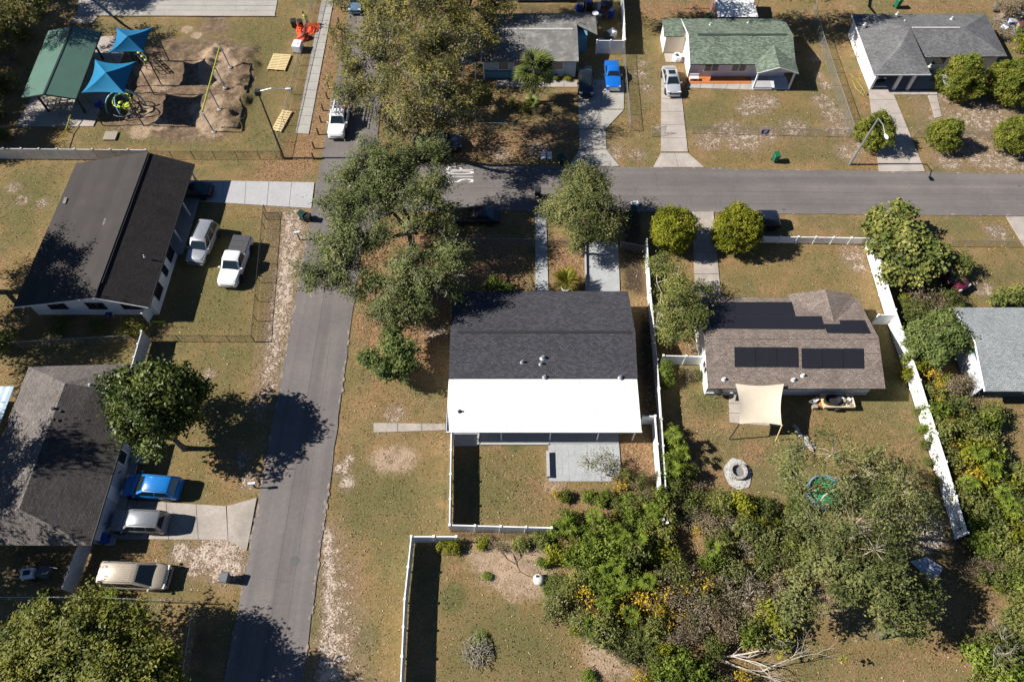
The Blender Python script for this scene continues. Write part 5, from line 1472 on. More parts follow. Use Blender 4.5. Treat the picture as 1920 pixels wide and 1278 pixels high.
lamp('grey steel street light in front of the grey hip roofed house', (1593,308), (1647,222), (.35, -1.9, -.4), 6.3, GALV, 0)
# thin masts at the top
for lab, px, py, h in (('thin white pole behind the junk yard', 1097, 24, 4.5), ('thin pale pole behind the ridge left of the white shed', 1283, 16, 4.), ('thin pale pole right of the white shed', 1412, 36, 5.5)):
    c = P2(px, py)
    t = T('pole', lab, 'pole', c); B().tube([(*c, 0), (*c, h)], .045, 6).build('shaft', GALV, t); B().lathe([(.06, 0), (.05, .06)], 8, (*c, h)).build('cap', GALV, t)
# mailboxes
def mailbox(label, px, py, rz):
    c = P2(px, py); t = T('mailbox', label, 'mailbox', c, rz)
    B().box(-.05, .05, -.05, .05, 0, 1.0).build('post', WOOD_POST, t, True)
    pr = [(-.11, 0), (.11, 0), (.11, .14), (.07, .21), (-.07, .21), (-.11, .14)]
    b = B(); b.add([(-.28, y, 1.0+z) for y, z in pr] + [(.28, y, 1.0+z) for y, z in pr], [tuple(range(6))[::-1], tuple(range(6, 12))] + [(i, (i+1) % 6, 6+(i+1) % 6, 6+i) for i in range(6)])
    b.build('box', PL_WHITE, t, True); B().cbox((.1, .13, 1.1), .12, .02, .1).build('flag', PL_ORANGE, t, True)
    return t
mailbox('white mailbox on a post near the dark green bin', 562, 449, .2)
mailbox('mailbox on a post at the road edge right of the blue hatchback', 480, 914, .1)
mailbox('mailbox at the kerb beside the grass verge at far right', 1690, 402, 1.6)
# signs
sg = T('yard_sign', 'small blue and white sign on the chain-link fence', 'sign', P2(1432, 254)); p = P2(1432, 254)
B().box(p[0]-.42, p[0]+.42, p[1]-.06, p[1]-.03, .25, .85).build('board', PL_BLUE, sg); B().box(p[0]-.16, p[0]+.18, p[1]-.075, p[1]-.062, .42, .70).build('printed_panel', PL_WHITE, sg)
sp = T('sign_post', 'thin dark street sign post beside the navy SUV', 'sign', P2(771, 271)); p = P2(771, 271)
B().tube([(*p, 0), (*p, 2.4)], .035, 6).build('pole', BLACKSTEEL, sp); B().cbox((p[0], p[1], 2.25), .75, .04, .18, .3).build('name_blade', BLACKSTEEL, sp)
# ---------------------------------------------------------------- neighbour's yard
ss = T('sun_sail', 'beige square sun sail over the patio behind the solar roof', 'sun sail', P2(1425, 762))
cor = [Vector(P(1379, 719, 2.9)), Vector(P(1470, 719, 2.9)), Vector(P(1466, 797, 2.4)), Vector(P(1386, 795, 2.5))]
cc = sum(cor, Vector())/4
vs, fs = [], []
n = 14
for j in range(n+1):
    for i in range(n+1):
        u, v = i/n, j/n
        p = cor[0].lerp(cor[1], u).lerp(cor[3].lerp(cor[2], u), v)
        pull = .10*(4*u*(1-u)*(2*abs(v-.5))**3 + 4*v*(1-v)*(2*abs(u-.5))**3)
        p = p.lerp(cc, pull) - Vector((0, 0, .25*16*u*(1-u)*v*(1-v)))
        vs.append(p)
for j in range(n):
    for i in range(n):
        k = j*(n+1)+i; fs.append((k, k+1, k+n+2, k+n+1))
bb = B().add(vs, fs); bb.add([v-Vector((0, 0, .015)) for v in vs], [f[::-1] for f in fs]); bb.build('sail_cloth', FAB_BEIGE, ss, smooth=True, sharp=0)
for p, e in ((cor[2], (.5, -.6)), (cor[3], (-.5, -.5))):
    B().tube([(p.x+e[0]*.4, p.y+e[1]*.6, 0), (p.x, p.y, p.z+.05)], .05, 8).build('pole', WOOD_NEW if e[0] > 0 else BLACKSTEEL, ss)
slabs('patio', Q((1366,738),(1460,738),(1465,800),(1368,792)), 3, 3, CONC, .03)
fp = T('fire_pit', 'stone ring fire pit in a pale ash circle', 'fire pit', P2(1383, 890))
c = P2(1383, 888)
b = B(); b.add([(c[0]+1.12*math.cos(a)*(1+.05*math.sin(5*a)), c[1]+1.35*math.sin(a)*(1+.04*math.cos(7*a)), .035) for a in np.linspace(0, 2*math.pi, 40, False)] + [(c[0], c[1], .05)], [(i, (i+1) % 40, 40) for i in range(40)]); b.build('ash_bed', ASH, fp)
for row in range(2):
    for k in range(12):
        a = 2*math.pi*(k+.5*row)/12
        B().cbox((c[0]+.62*math.cos(a), c[1]+.62*math.sin(a)+.15, .05+.19*row), .22, .30, .18, a).build('block', STONE, fp)
B().lathe([(.50, 0), (.50, .03)], 16, (c[0], c[1]+.15, .06)).build('ashes', simple('grey_ash', (.17, .165, .16), .95), fp)
tr = T('utility_trailer', 'small cream utility trailer carrying a black tub and junk', 'trailer', P2(1552, 757))
c = P2(1556, 757)
B().box(c[0]-.9, c[0]+1.75, c[1]-.62, c[1]+.62, .42, .50).build('deck', WOOD_NEW, tr)
for a, b_ in (((-.9, -.62), (1.75, -.62)), ((-.9, .62), (1.75, .62)), ((1.75, -.62), (1.75, .62))): B().bar((c[0]+a[0], c[1]+a[1], .62), (c[0]+b_[0], c[1]+b_[1], .62), .07, .28).build('side_board', FAB_BEIGE, tr)
b = B(); b.lathe([(.50, .5), (.56, .95), (.50, .95), (.44, .58)], 18, (0, 0, 0)); o = b.build('tub', PL_BLACK, tr, True, True); o.scale = (1.35, .85, 1); o.location = (c[0]-.1-tr.location.x, c[1]-tr.location.y, 0)
for k in range(7): B().cbox((c[0]+.7+.14*k, c[1]+(-.3, .25, 0, .35, -.15, .1, -.35)[k], .5), .3, .24, .2+.05*(k % 3), .5*k).build('junk_piece', (PL_GREY, PL_WHITE, WOOD_GREY, PL_BLACK)[k % 4], tr)
for sg_ in (-1, 1): B().lathe([(.25, -.08), (.28, 0), (.25, .08)], 12).build('wheel', RUBBER, tr, True).matrix_local = Matrix.Translation((c[0]+.4-tr.location.x, c[1]+sg_*.72-tr.location.y, .28)) @ Matrix.Rotation(R(90), 4, 'X')
for sg_ in (-.5, .5): B().bar((c[0]-.9, c[1]+sg_, .45), (c[0]-2.0, c[1], .45), .07).build('drawbar', GALV, tr)
for k in range(4): B().cbox((c[0]-1.5+.3*k, c[1]+(-.4, .3, -.2, .5)[k], 0), .4, .3, .4, .6*k).build('crate', (WOOD_GREY, PL_WHITE, TERRA, WOOD_NEW)[k], T('junk_crate', ('grey crate', 'white tub', 'rusty brown drum', 'pale wooden crate')[k] + ' heaped at the left end of the trailer', 'crate', (c[0]-1.5+.3*k, c[1], 0)))
gr = T('grill', 'black domed barbecue grill at the corner of the house', 'grill', P2(1342, 741)); c = P2(1342, 741)
B().lathe([(.1, .5), (.36, .7), (.40, .85), (.34, 1.02), (.12, 1.12)], 14, (*c, 0)).build('bowl', PL_BLACK, gr, smooth=True)
for k in range(3): a = R(120*k); B().bar((c[0]+.3*math.cos(a), c[1]+.3*math.sin(a), 0), (c[0]+.15*math.cos(a), c[1]+.15*math.sin(a), .65), .04).build('leg', GALV, gr)
pl = T('above_ground_pool', 'round above-ground pool with green water under the oak', 'pool', P2(1540, 928)); c = P2(1540, 927)
B().lathe([(1.35, 0), (1.38, .9), (1.28, .9), (1.28, .62)], 32, (*c, 0)).build('pool_wall', simple('pool_blue', (.16, .34, .50), .5), pl, smooth=True)
B().lathe([(1.27, .6), (1.27, .64)], 32, (*c, 0)).build('pool_water', POOLW, pl)
B().bar((c[0]+1.2, c[1]+.7, 0), (c[0]+1.35, c[1]+.8, 1.2), .05).bar((c[0]+.9, c[1]+1.0, 0), (c[0]+1.05, c[1]+1.1, 1.2), .05).build('ladder', PL_WHITE, pl)
# stepping-stone/rock edging under the oak
rk = random.Random(9)
for i in range(16):
    u = i/15
    px, py = 1490+u*34, 800+u*40
    c = P2(px+rk.uniform(-4, 4), py+rk.uniform(-4, 4)); r_ = rk.uniform(.14, .26)
    t = T('edging_stone', 'pale rough stone in the line of rocks running under the oak', 'stone', c, rk.uniform(0, 6), 'pale rocks beside the sun sail')
    b = B(); b.lathe([(r_*.8, 0), (r_, r_*.4), (r_*.5, r_*.8)], 7)
    b.v = [(x+rk.uniform(-.04, .04), y+rk.uniform(-.04, .04), z) for x, y, z in b.v]; b.build('rock', STONE, t, True)
# bottom lot
ur = T('concrete_ball', 'round off-white concrete drum on the sandy patch', 'drum', P2(1010, 1087)); c = P2(1010, 1088)
B().lathe([(.22, 0), (.40, .18), (.46, .42), (.38, .68), (.16, .82)], 18, (*c, 0)).build('shell', simple('offwhite_concrete', (.56, .52, .45), .9, .12, 4), ur, smooth=True, sharp=0); B().cbox((c[0]-.15, c[1]+.15, .78), .16, .16, .12).build('spout', PL_BLACK, ur)
ct = T('storage_tote', 'blue plastic tote among the brush near the sandy patch', 'tote', P2(1180, 1228)); c = P2(1180, 1227)
B().cbox((*c, 0), .95, .5, .4, .05).build('tub', simple('tote_blue', (.03, .16, .34), .5), ct); B().cbox((c[0], c[1], .4), 1.0, .55, .05, .05).build('lid', simple('tote_lid', (.05, .20, .30), .5), ct)
hz = T('garden_hose', 'brown hose looped over the sandy patch', 'hose', P2(960, 1055)); pts = [(955,1018),(968,1028),(972,1045),(965,1058),(950,1048),(940,1035),(950,1028),(962,1040),(968,1060),(975,1072),(990,1080),(1002,1084)]
B().tube([(*P2(*q), .04+ .3*math.exp(-((P2(*q)[0]-P2(985,1050)[0])**2+(P2(*q)[1]-P2(985,1050)[1])**2)/1.9)) for q in pts], .035, 6).build('hose_line', simple('hose_brown', (.16, .11, .07), .7), hz); B().cbox((*P2(1002, 1084), .02), .12, .08, .08).build('nozzle', PL_BLACK, hz)
# burnt brush heap in the lot
for nm, lab, px, py, r_, n_, m_ in (('brush_pile', 'heap of grey dead palm fronds and ash in the lower lot', 895, 1222, 1.1, 160, TWIG_G), ('brush_pile', 'pile of pale cut branches at the end of the white fence', 1722, 992, 1.8, 320, BARK_DEAD), ('brush_pile', 'tangle of dead brush at the top right corner', 1895, 55, 2.6, 260, TWIG_G)):
    c = P2(px, py); t = T(nm, lab, 'brush pile', c); b = B()
    for i in range(n_):
        a, rad = rk.uniform(0, 6.3), r_*math.sqrt(rk.random())
        x, y, z = rad*math.cos(a), rad*math.sin(a), .05+.7*rk.random()*(1-rad/r_*.7)
        d = rk.uniform(0, 6.3); l = rk.uniform(.4, 1.1)*r_*.6
        b.tube([(x, y, z), (x+l*math.cos(d)*.5, y+l*math.sin(d)*.5, z+rk.uniform(0, .2)), (x+l*math.cos(d), y+l*math.sin(d), max(.02, z+rk.uniform(-.3, .2)))], [.03, .02, .008], 3, caps=False)
    b.build('branches', m_, t, True)['kind'] = 'stuff'
tp_ = T('tarp_sheet', 'grey sheet metal panel lying among the bushes at lower right', 'sheet', P2(1733, 1070)); q = Q((1700,1055),(1728,1048),(1760,1068),(1746,1096))
B().slab([(q[0][0], q[0][1], .6), (q[1][0], q[1][1], .75), (q[2][0], q[2][1], .7), (q[3][0], q[3][1], .45)], .04).build('sheet', TARP, tp_)
for a in q: B().bar((*a, 0), (*a, .5), .06).build('prop', WOOD_GREY, tp_)
lt = T('lattice_debris', 'white debris panel at the right edge beyond the hedge', 'panel', P2(1914, 962)); q = Q((1902,958),(1925,950),(1935,985),(1912,985)); B().slab([(a[0], a[1], .5) for a in q], .05).build('panel', PL_WHITE, lt); B().bar((*q[0], 0), (*q[0], .5), .06).bar((*q[2], 0), (*q[2], .5), .06).build('leg', WOOD_GREY, lt)
# planter + walkway kerb by the front door
pt_ = T('planter', 'round white planter holding the yellow-green cycad', 'planter', P2(1060, 545)); c = P2(1060, 543)
B().lathe([(.30, 0), (.44, .35), (.46, .46), (.36, .46), (.34, .36)], 18, (*c, 0)).build('pot', PL_WHITE, pt_, smooth=True); B().lathe([(.34, .34), (.34, .38)], 16, (*c, 0)).build('soil', simple('potting_soil', (.04, .03, .02), .95), pt_)
dk = T('garden_kerb', 'low white kerb along the left edge of the grey driveway', 'kerb', P2(1097, 500)); a, b_ = P2(1097, 450), P2(1099, 556); B().bar((*a, .12), (*b_, .12), .14, .34).build('kerb_stone', CONC_NEW, dk); B().cbox((*a, 0), .2, .2, .6).build('end_block', CONC_NEW, dk)
# junk yard behind the grey roof
jr = random.Random(21)
cols = [PL_BLUE, PL_WHITE, PL_GREY, TARP, WOOD_GREY, PL_BLACK, GALV, CLOTH_RED]
jn = ('storage_tub', 'scrap_panel', 'paint_drum')
jlab = ('blue tub', 'white crate', 'grey crate', 'grey-blue bundle', 'weathered wooden box', 'black crate', 'dented metal box', 'maroon box')
for i in range(26):
    x, y = jr.uniform(7.8, 13.0), jr.uniform(77.9, 84.) if jr.random() > .25 else jr.uniform(74.2, 77)
    if x < 10.4 and y < 78: continue
    k = i % 8
    t = T('junk_box', jlab[k] + ' in the cluttered yard behind the white gate fence', 'box', (x, y, 0), jr.uniform(0, 3), 'junk in the cluttered yard ' + jlab[k])
    sx, sy, sz = jr.uniform(.4, 1.1), jr.uniform(.3, .9), jr.uniform(.3, 1.0)
    B().cbox((0, 0, 0), sx, sy, sz).build('body', cols[k], t, True); B().cbox((.02, 0, sz), sx*.92, sy*.9, .06).build('lid', cols[(k+3) % 8], t, True)
for i in range(10):
    x, y = P2(1890+jr.uniform(-12, 30), 55+jr.uniform(-50, 12)); k = (i*3+1) % 8
    t = T('junk_box', jlab[k] + ' in the debris at the top right corner', 'box', (x, y, 0), jr.uniform(0, 3), 'junk at the top right corner ' + jlab[k])
    sx, sy, sz = jr.uniform(.5, 1.2), jr.uniform(.5, 1.), jr.uniform(.3, .8)
    B().cbox((0, 0, 0), sx, sy, sz).build('body', cols[k], t, True); B().cbox((.02, 0, sz), sx*.92, sy*.9, .06).build('lid', cols[(k+3) % 8], t, True)
sk = T('scrap_cart', 'grey-white cart with dark buckets in the shaded lower left yard', 'cart', P2(72, 1076)); c = P2(72, 1077)
B().cbox((c[0]-.5, c[1], .2), .9, .7, .5, .1).build('tray', PL_WHITE, sk); B().cbox((c[0]+.6, c[1]+.1, .15), .9, .8, .35, -.2).build('tray', PL_GREY, sk); B().cbox((c[0]-.5, c[1], .7), .5, .35, .06, .1).build('bucket', PL_BLACK, sk); B().bar((c[0]+.9, c[1]+.5, .4), (c[0]+1.8, c[1]+.3, .8), .05).build('handle', GALV, sk)
B().lathe([(.2, -.04), (.22, 0), (.2, .04)], 10).build('wheel', RUBBER, sk, True).matrix_local = Matrix.Translation((c[0]-sk.location.x, c[1]-.5-sk.location.y, .2)) @ Matrix.Rotation(R(90), 4, 'X')
sc_ = T('lawn_chair', 'white and blue folding chair at the wall of the brown gable house', 'chair', P2(209, 588)); c = P2(209, 590)
B().box(c[0]-.3, c[0]+.3, c[1]-.3, c[1]+.3, .4, .45).build('seat', PL_BLUE, sc_); B().bar((c[0]-.3, c[1]+.3, .45), (c[0]-.3, c[1]+.5, 1.0), .04).bar((c[0]+.3, c[1]+.3, .45), (c[0]+.3, c[1]+.5, 1.0), .04).build('back_frame', PL_WHITE, sc_)
for a in (-.28, .28): B().bar((c[0]+a, c[1]-.3, 0), (c[0]+a, c[1]+.3, .42), .04).build('leg', PL_WHITE, sc_)
yb = T('parking_bar', 'short yellow-green bar lying in the shade of the brown gable house', 'bar', P2(297, 604)); p = P2(297, 604); B().cbox((*p, 0), 1.3, .14, .16).build('bar_body', PL_LIME, yb); B().cbox((p[0]-.6, p[1], .16), .1, .1, .03).build('bolt', BLACKSTEEL, yb)
# ---------------------------------------------------------------- workers
def person(label, px, py, rz, lean):
    c = P2(px, py)
    t = T('person', label, 'person', (*c, 0), rz)
    J = {'pel': (0, 0, .95), 'waist': (lean*.05, 0, 1.12), 'chest': (lean*.18, 0, 1.36), 'neck': (lean*.26, 0, 1.52), 'head': (lean*.32, 0, 1.63), 'top': (lean*.34, 0, 1.74)}
    sk_ = []; rad = []
    def chain(names, pts, rs):
        return names, pts, rs
    V, E_, RR = [], [], []
    def add(p, r_, par=None):
        V.append(p); RR.append(r_)
        if par is not None: E_.append((par, len(V)-1))
        return len(V)-1
    pel = add(J['pel'], .16); wa = add(J['waist'], .15, pel); ch = add(J['chest'], .18, wa); ne = add(J['neck'], .065, ch); hd = add(J['head'], .10, ne); add(J['top'], .075, hd)
    for sg_ in (-1, 1):
        h = add((0, sg_*.12, .88), .11, pel); kn = add((.06*sg_+.04, sg_*.13, .50), .075, h); an = add((-.03+.05*sg_, sg_*.13, .10), .05, kn); add((.12+.05*sg_, sg_*.14, .045), .045, an)
        s_ = add((J['chest'][0]+.02, sg_*.22, 1.42), .075, ch); el = add((J['chest'][0]+.10, sg_*.29, 1.15), .052, s_); wr_ = add((J['chest'][0]+.30, sg_*.22, 1.02), .04, el); hn = add((J['chest'][0]+.38, sg_*.20, 1.0), .045, wr_)
        for f in range(3): add((J['chest'][0]+.46, sg_*(.17+.03*f), .99), .014, hn)
        add((J['chest'][0]+.41, sg_*.14, 1.02), .014, hn)
    me_ = bpy.data.meshes.new('body'); me_.from_pydata(V, E_, [])
    o = bpy.data.objects.new('body', me_); link(o, t)
    sm = o.modifiers.new('skin', 'SKIN')
    if not me_.skin_vertices:
        with bpy.context.temp_override(object=o, active_object=o): bpy.ops.mesh.customdata_skin_add()
    for i, r_ in enumerate(RR):
        me_.skin_vertices[0].data[i].radius = (r_, r_); me_.skin_vertices[0].data[i].use_root = (i == 0)
    o.modifiers.new('sub', 'SUBSURF').levels = 1
    o.modifiers['sub'].render_levels = 1
    bpy.context.view_layer.update()
    dg = bpy.context.evaluated_depsgraph_get()
    fm = bpy.data.meshes.new_from_object(o.evaluated_get(dg)); o.modifiers.clear(); o.data = fm
    fm.materials.clear()
    for m_ in (SKIN, HIVIS, DENIM, PL_BLACK): fm.materials.append(m_)
    for p in fm.polygons:
        z = p.center.z; r2 = abs(p.center.y)
        p.material_index = 3 if z < .10 else 2 if z < .98 and not (p.center.x > lean*.18+.22) else 1 if z < 1.49 and not (p.center.x > lean*.18+.24) else 0
        p.use_smooth = True
    hx = J['head'][0]
    B().lathe([(.118, 0), (.115, .06), (.08, .12), (.02, .14)], 12, (hx, 0, 1.66)).build('cap', HAIR, t, True, True)
    return t
person('person in lime hi-vis top and dark trousers beside the orange netting', 577, 46, R(200), .6)
person('person in lime hi-vis top at the asphalt edge by the oak', 656, 82, R(-30), .4)

yh = T('garden_hose', 'tangled yellow garden hose on the lawn beside the white garage wall', 'hose', P2(1605, 158))
hp = [P2(1592+a[0], 138+a[1]) for a in ((2,0),(8,8),(18,4),(22,14),(10,20),(14,30),(24,26),(30,38),(20,40),(26,30),(16,16),(6,14),(12,28),(28,42),(34,40))]
B().tube([(*q, .03) for q in hp], .022, 6).build('hose_line', simple('hose_yellow', (.42, .34, .08), .7), yh); B().cbox((*hp[-1], .02), .14, .1, .1).build('nozzle', PL_BLACK, yh)
# ---------------------------------------------------------------- vegetation
TR = np.random.default_rng(11)
def unit(v): return v / np.maximum(np.linalg.norm(v, axis=-1, keepdims=True), 1e-9)
def leaf_mesh(name, C, n, size, aspect=.5, rnd=None, jit=.35, tdir=None):
    """C: leaf centres, n: rough normals; every leaf a small folded quad"""
    N_ = len(C)
    n = unit(n + TR.normal(0, jit, (N_, 3)))
    t = TR.normal(0, 1, (N_, 3)) if tdir is None else tdir + TR.normal(0, .45, (N_, 3))
    t = unit(t - n*(t*n).sum(1, keepdims=True))
    b = np.cross(n, t)
    L = (size*TR.uniform(.65, 1.35, N_))[:, None]
    W = L*aspect
    lift = n*L*.10
    V = np.stack([C - t*L*.5, C + b*W*.5 + lift, C + t*L*.5 - lift*.5, C - b*W*.5 + lift], 1).reshape(-1, 3)
    me = bpy.data.meshes.new(name)
    me.vertices.add(N_*4); me.vertices.foreach_set('co', V.astype('f4').ravel())
    me.loops.add(N_*4); me.loops.foreach_set('vertex_index', np.arange(N_*4, dtype='i4'))
    me.polygons.add(N_); me.polygons.foreach_set('loop_start', np.arange(0, N_*4, 4, dtype='i4'))
    me.update()
    at = me.attributes.new('rnd', 'FLOAT', 'FACE')
    at.data.foreach_set('value', (TR.random(N_) if rnd is None else rnd).astype('f4'))
    return me
def lobes_points(lobes, dens, shell=(.35, 1.), up=.25, lumpy=1.):
    """clump centres inside ellipsoid lobes, more of them near the surface; returns centres, outward directions, lobe index"""
    Cs, Ds, Is = [], [], []
    for i, (c, r) in enumerate(lobes):
        r = np.array(r if hasattr(r, '__len__') else (r, r, r*.75))
        k = max(6, int(dens * (r[0]*r[1]*r[2])**(2/3)))
        d = unit(TR.normal(0, 1, (k, 3)) + np.array([0, 0, up]))
        rad = (shell[0]**3 + (shell[1]**3-shell[0]**3)*TR.random(k))**(1/3)
        # lumpy outline
        ph = TR.uniform(0, 6.28, 6)
        lump = 1 + lumpy*(.14*np.sin(3*np.arctan2(d[:,1], d[:,0])+ph[0]) + .11*np.sin(5*np.arctan2(d[:,1], d[:,0])+ph[1]+2*d[:,2]) + .09*np.sin(7*d[:,2]+ph[2]))
        Cs.append(np.array(c) + d*r*(rad*lump)[:, None]); Ds.append(d); Is.append(np.full(k, i))
    return np.concatenate(Cs), np.concatenate(Ds), np.concatenate(Is)
def limbs(b, base, fork_h, lobes, r0, rr, forks=None, wig_=.12, twigs=None, twig_r=.02, lean=(0, 0)):
    base = Vector(base)
    fk = base + Vector((lean[0], lean[1], fork_h))
    mid = base.lerp(fk, .5) + Vector((rr.uniform(-.15, .15), rr.uniform(-.15, .15), 0))
    b.tube([base - Vector((0, 0, .15)), base + Vector((0, 0, .15)), mid, fk], [r0*1.5, r0*1.12, r0*.92, r0*.8], 9)
    # branching limbs: each lobe hangs on the nearest limb end that is closer to the fork
    order = sorted(range(len(lobes)), key=lambda i: (Vector(lobes[i][0])-fk).length)
    node = [fk]; nrad = [r0*.8]
    kids = {}
    par = {}
    for i in order:
        c = Vector(lobes[i][0])
        best = min(range(len(node)), key=lambda j: (node[j]-c).length + (.55*(node[j]-fk).length if j else 0))
        par[i] = best; node.append(c)
        kids[best] = kids.get(best, 0) + 1; nrad.append(0)
    for k, i in enumerate(order):
        s0, c, j = node[par[i]], node[k+1], par[i]
        rad = max(.03, (nrad[j]*.68 if j == 0 else nrad[j]*.8))
        nrad[k+1] = rad*.55
        d = c - s0
        a1 = s0 + d*.35 + Vector((rr.uniform(-1, 1), rr.uniform(-1, 1), rr.uniform(.0, .9)))*d.length*wig_
        a2 = s0 + d*.7 + Vector((rr.uniform(-1, 1), rr.uniform(-1, 1), rr.uniform(-.3, .5)))*d.length*wig_
        b.tube([s0, a1, a2, c], [rad, rad*.85, rad*.7, rad*.5], 6, caps=False)
    if twigs is not None:
        Cc, I = twigs
        for p, i in zip(Cc, I):
            c = Vector(lobes[i][0]); p = Vector(p)
            s = c.lerp(p, rr.uniform(.0, .25))
            m_ = s.lerp(p, .55) + Vector((rr.uniform(-.12, .12), rr.uniform(-.12, .12), rr.uniform(0, .2)))
            b.tube([s, m_, p], [twig_r*1.6, twig_r, twig_r*.35], 3, caps=False)
    return b
def tree(name, label, base, lobes, mat, h_fork=2.5, r0=.22, dens=34, per=26, leaf=.19, aspect=.45, clump=.42, spray=.55, flat=.55, bark=BARK, group=None, cat='tree', seed=1, shell=(.35, 1.), thin=0., up=.25, twig=.35, jit=.5, moss=None, lean=(0, 0), crown='crown', trunk='trunk', upn=.8, z=0., lumpy=1.):
    """lobes: (px, py, height, radius) read off the photo; base: pixel of the foot"""
    global TR
    TR = np.random.default_rng(seed)
    rr = random.Random(seed)
    bx, by = base if isinstance(base[0], float) else P2(*base)
    t = T(name, label, cat, (bx, by, z), 0, group)
    LB = []
    for l in lobes:
        if len(l) == 4: px, py, z_, r = l; r3 = (r, r, r*.72)
        else: px, py, z_, r, rz_ = l; r3 = (r, r, rz_)
        q = P(px, py, z_)
        LB.append(((q[0]-bx, q[1]-by, q[2]), r3))
    C, D, I = lobes_points(LB, dens, shell, up, lumpy)
    if thin:
        keep = np.array([mnoise.noise(Vector(c)*.55 + Vector((seed*3.1, 0, 0))) for c in C]) > (thin-.5)
        C, D, I = C[keep], D[keep], I[keep]
    nC = len(C)
    k = per
    Cc = np.repeat(C, k, 0); Dd = np.repeat(D, k, 0)
    along = TR.normal(0, 1, (nC*k, 1))
    pos = Cc + Dd*along*spray*.5 + TR.normal(0, 1, Cc.shape)*clump*np.array([.5, .5, .5*flat])
    pos[:, 2] = np.maximum(pos[:, 2], .08)
    nrm = Dd*.5 + np.array([-.15, -.1, upn])
    crnd = np.repeat(TR.random(nC), k)
    rnd = np.clip(.55*crnd + .45*TR.random(nC*k), 0, 1)
    me = leaf_mesh(crown, pos, nrm, leaf, aspect, rnd, jit, Dd if spray > .5 else None)
    me.materials.append(mat)
    o = link(bpy.data.objects.new(crown, me), t)
    if moss:
        mm, share, ln = moss
        sel = TR.random(nC) < share
        M = np.repeat(C[sel], 16, 0) + TR.normal(0, .30, (sel.sum()*16, 3))*np.array([1, 1, .5])
        M[:, 2] -= TR.random(len(M))*ln
        mm_me = leaf_mesh('hanging_moss', M, np.repeat(D[sel], 16, 0) + TR.normal(0, .6, M.shape), .34, .26, None, .5, np.tile([0, 0, -1.], (len(M), 1)))
        mm_me.materials.append(mm)
        link(bpy.data.objects.new('hanging_moss', mm_me), t)
    b = B()
    nt_w = int(nC*twig)
    sel = TR.permutation(nC)[:nt_w]
    limbs(b, (0, 0, 0), h_fork, LB, r0, rr, twigs=(C[sel], I[sel]), lean=lean)
    b.build(trunk, bark, t, True, True, 0)
    return t

# --- the large trees
tree('oak_tree', 'large moss-hung live oak over the white utility truck', (786,300),
     [(700,30,8,3.2),(760,20,9,3.),(690,110,8,3.),(650,120,7,2.2),(760,105,11,3.2),(720,180,7,2.7),(665,170,6.5,2.2),(800,150,11,2.9),(840,90,11.,3.),(780,210,8.5,2.6),(850,180,9.5,2.8),(900,190,7,2.),(735,235,4.5,1.4),(848,218,7,1.8),(640,70,7,1.8),(800,60,11.5,2.6),(730,75,9.5,2.4)],
     L_OAK2, 3.2, .42, 27, 26, .25, .42, .5, .6, seed=3, thin=.45, moss=(L_MOSS, .5, 1.4))
tree('oak_tree', 'dense live oak at the top edge above the grey roof', (866,70),
     [(880,15,5,3.0),(930,15,4.5,2.2),(830,20,6.5,3.),(800,-20,7,3.5),(900,-30,6,3.5),(860,60,5.5,2.4),(905,75,4.6,1.8),(720,-25,7.5,3.2),(650,-15,7,2.6),(925,60,4.2,1.3),(890,-70,8,2.8),(940,-80,8,2.8),(985,-90,8,2.8),(1015,-75,7,2.4),(1000,-58,7.5,2.5),(1035,-62,7,2.3),(965,-60,8,2.5)],
     L_OAK2, 2.5, .4, 30, 26, .24, .42, .5, .6, seed=4, thin=.40, moss=(L_MOSS, .15, 1.))
tree('oak_tree', 'spreading live oak left of the dark roof with bare forked limbs', (776,478),
     [(740,305,8,2.7),(800,300,7.5,2.2),(690,305,8,2.4),(655,345,7,2.2),(812,335,6.5,1.6),(806,298,7,1.5),(700,370,7.5,2.4),(640,400,7,2.4),(620,460,6.5,2.3),(600,515,6,1.9),(650,505,6.2,2.2),(690,440,7,2.),(810,365,7.5,2.),(838,388,6,1.3),(765,500,6,2.1),(730,545,5.5,2.3),(800,520,6,2.3),(845,480,6,1.8),(780,565,5,1.8),(680,540,5,1.4),(720,585,4.5,1.4),(840,540,5,1.3),(755,360,8,2.),(775,430,6.5,1.4),(660,450,7,1.8),(820,430,6.2,1.6),(725,330,8.5,2.)],
     L_OAK, 3.4, .36, 44, 30, .23, .38, .46, .75, seed=5, thin=.35, twig=.5, moss=(L_MOSS, .22, .7))
tree('oak_tree', 'small bushy oak at the kerb between walkway and driveway', (1092,478),
     [(1095,338,5.,2.),(1120,358,4.6,1.9),(1065,375,4.2,1.9),(1045,395,3.8,1.6),(1090,400,4.5,2.),(1125,420,3.8,1.7),(1148,405,3.4,1.2),(1085,440,3.2,1.4),(1140,435,3.,1.1),(1082,462,2.4,.8),(1105,370,5.2,1.8)],
     L_OAK3, 1.6, .17, 58, 30, .20, .4, .40, .6, seed=6, thin=.12, twig=.4)
tree('oak_tree', 'grey-green spreading oak over the green pool', (1590,1010),
     [(1510,835,6.2,1.7),(1560,850,6.6,1.9),(1490,880,6,1.7),(1620,880,6.6,1.8),(1580,910,7.,1.7),(1512,922,6,1.6),(1690,920,6.6,1.8),(1660,965,7.,1.8),(1600,985,7.5,2.),(1720,955,6.,1.3),(1530,985,6.6,1.6),(1575,1045,6.6,1.8),(1640,1030,7.,1.8),(1695,1000,6.,1.4),(1655,895,5.6,1.1),(1650,850,5.2,.9),(1680,865,5.,.7),(1524,915,4.6,1.3),(1535,945,5.,1.2)],
     L_OAK3, 3.2, .30, 33, 28, .22, .40, .42, .8, seed=7, thin=.45, twig=.6, bark=BARK_PALE)
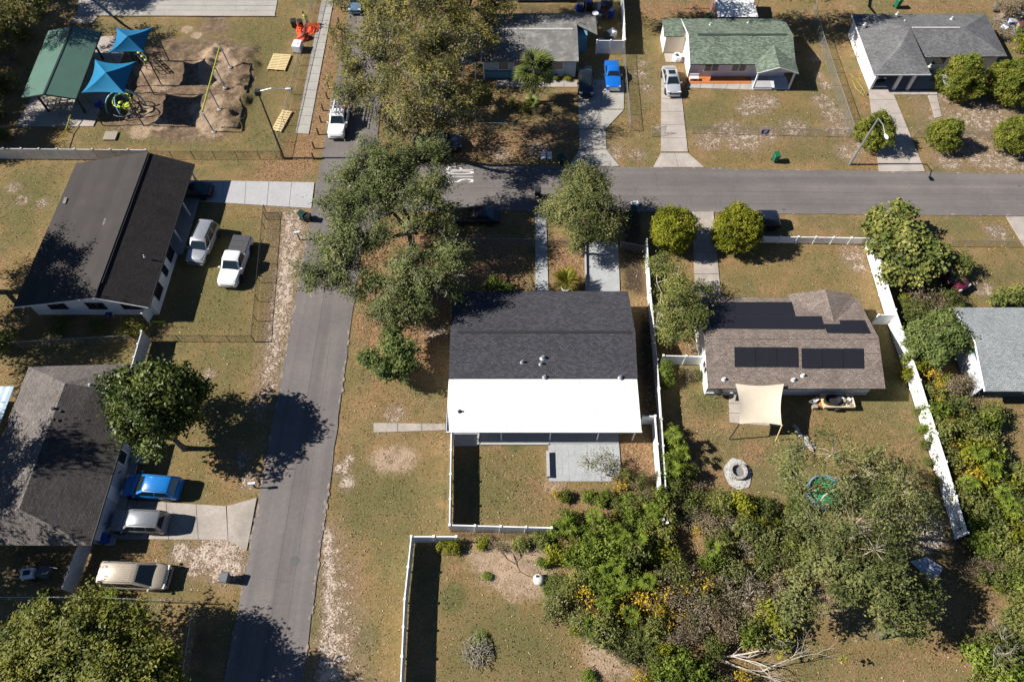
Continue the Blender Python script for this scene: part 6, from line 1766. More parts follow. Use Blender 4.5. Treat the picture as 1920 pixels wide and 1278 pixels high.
tree('oak_tree', 'dense green-topped oak at lower right above the leaf-strewn clearing', (1650,1190),
     [(1625,1080,6,1.9),(1680,1085,6.,1.9),(1650,1135,5.,1.9),(1702,1135,4.6,1.7),(1575,1085,5.5,1.5),(1510,1105,5.,1.5),(1485,1140,4.5,1.),(1535,1075,6,1.5),(1690,1165,4.,1.3),(1728,1110,4.2,1.2)],
     L_OAK3, 2.4, .26, 38, 28, .24, .5, .44, .6, seed=8, thin=.40, twig=.5)
tree('magnolia_tree', 'dark glossy magnolia between the taupe roof and the asphalt', (345,840),
     [(285,760,6,2.6),(240,745,5.5,2.),(330,740,5.5,2.2),(290,715,6,2.),(350,720,4.8,1.5),(300,800,5,2.2),(250,790,5,1.6),(340,780,4.6,1.6),(285,830,4,1.3),(375,735,4,1.),(225,720,5,1.5)],
     L_MAG, 2., .24, 52, 17, .34, .5, .5, .2, seed=9, thin=.33, flat=.8, jit=.7, upn=.6)
tree('broadleaf_tree', 'round-clumped shrub tree on the verge left of the dark roof', (738,700),
     [(692,668,2.6,.95),(735,632,2.9,1.1),(760,655,2.9,1.1),(722,690,2.6,1.05),(748,695,2.4,1.),(770,680,2.3,.8),(738,655,3.2,.9),(748,610,2.6,.7)],
     L_YARD, .8, .12, 95, 22, .22, .5, .30, .2, seed=10, thin=.1, flat=.9, jit=.7)
tree('oak_tree', 'green tree leaning over the boundary fence right of the dark roof', (1227,615),
     [(1238,500,4.2,1.2),(1232,530,4.,1.),(1270,520,4.5,1.5),(1285,550,4.6,1.7),(1265,580,4.6,1.6),(1300,590,4.,1.4),(1275,615,3.8,1.4),(1255,625,3.4,1.),(1310,545,3.8,1.1)],
     L_MIX, 1.4, .16, 50, 30, .20, .42, .4, .5, seed=11, thin=.28, bark=BARK_PALE, twig=.4)
tree('oak_tree', 'olive tree mass filling the bottom left corner', (150,1330),
     [(80,1195,5,2.3),(150,1168,5.,2.0),(225,1168,5.,1.8),(258,1195,5.,1.9),(180,1210,6,2.4),(100,1250,6,2.6),(200,1270,6,2.4),(30,1230,5,2.2),(270,1250,6.5,1.9),(20,1290,5.5,2.4),(130,1310,6,2.6),(240,1320,7.5,2.6),(40,1170,3.5,1.2),(300,1290,6,1.6),(180,1330,8,2.6)],
     L_OLIVE, 2.6, .34, 44, 24, .26, .48, .5, .4, seed=12, thin=.32)
# --- trees beyond the left edge whose shade falls into the picture
for i, (lab, bx, by, hs) in enumerate((('tall oak beyond the left edge shading the taupe roof', -51., 19., 1.35), ('tall oak beyond the left edge shading the brown gable roof', -53., 38., 1.1), ('dark oak at the far left above the white panel fence', -65.5, 60., 1.05), ('dark oak at the upper left corner behind the shelter', -70., 76., 1.1), ('oak beyond the left edge above the parking area', -66., 85., 1.2), ('oak beyond the lower left edge', -47., 10.5, 1.0), ('oak beyond the left edge between the two brown roofs', -52.5, 33., 1.15), ('oak behind the green shelter at the left edge', -69.5, 68., 1.15))):
    lb = []
    TRr = random.Random(40+i)
    t = None
    for k in range(9):
        a = k*2.4; rad = 1.3+.62*math.sqrt(k)*1.6
        lb.append((bx+rad*math.cos(a), by+rad*math.sin(a), TRr.uniform(6, 9.)*hs, TRr.uniform(1.8, 2.6)))
    # convert the surveyed positions into the builder's pixel form
    def pix(x, y, z):
        yy = y*_s - (CAM_H - z)*-_c; dep = y*_s + (CAM_H-z)*_c; upv = y*_c - (CAM_H-z)*_s
        return 960 + x*CAM_F/dep, 639 - upv*CAM_F/dep
    tree('oak_tree', lab, (float(bx), float(by)), [(*pix(x, y, z), z, r) for x, y, z, r in lb], L_OAK, 3.4, .38, 34, 26, .27, .45, .55, .6, seed=60+i, thin=.30)
tree('oak_tree', 'oak at the top edge left of the parking area', (20,-40), [(20,-30,8,3.),(70,-30,7,2.6),(0,20,7,2.4),(60,15,6.5,1.8)], L_OAK2, 3.2, .36, 28, 24, .25, .42, .5, .6, seed=71, thin=.36)
tree('oak_tree', 'oak beyond the top edge shading the white shed', (1500,-60), [(1380,-70,8,2.6),(1340,-62,8,2.4),(1430,-60,8,2.8),(1490,-70,8,3.),(1560,-60,8,3.),(1400,-40,7,2.),(1530,-30,7,2.2),(1470,-25,6.5,1.8)], L_OAK2, 3.2, .36, 28, 24, .25, .42, .5, .6, seed=72, thin=.36)
tree('oak_tree', 'oak beyond the top edge above the brown leaf-covered yard', (1240,-70), [(1180,-60,7,2.6),(1240,-70,8,2.8),(1290,-50,7,2.2),(1140,-50,7,2.2)], L_OAK2, 3.2, .36, 28, 24, .25, .42, .5, .6, seed=73, thin=.36)

# --- clipped shrubs
def clipped(label, base, px, py, zc, r, rz_, mat=L_CLIP, seed=1, leaf=.17, dens=105, cone=False, group=None):
    rr_ = random.Random(seed)
    lb = [(px, py, zc, r, rz_)] + [(px+rr_.uniform(-14, 14), py+rr_.uniform(-12, 14), zc*rr_.uniform(.7, 1.15), r*rr_.uniform(.62, .78), rz_*rr_.uniform(.62, .78)) for _ in range(3)]
    if cone:
        q0, q1 = P(*base), P(px, py, zc)
    return tree('clipped_shrub', label, base, lb, mat, .6, .1, dens, 20, leaf, .5, .22, .1, 1., cat='shrub', seed=seed, shell=(.74, 1.), twig=.05, jit=.75, up=.35, group=group, crown='foliage', upn=.5, lumpy=.4, thin=.12)
clipped('big round clipped yellow-green shrub left of the narrow driveway', (1262,474), 1263, 431, 2.35, 2.3, 2.35, seed=21)
clipped('big round clipped yellow-green shrub right of the narrow driveway', (1378,478), 1380, 431, 2.35, 2.4, 2.4, seed=22)
def ovoid(label, base, r, h, seed, lean=(.0, .0)):
    """taper-topped clipped shrub"""
    x, y = P2(*base)
    rr_ = random.Random(seed)
    lb = []
    for f, k in ((.34, .92), (.52, .95), (.70, .74), (.86, .44)):
        xx, yy, zz = x+rr_.uniform(-.25, .25)+.1*f, y+rr_.uniform(-.25, .25), h*f
        dep = yy*_s + (CAM_H-zz)*_c; upv = yy*_c - (CAM_H-zz)*_s
        lb.append((960 + xx*CAM_F/dep, 639 - upv*CAM_F/dep, zz, r*k, min(zz*.98, h*.30)))
    return tree('clipped_shrub', label, base, lb, L_LIGUS, .5, .1, 92, 20, .18, .5, .24, .1, 1., cat='shrub', seed=seed, shell=(.70, 1.), twig=.05, jit=.75, up=.3, crown='foliage', upn=.5, lumpy=.6, thin=.14)
ovoid('tall clipped olive shrub in front of the grey hip roof, larger one', (1778,178), 2.7, 4.7, 23)
ovoid('clipped olive shrub at the right edge beside the grey hip roof', (1876,186), 2.8, 4.5, 24)
ovoid('clipped shrub behind the grey steel street light', (1626,272), 2.15, 3.7, 25)
ovoid('small clipped shrub right of the bleached driveway', (1757,274), 1.9, 3.2, 26)
ovoid('clipped shrub at the right edge above the road', (1884,278), 2.3, 3.5, 27)

# --- sea grape and hedge along the right boundary
tree('sea_grape_shrub', 'large-leaved sea grape bush spilling over the white fence', (1710,500),
     [(1660,415,3.,1.5),(1690,400,2.8,1.2),(1700,440,3.2,1.5),(1650,450,2.8,1.4),(1690,475,3.2,1.6),(1730,460,2.8,1.4),(1745,490,2.6,1.3),(1680,510,2.8,1.3),(1720,510,2.8,1.2),(1760,475,2.4,1.),(1640,425,2.4,1.)],
     L_GRAPE, 1.2, .14, 74, 12, .33, .8, .42, .15, cat='shrub', seed=31, thin=.18, flat=.9, jit=.6, crown='foliage')
tree('shrub', 'dark green shrub beside the maroon car', (1800,520), [(1800,492,1.4,1.1),(1792,510,1.2,.9)], L_MIX, .5, .07, 90, 20, .17, .45, .3, .3, cat='shrub', seed=32, crown='foliage')
tree('shrub', 'bushy green shrub at the corner of the pale grey roof', (1745,665), [(1735,625,2.8,1.5),(1775,625,3.,1.6),(1755,655,2.6,1.4),(1800,635,2.8,1.2),(1715,650,2.2,1.1),(1770,600,2.6,1.2)], L_YARD, 1., .12, 80, 20, .22, .5, .36, .2, cat='shrub', seed=33, thin=.15, crown='foliage')
tree('shrub', 'light green shrub at the right edge above the pale grey roof', (1890,575), [(1890,553,1.2,1.0),(1915,552,1.2,.9),(1870,560,.9,.7)], L_GRAPE, .4, .06, 85, 16, .2, .6, .3, .2, cat='shrub', seed=34, crown='foliage')
tree('shrub', 'bright green shrub in front of the teal wall', (915,200), [(912,185,1.6,.9),(905,172,1.6,.7)], L_GREEN, .5, .06, 90, 18, .2, .4, .3, .3, cat='shrub', seed=35, crown='foliage')
tree('shrub', 'low green shrub at the front corner of the dark roof', (935,548), [(930,533,1.,.8),(915,536,.9,.5),(945,540,.9,.5)], L_GREEN, .4, .05, 90, 18, .18, .4, .3, .3, cat='shrub', seed=36, crown='foliage')
tree('shrub', 'sparse grey-green shrub overhanging the paved patio', (1135,890), [(1125,858,1.8,.9),(1105,868,1.6,.8),(1140,850,1.8,.7),(1150,870,1.5,.6)], L_OAK3, .7, .07, 60, 14, .14, .4, .35, .4, cat='shrub', seed=37, thin=.3, twig=.8, crown='foliage', bark=TWIG_G)
tree('shrub', 'pale yellow-green bush by the corner of the brown gable house', (245,622), [(243,610,1.,.8),(258,615,.9,.7),(230,618,.8,.6)], L_CYCAD, .4, .05, 80, 16, .16, .3, .3, .4, cat='shrub', seed=38, crown='foliage')
tree('shrub', 'green climber hanging over the boundary fence', (1250,705), [(1250,690,1.5,.75),(1246,700,1.2,.6)], L_GREEN, .5, .05, 90, 18, .16, .4, .3, .2, cat='shrub', seed=39, crown='foliage')

# --- palms
def frond_mesh(name, L, nleaf, droop, lw, width, fan=False):
    b = B()
    if fan:
        # fan leaf: stalk plus blades fanning out
        b.tube([(0, 0, 0), (L*.55, 0, .05*L)], [.02, .012], 4)
        for k in range(nleaf):
            a = R(-115 + 230*k/(nleaf-1))
            l = L*.62*(1-.25*abs(a)/2)
            x, y = math.cos(a)*l, math.sin(a)*l
            px_, py_ = -math.sin(a)*lw, math.cos(a)*lw
            o = (L*.55, 0, .05*L)
            m_ = (o[0]+x*.55, y*.55, o[2]-droop*.08)
            b.add([o, (m_[0]+px_, m_[1]+py_, m_[2]), (o[0]+x, y, o[2]-droop*.45), (m_[0]-px_, m_[1]-py_, m_[2]-.01)], [(0, 1, 2, 3)])
    else:
        n = nleaf
        sp = [(L*i/n, 0, .28*L*math.sin(math.pi*.6*i/n) - droop*(i/n)**2) for i in range(n+1)]
        b.tube(sp, [.022*(1-i/n)+.004 for i in range(n+1)], 4, caps=False)
        for i in range(1, n+1):
            w2 = width*math.sin(math.pi*(.12+.85*i/n))
            for sg_ in (-1, 1):
                p = sp[i]
                b.add([(p[0]-.03, 0, p[2]), (p[0]+w2*.42, sg_*w2*.5, p[2]+.05), (p[0]+w2*.6, sg_*w2, p[2]-.05), (p[0]+w2*.18, sg_*w2*.5-.02*sg_, p[2]+.03)], [(0, 1, 2, 3)])
    me = bpy.data.meshes.new(name); me.from_pydata(b.v, [], b.f)
    at = me.attributes.new('rnd', 'FLOAT', 'FACE'); at.data.foreach_set('value', np.random.default_rng(2).random(len(b.f)).astype('f4'))
    return me
def palm(name, label, c, h, n, frond, mat, trunk_r, seed, tilt=(0, 75), cat='palm', z=0., sc_=(1, 1)):
    rr = random.Random(seed)
    t = T(name, label, cat, (*c, z))
    pts = [(0, 0, -.05), (.03, 0, h*.35), (-.02, .03, h*.7), (0, 0, h)]
    if h > .5:
        B().tube(pts, [trunk_r*1.3, trunk_r, trunk_r*.95, trunk_r*1.15], 10).build('trunk', BARK, t, True, True, 0)
    else:
        B().lathe([(trunk_r, 0), (trunk_r*1.1, h*.6), (trunk_r*.5, h)], 10).build('trunk', BARK, t, True)
    if frond.name and not frond.materials: frond.materials.append(mat)
    for k in range(n):
        o = bpy.data.objects.new('frond', frond); link(o, t)
        o.location = (0, 0, h)
        el = tilt[0] + (tilt[1]-tilt[0])*rr.random()**.8
        o.rotation_euler = (rr.uniform(-.25, .25), R(-el), R(k*137.5 + rr.uniform(-12, 12)))
        s = rr.uniform(*sc_); o.scale = (s, s, s)
    return t
FAN = frond_mesh('fan_frond', 1.75, 15, .7, .06, 0, True)
palm('fan_palm', 'fan palm standing before the grey flat-pitched roof', P2(1000, 190), 4.4, 44, FAN, L_PALM, .16, 5, (-65, 72), sc_=(1.1, 1.45))
FAN2 = frond_mesh('fan_frond_small', 1.0, 13, .4, .05, 0, True)
palm('fan_palm', 'low young fan palm at the foot of the tall fan palm', P2(998, 200), .5, 16, FAN2, L_PALM, .12, 6, (-10, 60), sc_=(.8, 1.3))
PIN = frond_mesh('cycad_frond', 1.7, 22, .5, .04, .42)
palm('cycad', 'yellow-green cycad in the white planter by the front wall', P2(1062, 541), .55, 34, PIN, L_CYCAD, .15, 7, (0, 60), z=.4, sc_=(.85, 1.1))
PAP = frond_mesh('umbrella_leaf', .85, 9, .5, .10, 0, True)

# --- thickets: shrub prototypes, copied and placed one by one
PROTO = {}
def proto(key, mat, leaf, aspect, dens, per, r=1., h=1., spray=.3, clump=.34, twig=.5, bark=TWIG, jit=.6, n=3, thin=.2):
    for v in range(n):
        global TR
        TR = np.random.default_rng(hash(key) % 1000 + v if False else sum(map(ord, key))*7+v)
        rr = random.Random(v+3)
        LB = [((rr.uniform(-.45, .45), rr.uniform(-.45, .45), .62*h+rr.uniform(-.1, .25)*h), (.62*r, .62*r, .48*h)) for _ in range(4)]
        C, D, I = lobes_points(LB, dens, (.4, 1.), .3)
        C[:, 2] = np.maximum(C[:, 2], .12)
        keep = np.array([mnoise.noise(Vector(c)*1.3 + Vector((v*7.1, 0, 0))) for c in C]) > (thin-.5)
        C, D, I = C[keep], D[keep], I[keep]
        k = per
        pos = np.repeat(C, k, 0) + np.repeat(D, k, 0)*TR.normal(0, 1, (len(C)*k, 1))*spray*.4 + TR.normal(0, clump*.4, (len(C)*k, 3))
        pos[:, 2] = np.maximum(pos[:, 2], .06)
        rnd = np.clip(.5*np.repeat(TR.random(len(C)), k) + .5*TR.random(len(C)*k), 0, 1)
        fm = leaf_mesh('foliage', pos, np.repeat(D, k, 0)*.5 + np.array([-.15, 0, .8]), leaf, aspect, rnd, jit)
        fm.materials.append(mat)
        b = B()
        sel = TR.permutation(len(C))[:int(len(C)*twig)]
        for p, d in zip(C[sel], D[sel]):
            p = Vector(p); s = Vector((p.x*.15, p.y*.15, 0))
            m_ = s.lerp(p, .5) + Vector((rr.uniform(-.15, .15), rr.uniform(-.15, .15), .12))
            e = p + Vector(d)*.18
            b.tube([s, m_, p, e], [.022, .016, .010, .004], 3, caps=False)
        sm_ = bpy.data.meshes.new('stems'); sm_.from_pydata(b.v, [], b.f); sm_.materials.append(bark)
        PROTO.setdefault(key, []).append((fm, sm_))
proto('green', L_GREEN, .20, .42, 70, 20, twig=.3)
proto('mix', L_MIX, .18, .42, 80, 20, twig=.4)
proto('oakish', L_OAK3, .17, .40, 80, 20, spray=.5, twig=.4)
proto('yellow', L_YEL, .15, .5, 40, 7, twig=.9, thin=.36)
proto('yellowgreen', L_CLIP, .19, .5, 66, 16, twig=.4)
proto('brown', L_BROWN, .14, .35, 60, 12, spray=.6, twig=1., thin=.25)
proto('grey', L_TWIG, .15, .30, 50, 9, spray=.7, twig=1., bark=TWIG_G, thin=.3)
SHR = random.Random(77)
W1 = W2 = W3 = W4 = ''
KN = {'green': ('broadleaf_shrub', 'fresh green broadleaf shrub'), 'mix': ('olive_shrub', 'olive green shrub'), 'oakish': ('oak_sapling', 'grey-green oak sapling'), 'yellow': ('yellow_shrub', 'shrub with yellow autumn leaves'),
      'yellowgreen': ('yellow_green_shrub', 'yellow-green leafy shrub'), 'brown': ('dry_shrub', 'dry brown leafless shrub'), 'grey': ('twiggy_shrub', 'grey twiggy shrub')}
def zone2(px, py): return zone(px, py, W1 if px < 1240 or 1280 < px < 1400 else W4 if px > 1600 else W2)
def zone(px, py, where):
    if where == W1:
        if py < 955: return 'inside the patio yard, by the paved patio'
        if py < 1012: return 'inside the patio yard, against its lower fence'
        if px < 1090 and py < 1100: return 'just right of the sandy patch'
        if py < 1060: return 'just below the patio yard fence'
        if px > 1300 and py < 1160: return 'among the dry brush left of the oak'
        if py > 1225: return 'beside the toppled dead tree'
        if px > 1250: return 'in the dark middle of the thicket'
        if px > 1160: return 'on the yellow ridge of the thicket'
        return 'on the left flank of the thicket'
    if where == W4:
        if py < 620: return 'below the sea grape by the long white fence'
        if py < 700: return 'left of the pale grey roof'
        if py < 760: return 'below the corner of the pale grey roof'
        if px < 1740: return 'leaning on the long white fence'
        if py < 850: return 'beside the middle of the long white fence'
        if py < 930: return 'beside the lower half of the long white fence'
        if py < 1010: return 'by the lower end of the long white fence'
        return 'right of the grey sheet at the lower right'
    if where == W2: return 'on the boundary above the fire pit' if py < 870 else 'on the boundary left of the fire pit'
    if where == W3: return 'just below the fire pit' if py < 960 else 'in the brush between fire pit and oak' if py < 1035 else 'in the brown brush left of the lower oak' if px > 1400 else 'in the brown heart of the thicket'
    return where
def shrub(kind, px, py, s, where, hs=1.):
    if where in (W1, W2, W3, W4) and s > .7:
        s *= .86
        for _ in range(2 if SHR.random() < .35 else 1):
            k2 = SHR.choice(('mix', 'oakish', 'yellowgreen', 'brown', 'brown', 'yellow', 'grey', 'mix', 'brown'))
            shrub1(k2, px+SHR.uniform(-22, 22), py+SHR.uniform(-14, 18), SHR.uniform(.42, .68), where, SHR.uniform(.9, 1.6))
    return shrub1(kind, px, py, s, where, hs)
def shrub1(kind, px, py, s, where, hs=1.):
    c = P2(px, py)
    u_ = SHR.random()
    if kind in ('brown', 'grey') and where in (W1, W2, W3, W4): kind = kind if u_ < .68 else ('mix' if u_ < .82 else 'oakish' if u_ < .86 else 'yellowgreen')
    elif kind == 'yellow' and where in (W1, W3) and u_ < .30: kind = 'mix'
    elif kind in ('mix', 'oakish') and where in (W1, W3, W4) and u_ < .16: kind = 'yellow'
    if where == W4 and kind == 'green': kind = ('green', 'green', 'mix', 'yellowgreen', 'brown', 'oakish')[SHR.randrange(6)]
    fm, sm_ = PROTO[kind][SHR.randrange(3)]
    nm, lab = KN[kind]
    lab = ('small ' if s < .95 else 'big ' if s > 1.35 else '') + lab
    where = zone(px, py, where)
    t = T(nm, lab + ' ' + where, 'shrub', c, SHR.uniform(0, 6.28), (lab + ' ' + where)[:60])
    hs *= SHR.uniform(1.0, 1.45)
    t.scale = (s, s, s*hs)
    link(bpy.data.objects.new('foliage', fm), t); link(bpy.data.objects.new('stem', sm_), t)
    return t
W1 = 'in the thicket behind the patio yard'
for kind, px, py, s, hs in (
    # clumps inside the patio yard
    ('green',1058,925,.75,1.),('green',1100,925,.7,1.),('green',1125,925,.8,1.),('mix',1160,905,1.,1.),('brown',1150,885,.9,1.),('green',1175,930,.8,1.2),('brown',1190,900,1.1,.9),('mix',1205,930,1.1,1.),('green',1065,970,1.1,1.),('green',1045,985,1.0,1.),('yellowgreen',1080,990,1.1,1.),('mix',1120,975,1.2,1.),('green',1100,1000,1.3,1.),('green',1140,990,1.2,1.),('yellow',1150,965,.8,1.),('green',1190,965,1.2,1.1),('mix',1210,985,1.3,1.),('yellow',1205,1000,1.,1.),('brown',1180,1000,1.2,1.),('green',1225,960,1.,1.3),('yellowgreen',1040,1030,1.1,1.),('green',1075,1030,1.2,1.),
    # main body
    ('green',1110,1035,1.4,1.1),('green',1150,1040,1.5,1.2),('mix',1185,1040,1.5,1.1),('yellow',1215,1035,1.1,1.),('brown',1240,1030,1.4,1.),('green',1165,1075,1.4,1.2),('green',1120,1075,1.3,1.),('mix',1090,1070,1.2,.9),('yellow',1210,1070,1.2,1.),('grey',1240,1070,1.4,1.),('mix',1265,1050,1.3,1.),('green',1325,1045,1.,1.5),('brown',1290,1065,1.5,1.),('grey',1340,1080,1.3,1.),
    ('mix',1060,1110,1.3,.9),('oakish',1040,1130,1.2,.9),('mix',1100,1115,1.4,1.),('green',1140,1115,1.2,1.),('yellow',1075,1150,.8,.8),('oakish',1095,1150,1.3,.9),('mix',1130,1150,1.4,1.),('oakish',1170,1140,1.4,1.),('yellow',1195,1110,1.3,1.1),('yellow',1230,1110,1.5,1.1),('yellow',1215,1140,1.4,1.),('brown',1265,1110,1.5,1.1),('yellow',1250,1140,1.2,1.),('grey',1290,1120,1.5,1.),('brown',1320,1110,1.5,1.),('brown',1350,1125,1.4,1.),('grey',1380,1110,1.5,1.1),('brown',1400,1135,1.5,1.),('brown',1425,1120,1.4,1.),('grey',1410,1090,1.3,1.),
    ('oakish',1110,1180,1.3,.9),('mix',1150,1180,1.3,.9),('green',1180,1175,1.,1.),('yellow',1240,1170,1.2,1.),('brown',1280,1165,1.5,1.),('grey',1310,1170,1.3,1.),('brown',1350,1175,1.4,1.),('grey',1260,1190,1.1,1.),('mix',1210,1190,1.2,.9),('oakish',1180,1205,1.1,.9),('yellow',1225,1215,1.,.9),('brown',1390,1170,1.4,1.),('mix',1330,1200,1.,1.),('green',1390,1190,1.05,1.9),
    ('green',1270,1240,1.4,1.2),('green',1300,1265,1.4,1.1),('green',1240,1260,1.2,1.),('mix',1210,1255,1.,.9),('green',1195,1275,1.,.9),('brown',1330,1240,1.2,1.),('green',1350,1275,1.2,1.),('mix',1380,1260,1.1,1.)):
    shrub(kind, px, py+14, s, W1, hs)
W2 = 'along the boundary between patio yard and fire pit'
for kind, px, py, s, hs in (('green',1252,800,.9,1.3),('green',1262,825,1.,1.4),('yellowgreen',1275,845,1.,1.3),('green',1255,860,1.,1.3),('yellow',1278,868,.7,1.),('green',1250,890,1.,1.2),('green',1285,880,.9,1.1),('mix',1262,915,1.1,1.2),('yellow',1268,900,.7,1.),('brown',1255,940,1.1,1.),('mix',1290,930,1.1,1.),('brown',1270,965,1.2,1.),('yellow',1252,985,.9,1.),('grey',1290,970,1.2,1.),('mix',1245,1005,1.2,1.),('brown',1310,960,1.2,.9)):
    shrub(kind, px, py+10, s, W2, hs)
for kind, px, py, s, hs in (('green',1232,935,.9,1.9),('mix',1238,960,1.,1.9),('yellow',1228,950,.7,1.6),('mix',1246,930,.9,1.7),('brown',1300,915,1.1,1.),('mix',1320,930,1.,1.),('brown',1290,945,1.1,1.1),('yellow',1300,985,.9,1.1)):
    shrub(kind, px, py+10, s, W2, hs)
W3 = 'in the brush between fire pit and oak'
for kind, px, py, s, hs in (('brown',1345,935,1.3,1.),('brown',1380,940,1.3,1.),('yellow',1400,945,1.1,1.),('grey',1360,970,1.4,1.),('brown',1400,985,1.5,1.),('yellow',1420,975,1.1,1.),('mix',1430,950,1.2,1.),('brown',1430,1010,1.4,1.),('grey',1385,1020,1.4,1.),('mix',1345,1010,1.3,1.),('brown',1330,985,1.3,1.),('yellow',1440,1000,1.,1.),('mix',1470,1010,1.2,1.),('brown',1460,1050,1.3,1.),('grey',1430,1050,1.4,1.),('brown',1370,1060,1.5,1.),('yellow',1405,1050,.9,1.),('oakish',1470,980,1.3,1.),('mix',1480,940,1.2,1.1)):
    shrub(kind, px, py+12, s, W3, hs)
for kind, px, py, s, hs in (('brown',1450,1090,1.5,1.),('mix',1480,1070,1.4,1.),('brown',1430,1150,1.5,1.),('grey',1455,1130,1.3,1.),('mix',1410,1180,1.4,1.),('brown',1370,1150,1.4,1.1),('oakish',1440,1180,1.3,1.),('mix',1500,1040,1.3,1.),('brown',1490,1100,1.2,1.),('yellow',1465,1040,1.,1.),('mix',1300,1100,1.5,1.2),('grey',1340,1140,1.4,1.1),('brown',1310,1140,1.5,1.),('mix',1275,1085,1.3,1.2),('brown',1245,1090,1.3,1.1),('mix',1225,1160,1.3,1.)):
    shrub(kind, px, py+10, s, W3, hs)
W4 = 'in the overgrown strip right of the long white fence'
for kind, px, py, s, hs in (('brown',1710,555,1.5,1.),('brown',1740,570,1.5,1.),('grey',1720,585,1.4,1.),('brown',1765,560,1.4,1.),('brown',1785,580,1.2,1.),('yellow',1735,535,.9,1.),('brown',1700,590,1.2,1.),('mix',1690,570,1.,1.),
    ('yellowgreen',1710,690,1.2,1.),('yellow',1735,700,1.1,1.),('yellow',1750,720,1.,1.),('green',1700,680,1.2,1.2),('green',1725,668,1.2,1.2),('yellowgreen',1762,705,1.1,1.),('brown',1775,730,1.3,1.),('brown',1800,715,1.2,1.),('yellow',1755,745,1.,1.),('mix',1735,735,1.2,1.),('brown',1785,760,1.3,.9),('yellow',1790,780,1.,1.),('green',1740,770,1.3,1.),('yellow',1770,790,1.1,1.),('mix',1755,815,1.4,1.),('yellow',1775,835,1.2,1.),('green',1800,800,1.4,1.),('green',1830,790,1.3,1.),('green',1850,775,1.2,.9),('brown',1830,755,1.1,.9),
    ('green',1775,865,1.5,1.),('green',1805,850,1.5,1.1),('yellowgreen',1835,850,1.3,1.),('mix',1840,820,1.4,1.),('yellow',1850,835,1.1,1.),('green',1865,850,1.1,1.),('yellow',1780,890,1.1,1.),('mix',1800,890,1.5,1.1),('yellowgreen',1830,895,1.5,1.1),('green',1860,900,1.4,1.),('yellow',1832,925,1.2,1.),('mix',1800,930,1.6,1.1),('green',1865,935,1.5,1.1),('yellowgreen',1885,910,1.4,1.),('mix',1900,890,1.3,1.),('green',1830,960,1.6,1.1),('yellowgreen',1865,970,1.6,1.1),('mix',1890,960,1.5,1.1),('green',1815,990,1.5,1.),('mix',1850,1000,1.6,1.1),('yellowgreen',1890,1000,1.5,1.),('mix',1915,1010,1.4,1.),('green',1830,1025,1.3,1.),('mix',1880,1035,1.5,1.),('mix',1910,1050,1.4,1.),('brown',1840,1055,1.2,1.),('mix',1870,1075,1.4,1.),('green',1900,1085,1.4,1.),('brown',1810,1060,1.1,1.),('mix',1920,1110,1.4,1.),('green',1722,800,.5,1.2),('green',1729,825,.5,1.2),('green',1736,860,.45,1.2),('mix',1748,900,.5,1.2)):
    shrub(kind, px, py+10, s, W4, hs)
W5 = 'at the bottom right corner'
for kind, px, py, s, hs in (('green',1820,1235,1.3,1.),('mix',1850,1220,1.4,1.),('green',1845,1260,1.4,1.),('yellowgreen',1880,1250,1.3,1.),('mix',1895,1210,1.5,1.),('green',1910,1240,1.5,1.1),('mix',1900,1170,1.4,1.),('brown',1870,1190,1.2,1.),('mix',1920,1140,1.5,1.),('green',1880,1280,1.4,1.),('mix',1830,1285,1.2,1.),('yellow',1905,1170,.6,.8),('brown',1840,1190,1.1,.9)):
    shrub(kind, px, py+10, s, W5, hs)
W6 = 'in the sandy bottom lot'
for kind, px, py, s, hs in (('yellowgreen',838,1020,.75,.8),('yellowgreen',855,1018,.6,.8),('green',1015,1052,.5,.9),('green',912,1075,.4,.4),('green',1030,1105,.7,.5),('mix',1060,1095,.8,.7),('mix',1040,1090,.8,.6),('green',900,1190,.5,.4),('green',1105,1265,.6,.8),('brown',940,1020,.8,.6),('mix',980,1014,.8,.7),('mix',1010,1010,.8,.8),('yellowgreen',905,1012,.6,.7)):
    shrub(kind, px, py+6, s, W6, hs)
W7 = 'against the front of the teal walled house'
for kind, px, py, s, hs in (('yellowgreen',1062,148,.5,.8),('green',1042,148,.45,.8),('mix',1020,150,.5,.8),('mix',985,205,.7,.9),('brown',1010,210,.8,.7),('mix',960,195,.6,.8)):
    shrub(kind, px, py+2, s, W7, hs)
W8 = 'by the junk at the top right corner'
for kind, px, py, s, hs in (('brown',1880,30,1.6,1.),('grey',1905,25,1.6,1.),('mix',1915,75,1.3,1.),('brown',1870,70,1.,1.),('yellowgreen',1910,90,1.2,1.),('grey',1860,15,1.2,1.)):
    shrub(kind, px, py+6, s, W8, hs)
W9 = 'under the spreading oak in the front yard'
for kind, px, py, s, hs in (('mix',880,555,.7,.8),('green',955,545,.55,.9),('mix',905,555,.5,.7),('brown',800,610,.7,.6)):
    shrub(kind, px, py+2, s, W9, hs)
W10 = 'at the wall of the solar roofed house'
for kind, px, py, s, hs in (('brown',1300,700,.8,.7),('green',1250,720,.6,1.),('brown',1285,705,.7,.7),('grey',1335,668,.7,.8),('mix',1310,705,.5,.7)):
    shrub(kind, px, py+2, s, W10, hs)
W11 = 'in the shade behind the taupe roof'
for kind, px, py, s, hs in (('mix',20,640,1.2,1.),('mix',60,1000,.9,.7),('green',95,1108,.8,.8),('mix',120,610,.9,.8),('mix',180,612,.8,.8),('green',205,1115,.9,.8)):
    shrub(kind, px, py+6, s, W11, hs)

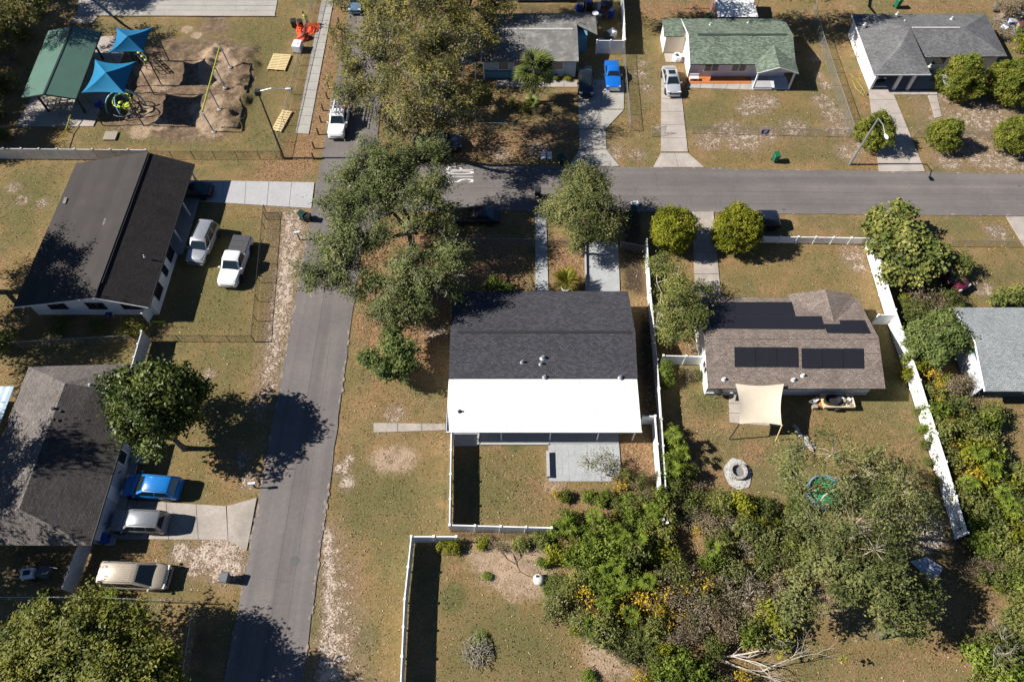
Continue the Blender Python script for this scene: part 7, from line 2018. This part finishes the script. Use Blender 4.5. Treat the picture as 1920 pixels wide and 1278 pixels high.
W12 = 'in the tree shade at the upper left edge'
for kind, px, py, s, hs in (('mix',8,60,1.6,1.2),('oakish',12,110,1.5,1.2),('mix',20,165,1.4,1.),('oakish',5,210,1.5,1.1),('mix',45,70,1.2,1.),('oakish',30,30,1.6,1.2),('mix',75,20,1.3,1.),('mix',10,260,1.1,.8),('grey',25,120,1.3,1.)):
    shrub(kind, px, py+6, s, W12, hs)

# --- umbrella-leaved young plants standing out of the thicket
UMB = frond_mesh('umbrella_leaf', 1.15, 9, .55, .085, 0, True)
UMB.materials.append(leafmat('leaf_umbrella', [(.05, .08, .01), (.14, .19, .022), (.28, .32, .05)], .3, .5, 1.2))
ub = random.Random(31)
for px, py, h in ((1152,1052,2.4),(1172,1090,2.2),(1205,1085,2.3),(1165,1012,2.6),(1188,1008,2.4),(1150,995,2.2),(1100,1010,2.2),(1060,985,2.),(1135,1065,2.),(1110,965,1.8),(1215,955,2.2),(1252,820,2.4),(1268,850,2.3),(1250,880,2.3),(1130,1125,1.6),(1105,1165,1.4),(1322,1028,2.6),(1805,850,2.4),(1785,905,2.4),(1830,880,2.4),(1850,930,2.4),(1868,955,2.2),(1175,1145,1.8)):
    c = P2(px, py+16)
    t = T('umbrella_plant', 'bright green umbrella-leaved plant ' + zone2(px, py), 'plant', c, ub.uniform(0, 6), 'umbrella plants ' + zone2(px, py)[:40])
    B().tube([(0, 0, -.03), (.04, .02, h*.5), (0, 0, h)], [.035, .03, .02], 5).build('stem', BARK_PALE, t, True)
    for k in range(11):
        o = bpy.data.objects.new('leaf', UMB); link(o, t); o.location = (0, 0, h - .05*ub.random())
        o.rotation_euler = (ub.uniform(-.3, .3), R(-ub.uniform(-15, 50)), R(k*137.5 + ub.uniform(-15, 15))); q_ = ub.uniform(.42, .72); o.scale = (q_, q_, q_)

# --- bare trees
def bare(name, label, base, limbs_, bark, seed, r0=.10, depth=4, leafy=None):
    rr = random.Random(seed)
    c = P2(*base); t = T(name, label, 'tree', c)
    b = B(); tips = []
    def grow(p, d, l, r, k):
        n = 3
        pts, rs = [p], [r]
        for i in range(n):
            d = (d + Vector((rr.uniform(-.22, .22), rr.uniform(-.22, .22), rr.uniform(-.15, .18)))).normalized()
            p = p + d*l/n; pts.append(p); rs.append(r*(1-.18*(i+1)))
        b.tube(pts, rs, 5 if k > 1 else 4, caps=False)
        if k <= 0: tips.append(p); return
        for _ in range(rr.choice((2, 2, 3))):
            q = pts[rr.randrange(1, n+1)]
            nd = (d + Vector((rr.uniform(-.8, .8), rr.uniform(-.8, .8), rr.uniform(-.3, .45)))).normalized()
            grow(q, nd, l*rr.uniform(.6, .85), r*.52, k-1)
    for (dx, dy, dz, l) in limbs_:
        grow(Vector((0, 0, .1)), Vector((dx, dy, dz)).normalized(), l, r0, depth)
    b.build('branches', bark, t, True, True, 0)
    if leafy:
        mat, share, n, sz = leafy
        tp2 = [x for x in tips if rr.random() < share]
        if tp2:
            global TR
            TR = np.random.default_rng(seed)
            C_ = np.repeat(np.array([tuple(x) for x in tp2]), n, 0) + TR.normal(0, .16, (len(tp2)*n, 3))
            me = leaf_mesh('leaves', C_, np.tile([0, 0, 1.], (len(C_), 1)), sz, .6); me.materials.append(mat)
            link(bpy.data.objects.new('leaves', me), t)
    return t
bare('dead_tree', 'toppled bleached dead tree with forked branches at the bottom', (1345,1232), [(1, -.05, .16, 3.0), (1, -.6, .12, 3.2), (.9, .25, .2, 2.2)], BARK_DEAD, 5, .10, 4, (L_CYCAD, .12, 14, .26))
bare('bare_tree', 'bare pale sapling with upright twigs at lower right', (1872,1262), [(-.4, .6, 1.6, 2.4), (-.1, .9, 1.3, 2.2)], BARK_DEAD, 8, .07, 4)
bare('bare_tree', 'leafless forked tree trunk leaning over the boundary fence', (1228,625), [(-.25, .15, 1., 1.6), (.35, .3, 1., 1.8)], BARK_PALE, 9, .13, 2)
bare('bare_shrub', 'small leafless shrub against the white gable side of the grey hip roof', P2 and (1603,112), [(.1, .0, 1., .9), (.4, .3, .9, .9), (-.2, .2, 1., .8)], TWIG, 12, .04, 3)
bare('bare_tree', 'tangle of bare grey branches above the thicket', (1395,1130), [(.3, .4, 1., 1.6), (-.4, .3, 1., 1.6), (.6, -.2, .8, 1.5)], BARK_DEAD, 14, .06, 4)

# --- fallen leaves and tufts on the open ground (uncountable)
rng2 = np.random.default_rng(99)
def scatter(name, label, n, mat, size, aspect, masks, zoff, seed, up=1., tdir=None):
    global TR
    TR = np.random.default_rng(seed)
    xs, ys = rng2.uniform(-64, 64, n*6), rng2.uniform(2, 86, n*6)
    ix = np.clip(np.searchsorted(GX, xs), 0, len(GX)-1); iy = np.clip(np.searchsorted(GY, ys), 0, len(GY)-1)
    pr = np.zeros(len(xs))
    for k, w_ in masks.items(): pr += (w_*MK[k][iy, ix] if k != 'all' else w_)
    # nothing on the asphalt or on roofs
    bad = ((xs > RX0+.25) & (xs < RX1-.2)) | ((ys > r2bot(xs)+.1) & (ys < r2top(xs)-.1) & (xs > -16))
    pr[bad] *= .015
    keep = rng2.random(len(xs)) < pr
    xs, ys, ix, iy = xs[keep][:n], ys[keep][:n], ix[keep][:n], iy[keep][:n]
    C_ = np.stack([xs, ys, np.maximum(ZZ[iy, ix], -.05)+zoff+rng2.random(len(xs))*.03], 1)
    me = leaf_mesh(name, C_, np.tile([0, 0, up], (len(C_), 1)), size, aspect, None, .5, None if tdir is None else np.tile(tdir, (len(C_), 1)))
    me.materials.append(mat)
    o = link(bpy.data.objects.new(name, me)); tag(o, label, 'leaves' if 'leaves' in name else 'grass', None, 'stuff')
scatter('fallen_leaves', 'brown fallen leaves scattered over yards and verges', 42000, L_BROWN, .12, .6, {'litter': .9, 'dark': .3, 'all': .05}, .03, 5)
scatter('pale_leaves', 'pale dry leaves scattered on the lawns', 9000, leafmat('leaf_fallen_pale', [(.22, .17, .10), (.36, .28, .18), (.52, .43, .30)], .1), .13, .6, {'litter': .4, 'sand': .3, 'all': .25}, .03, 6)
scatter('grass_tufts', 'dry tufts of lawn grass', 52000, leafmat('blade_dry', [(.085, .080, .026), (.16, .135, .055), (.24, .19, .10)], .2), .12, .35, {'green': .5, 'all': .35}, .02, 7, .6)
scatter('green_tufts', 'green tufts of weeds and grass', 22000, leafmat('blade_green', [(.045, .065, .012), (.095, .115, .025), (.16, .17, .05)], .2), .16, .4, {'green': .7, 'all': .01}, .04, 8, .4)
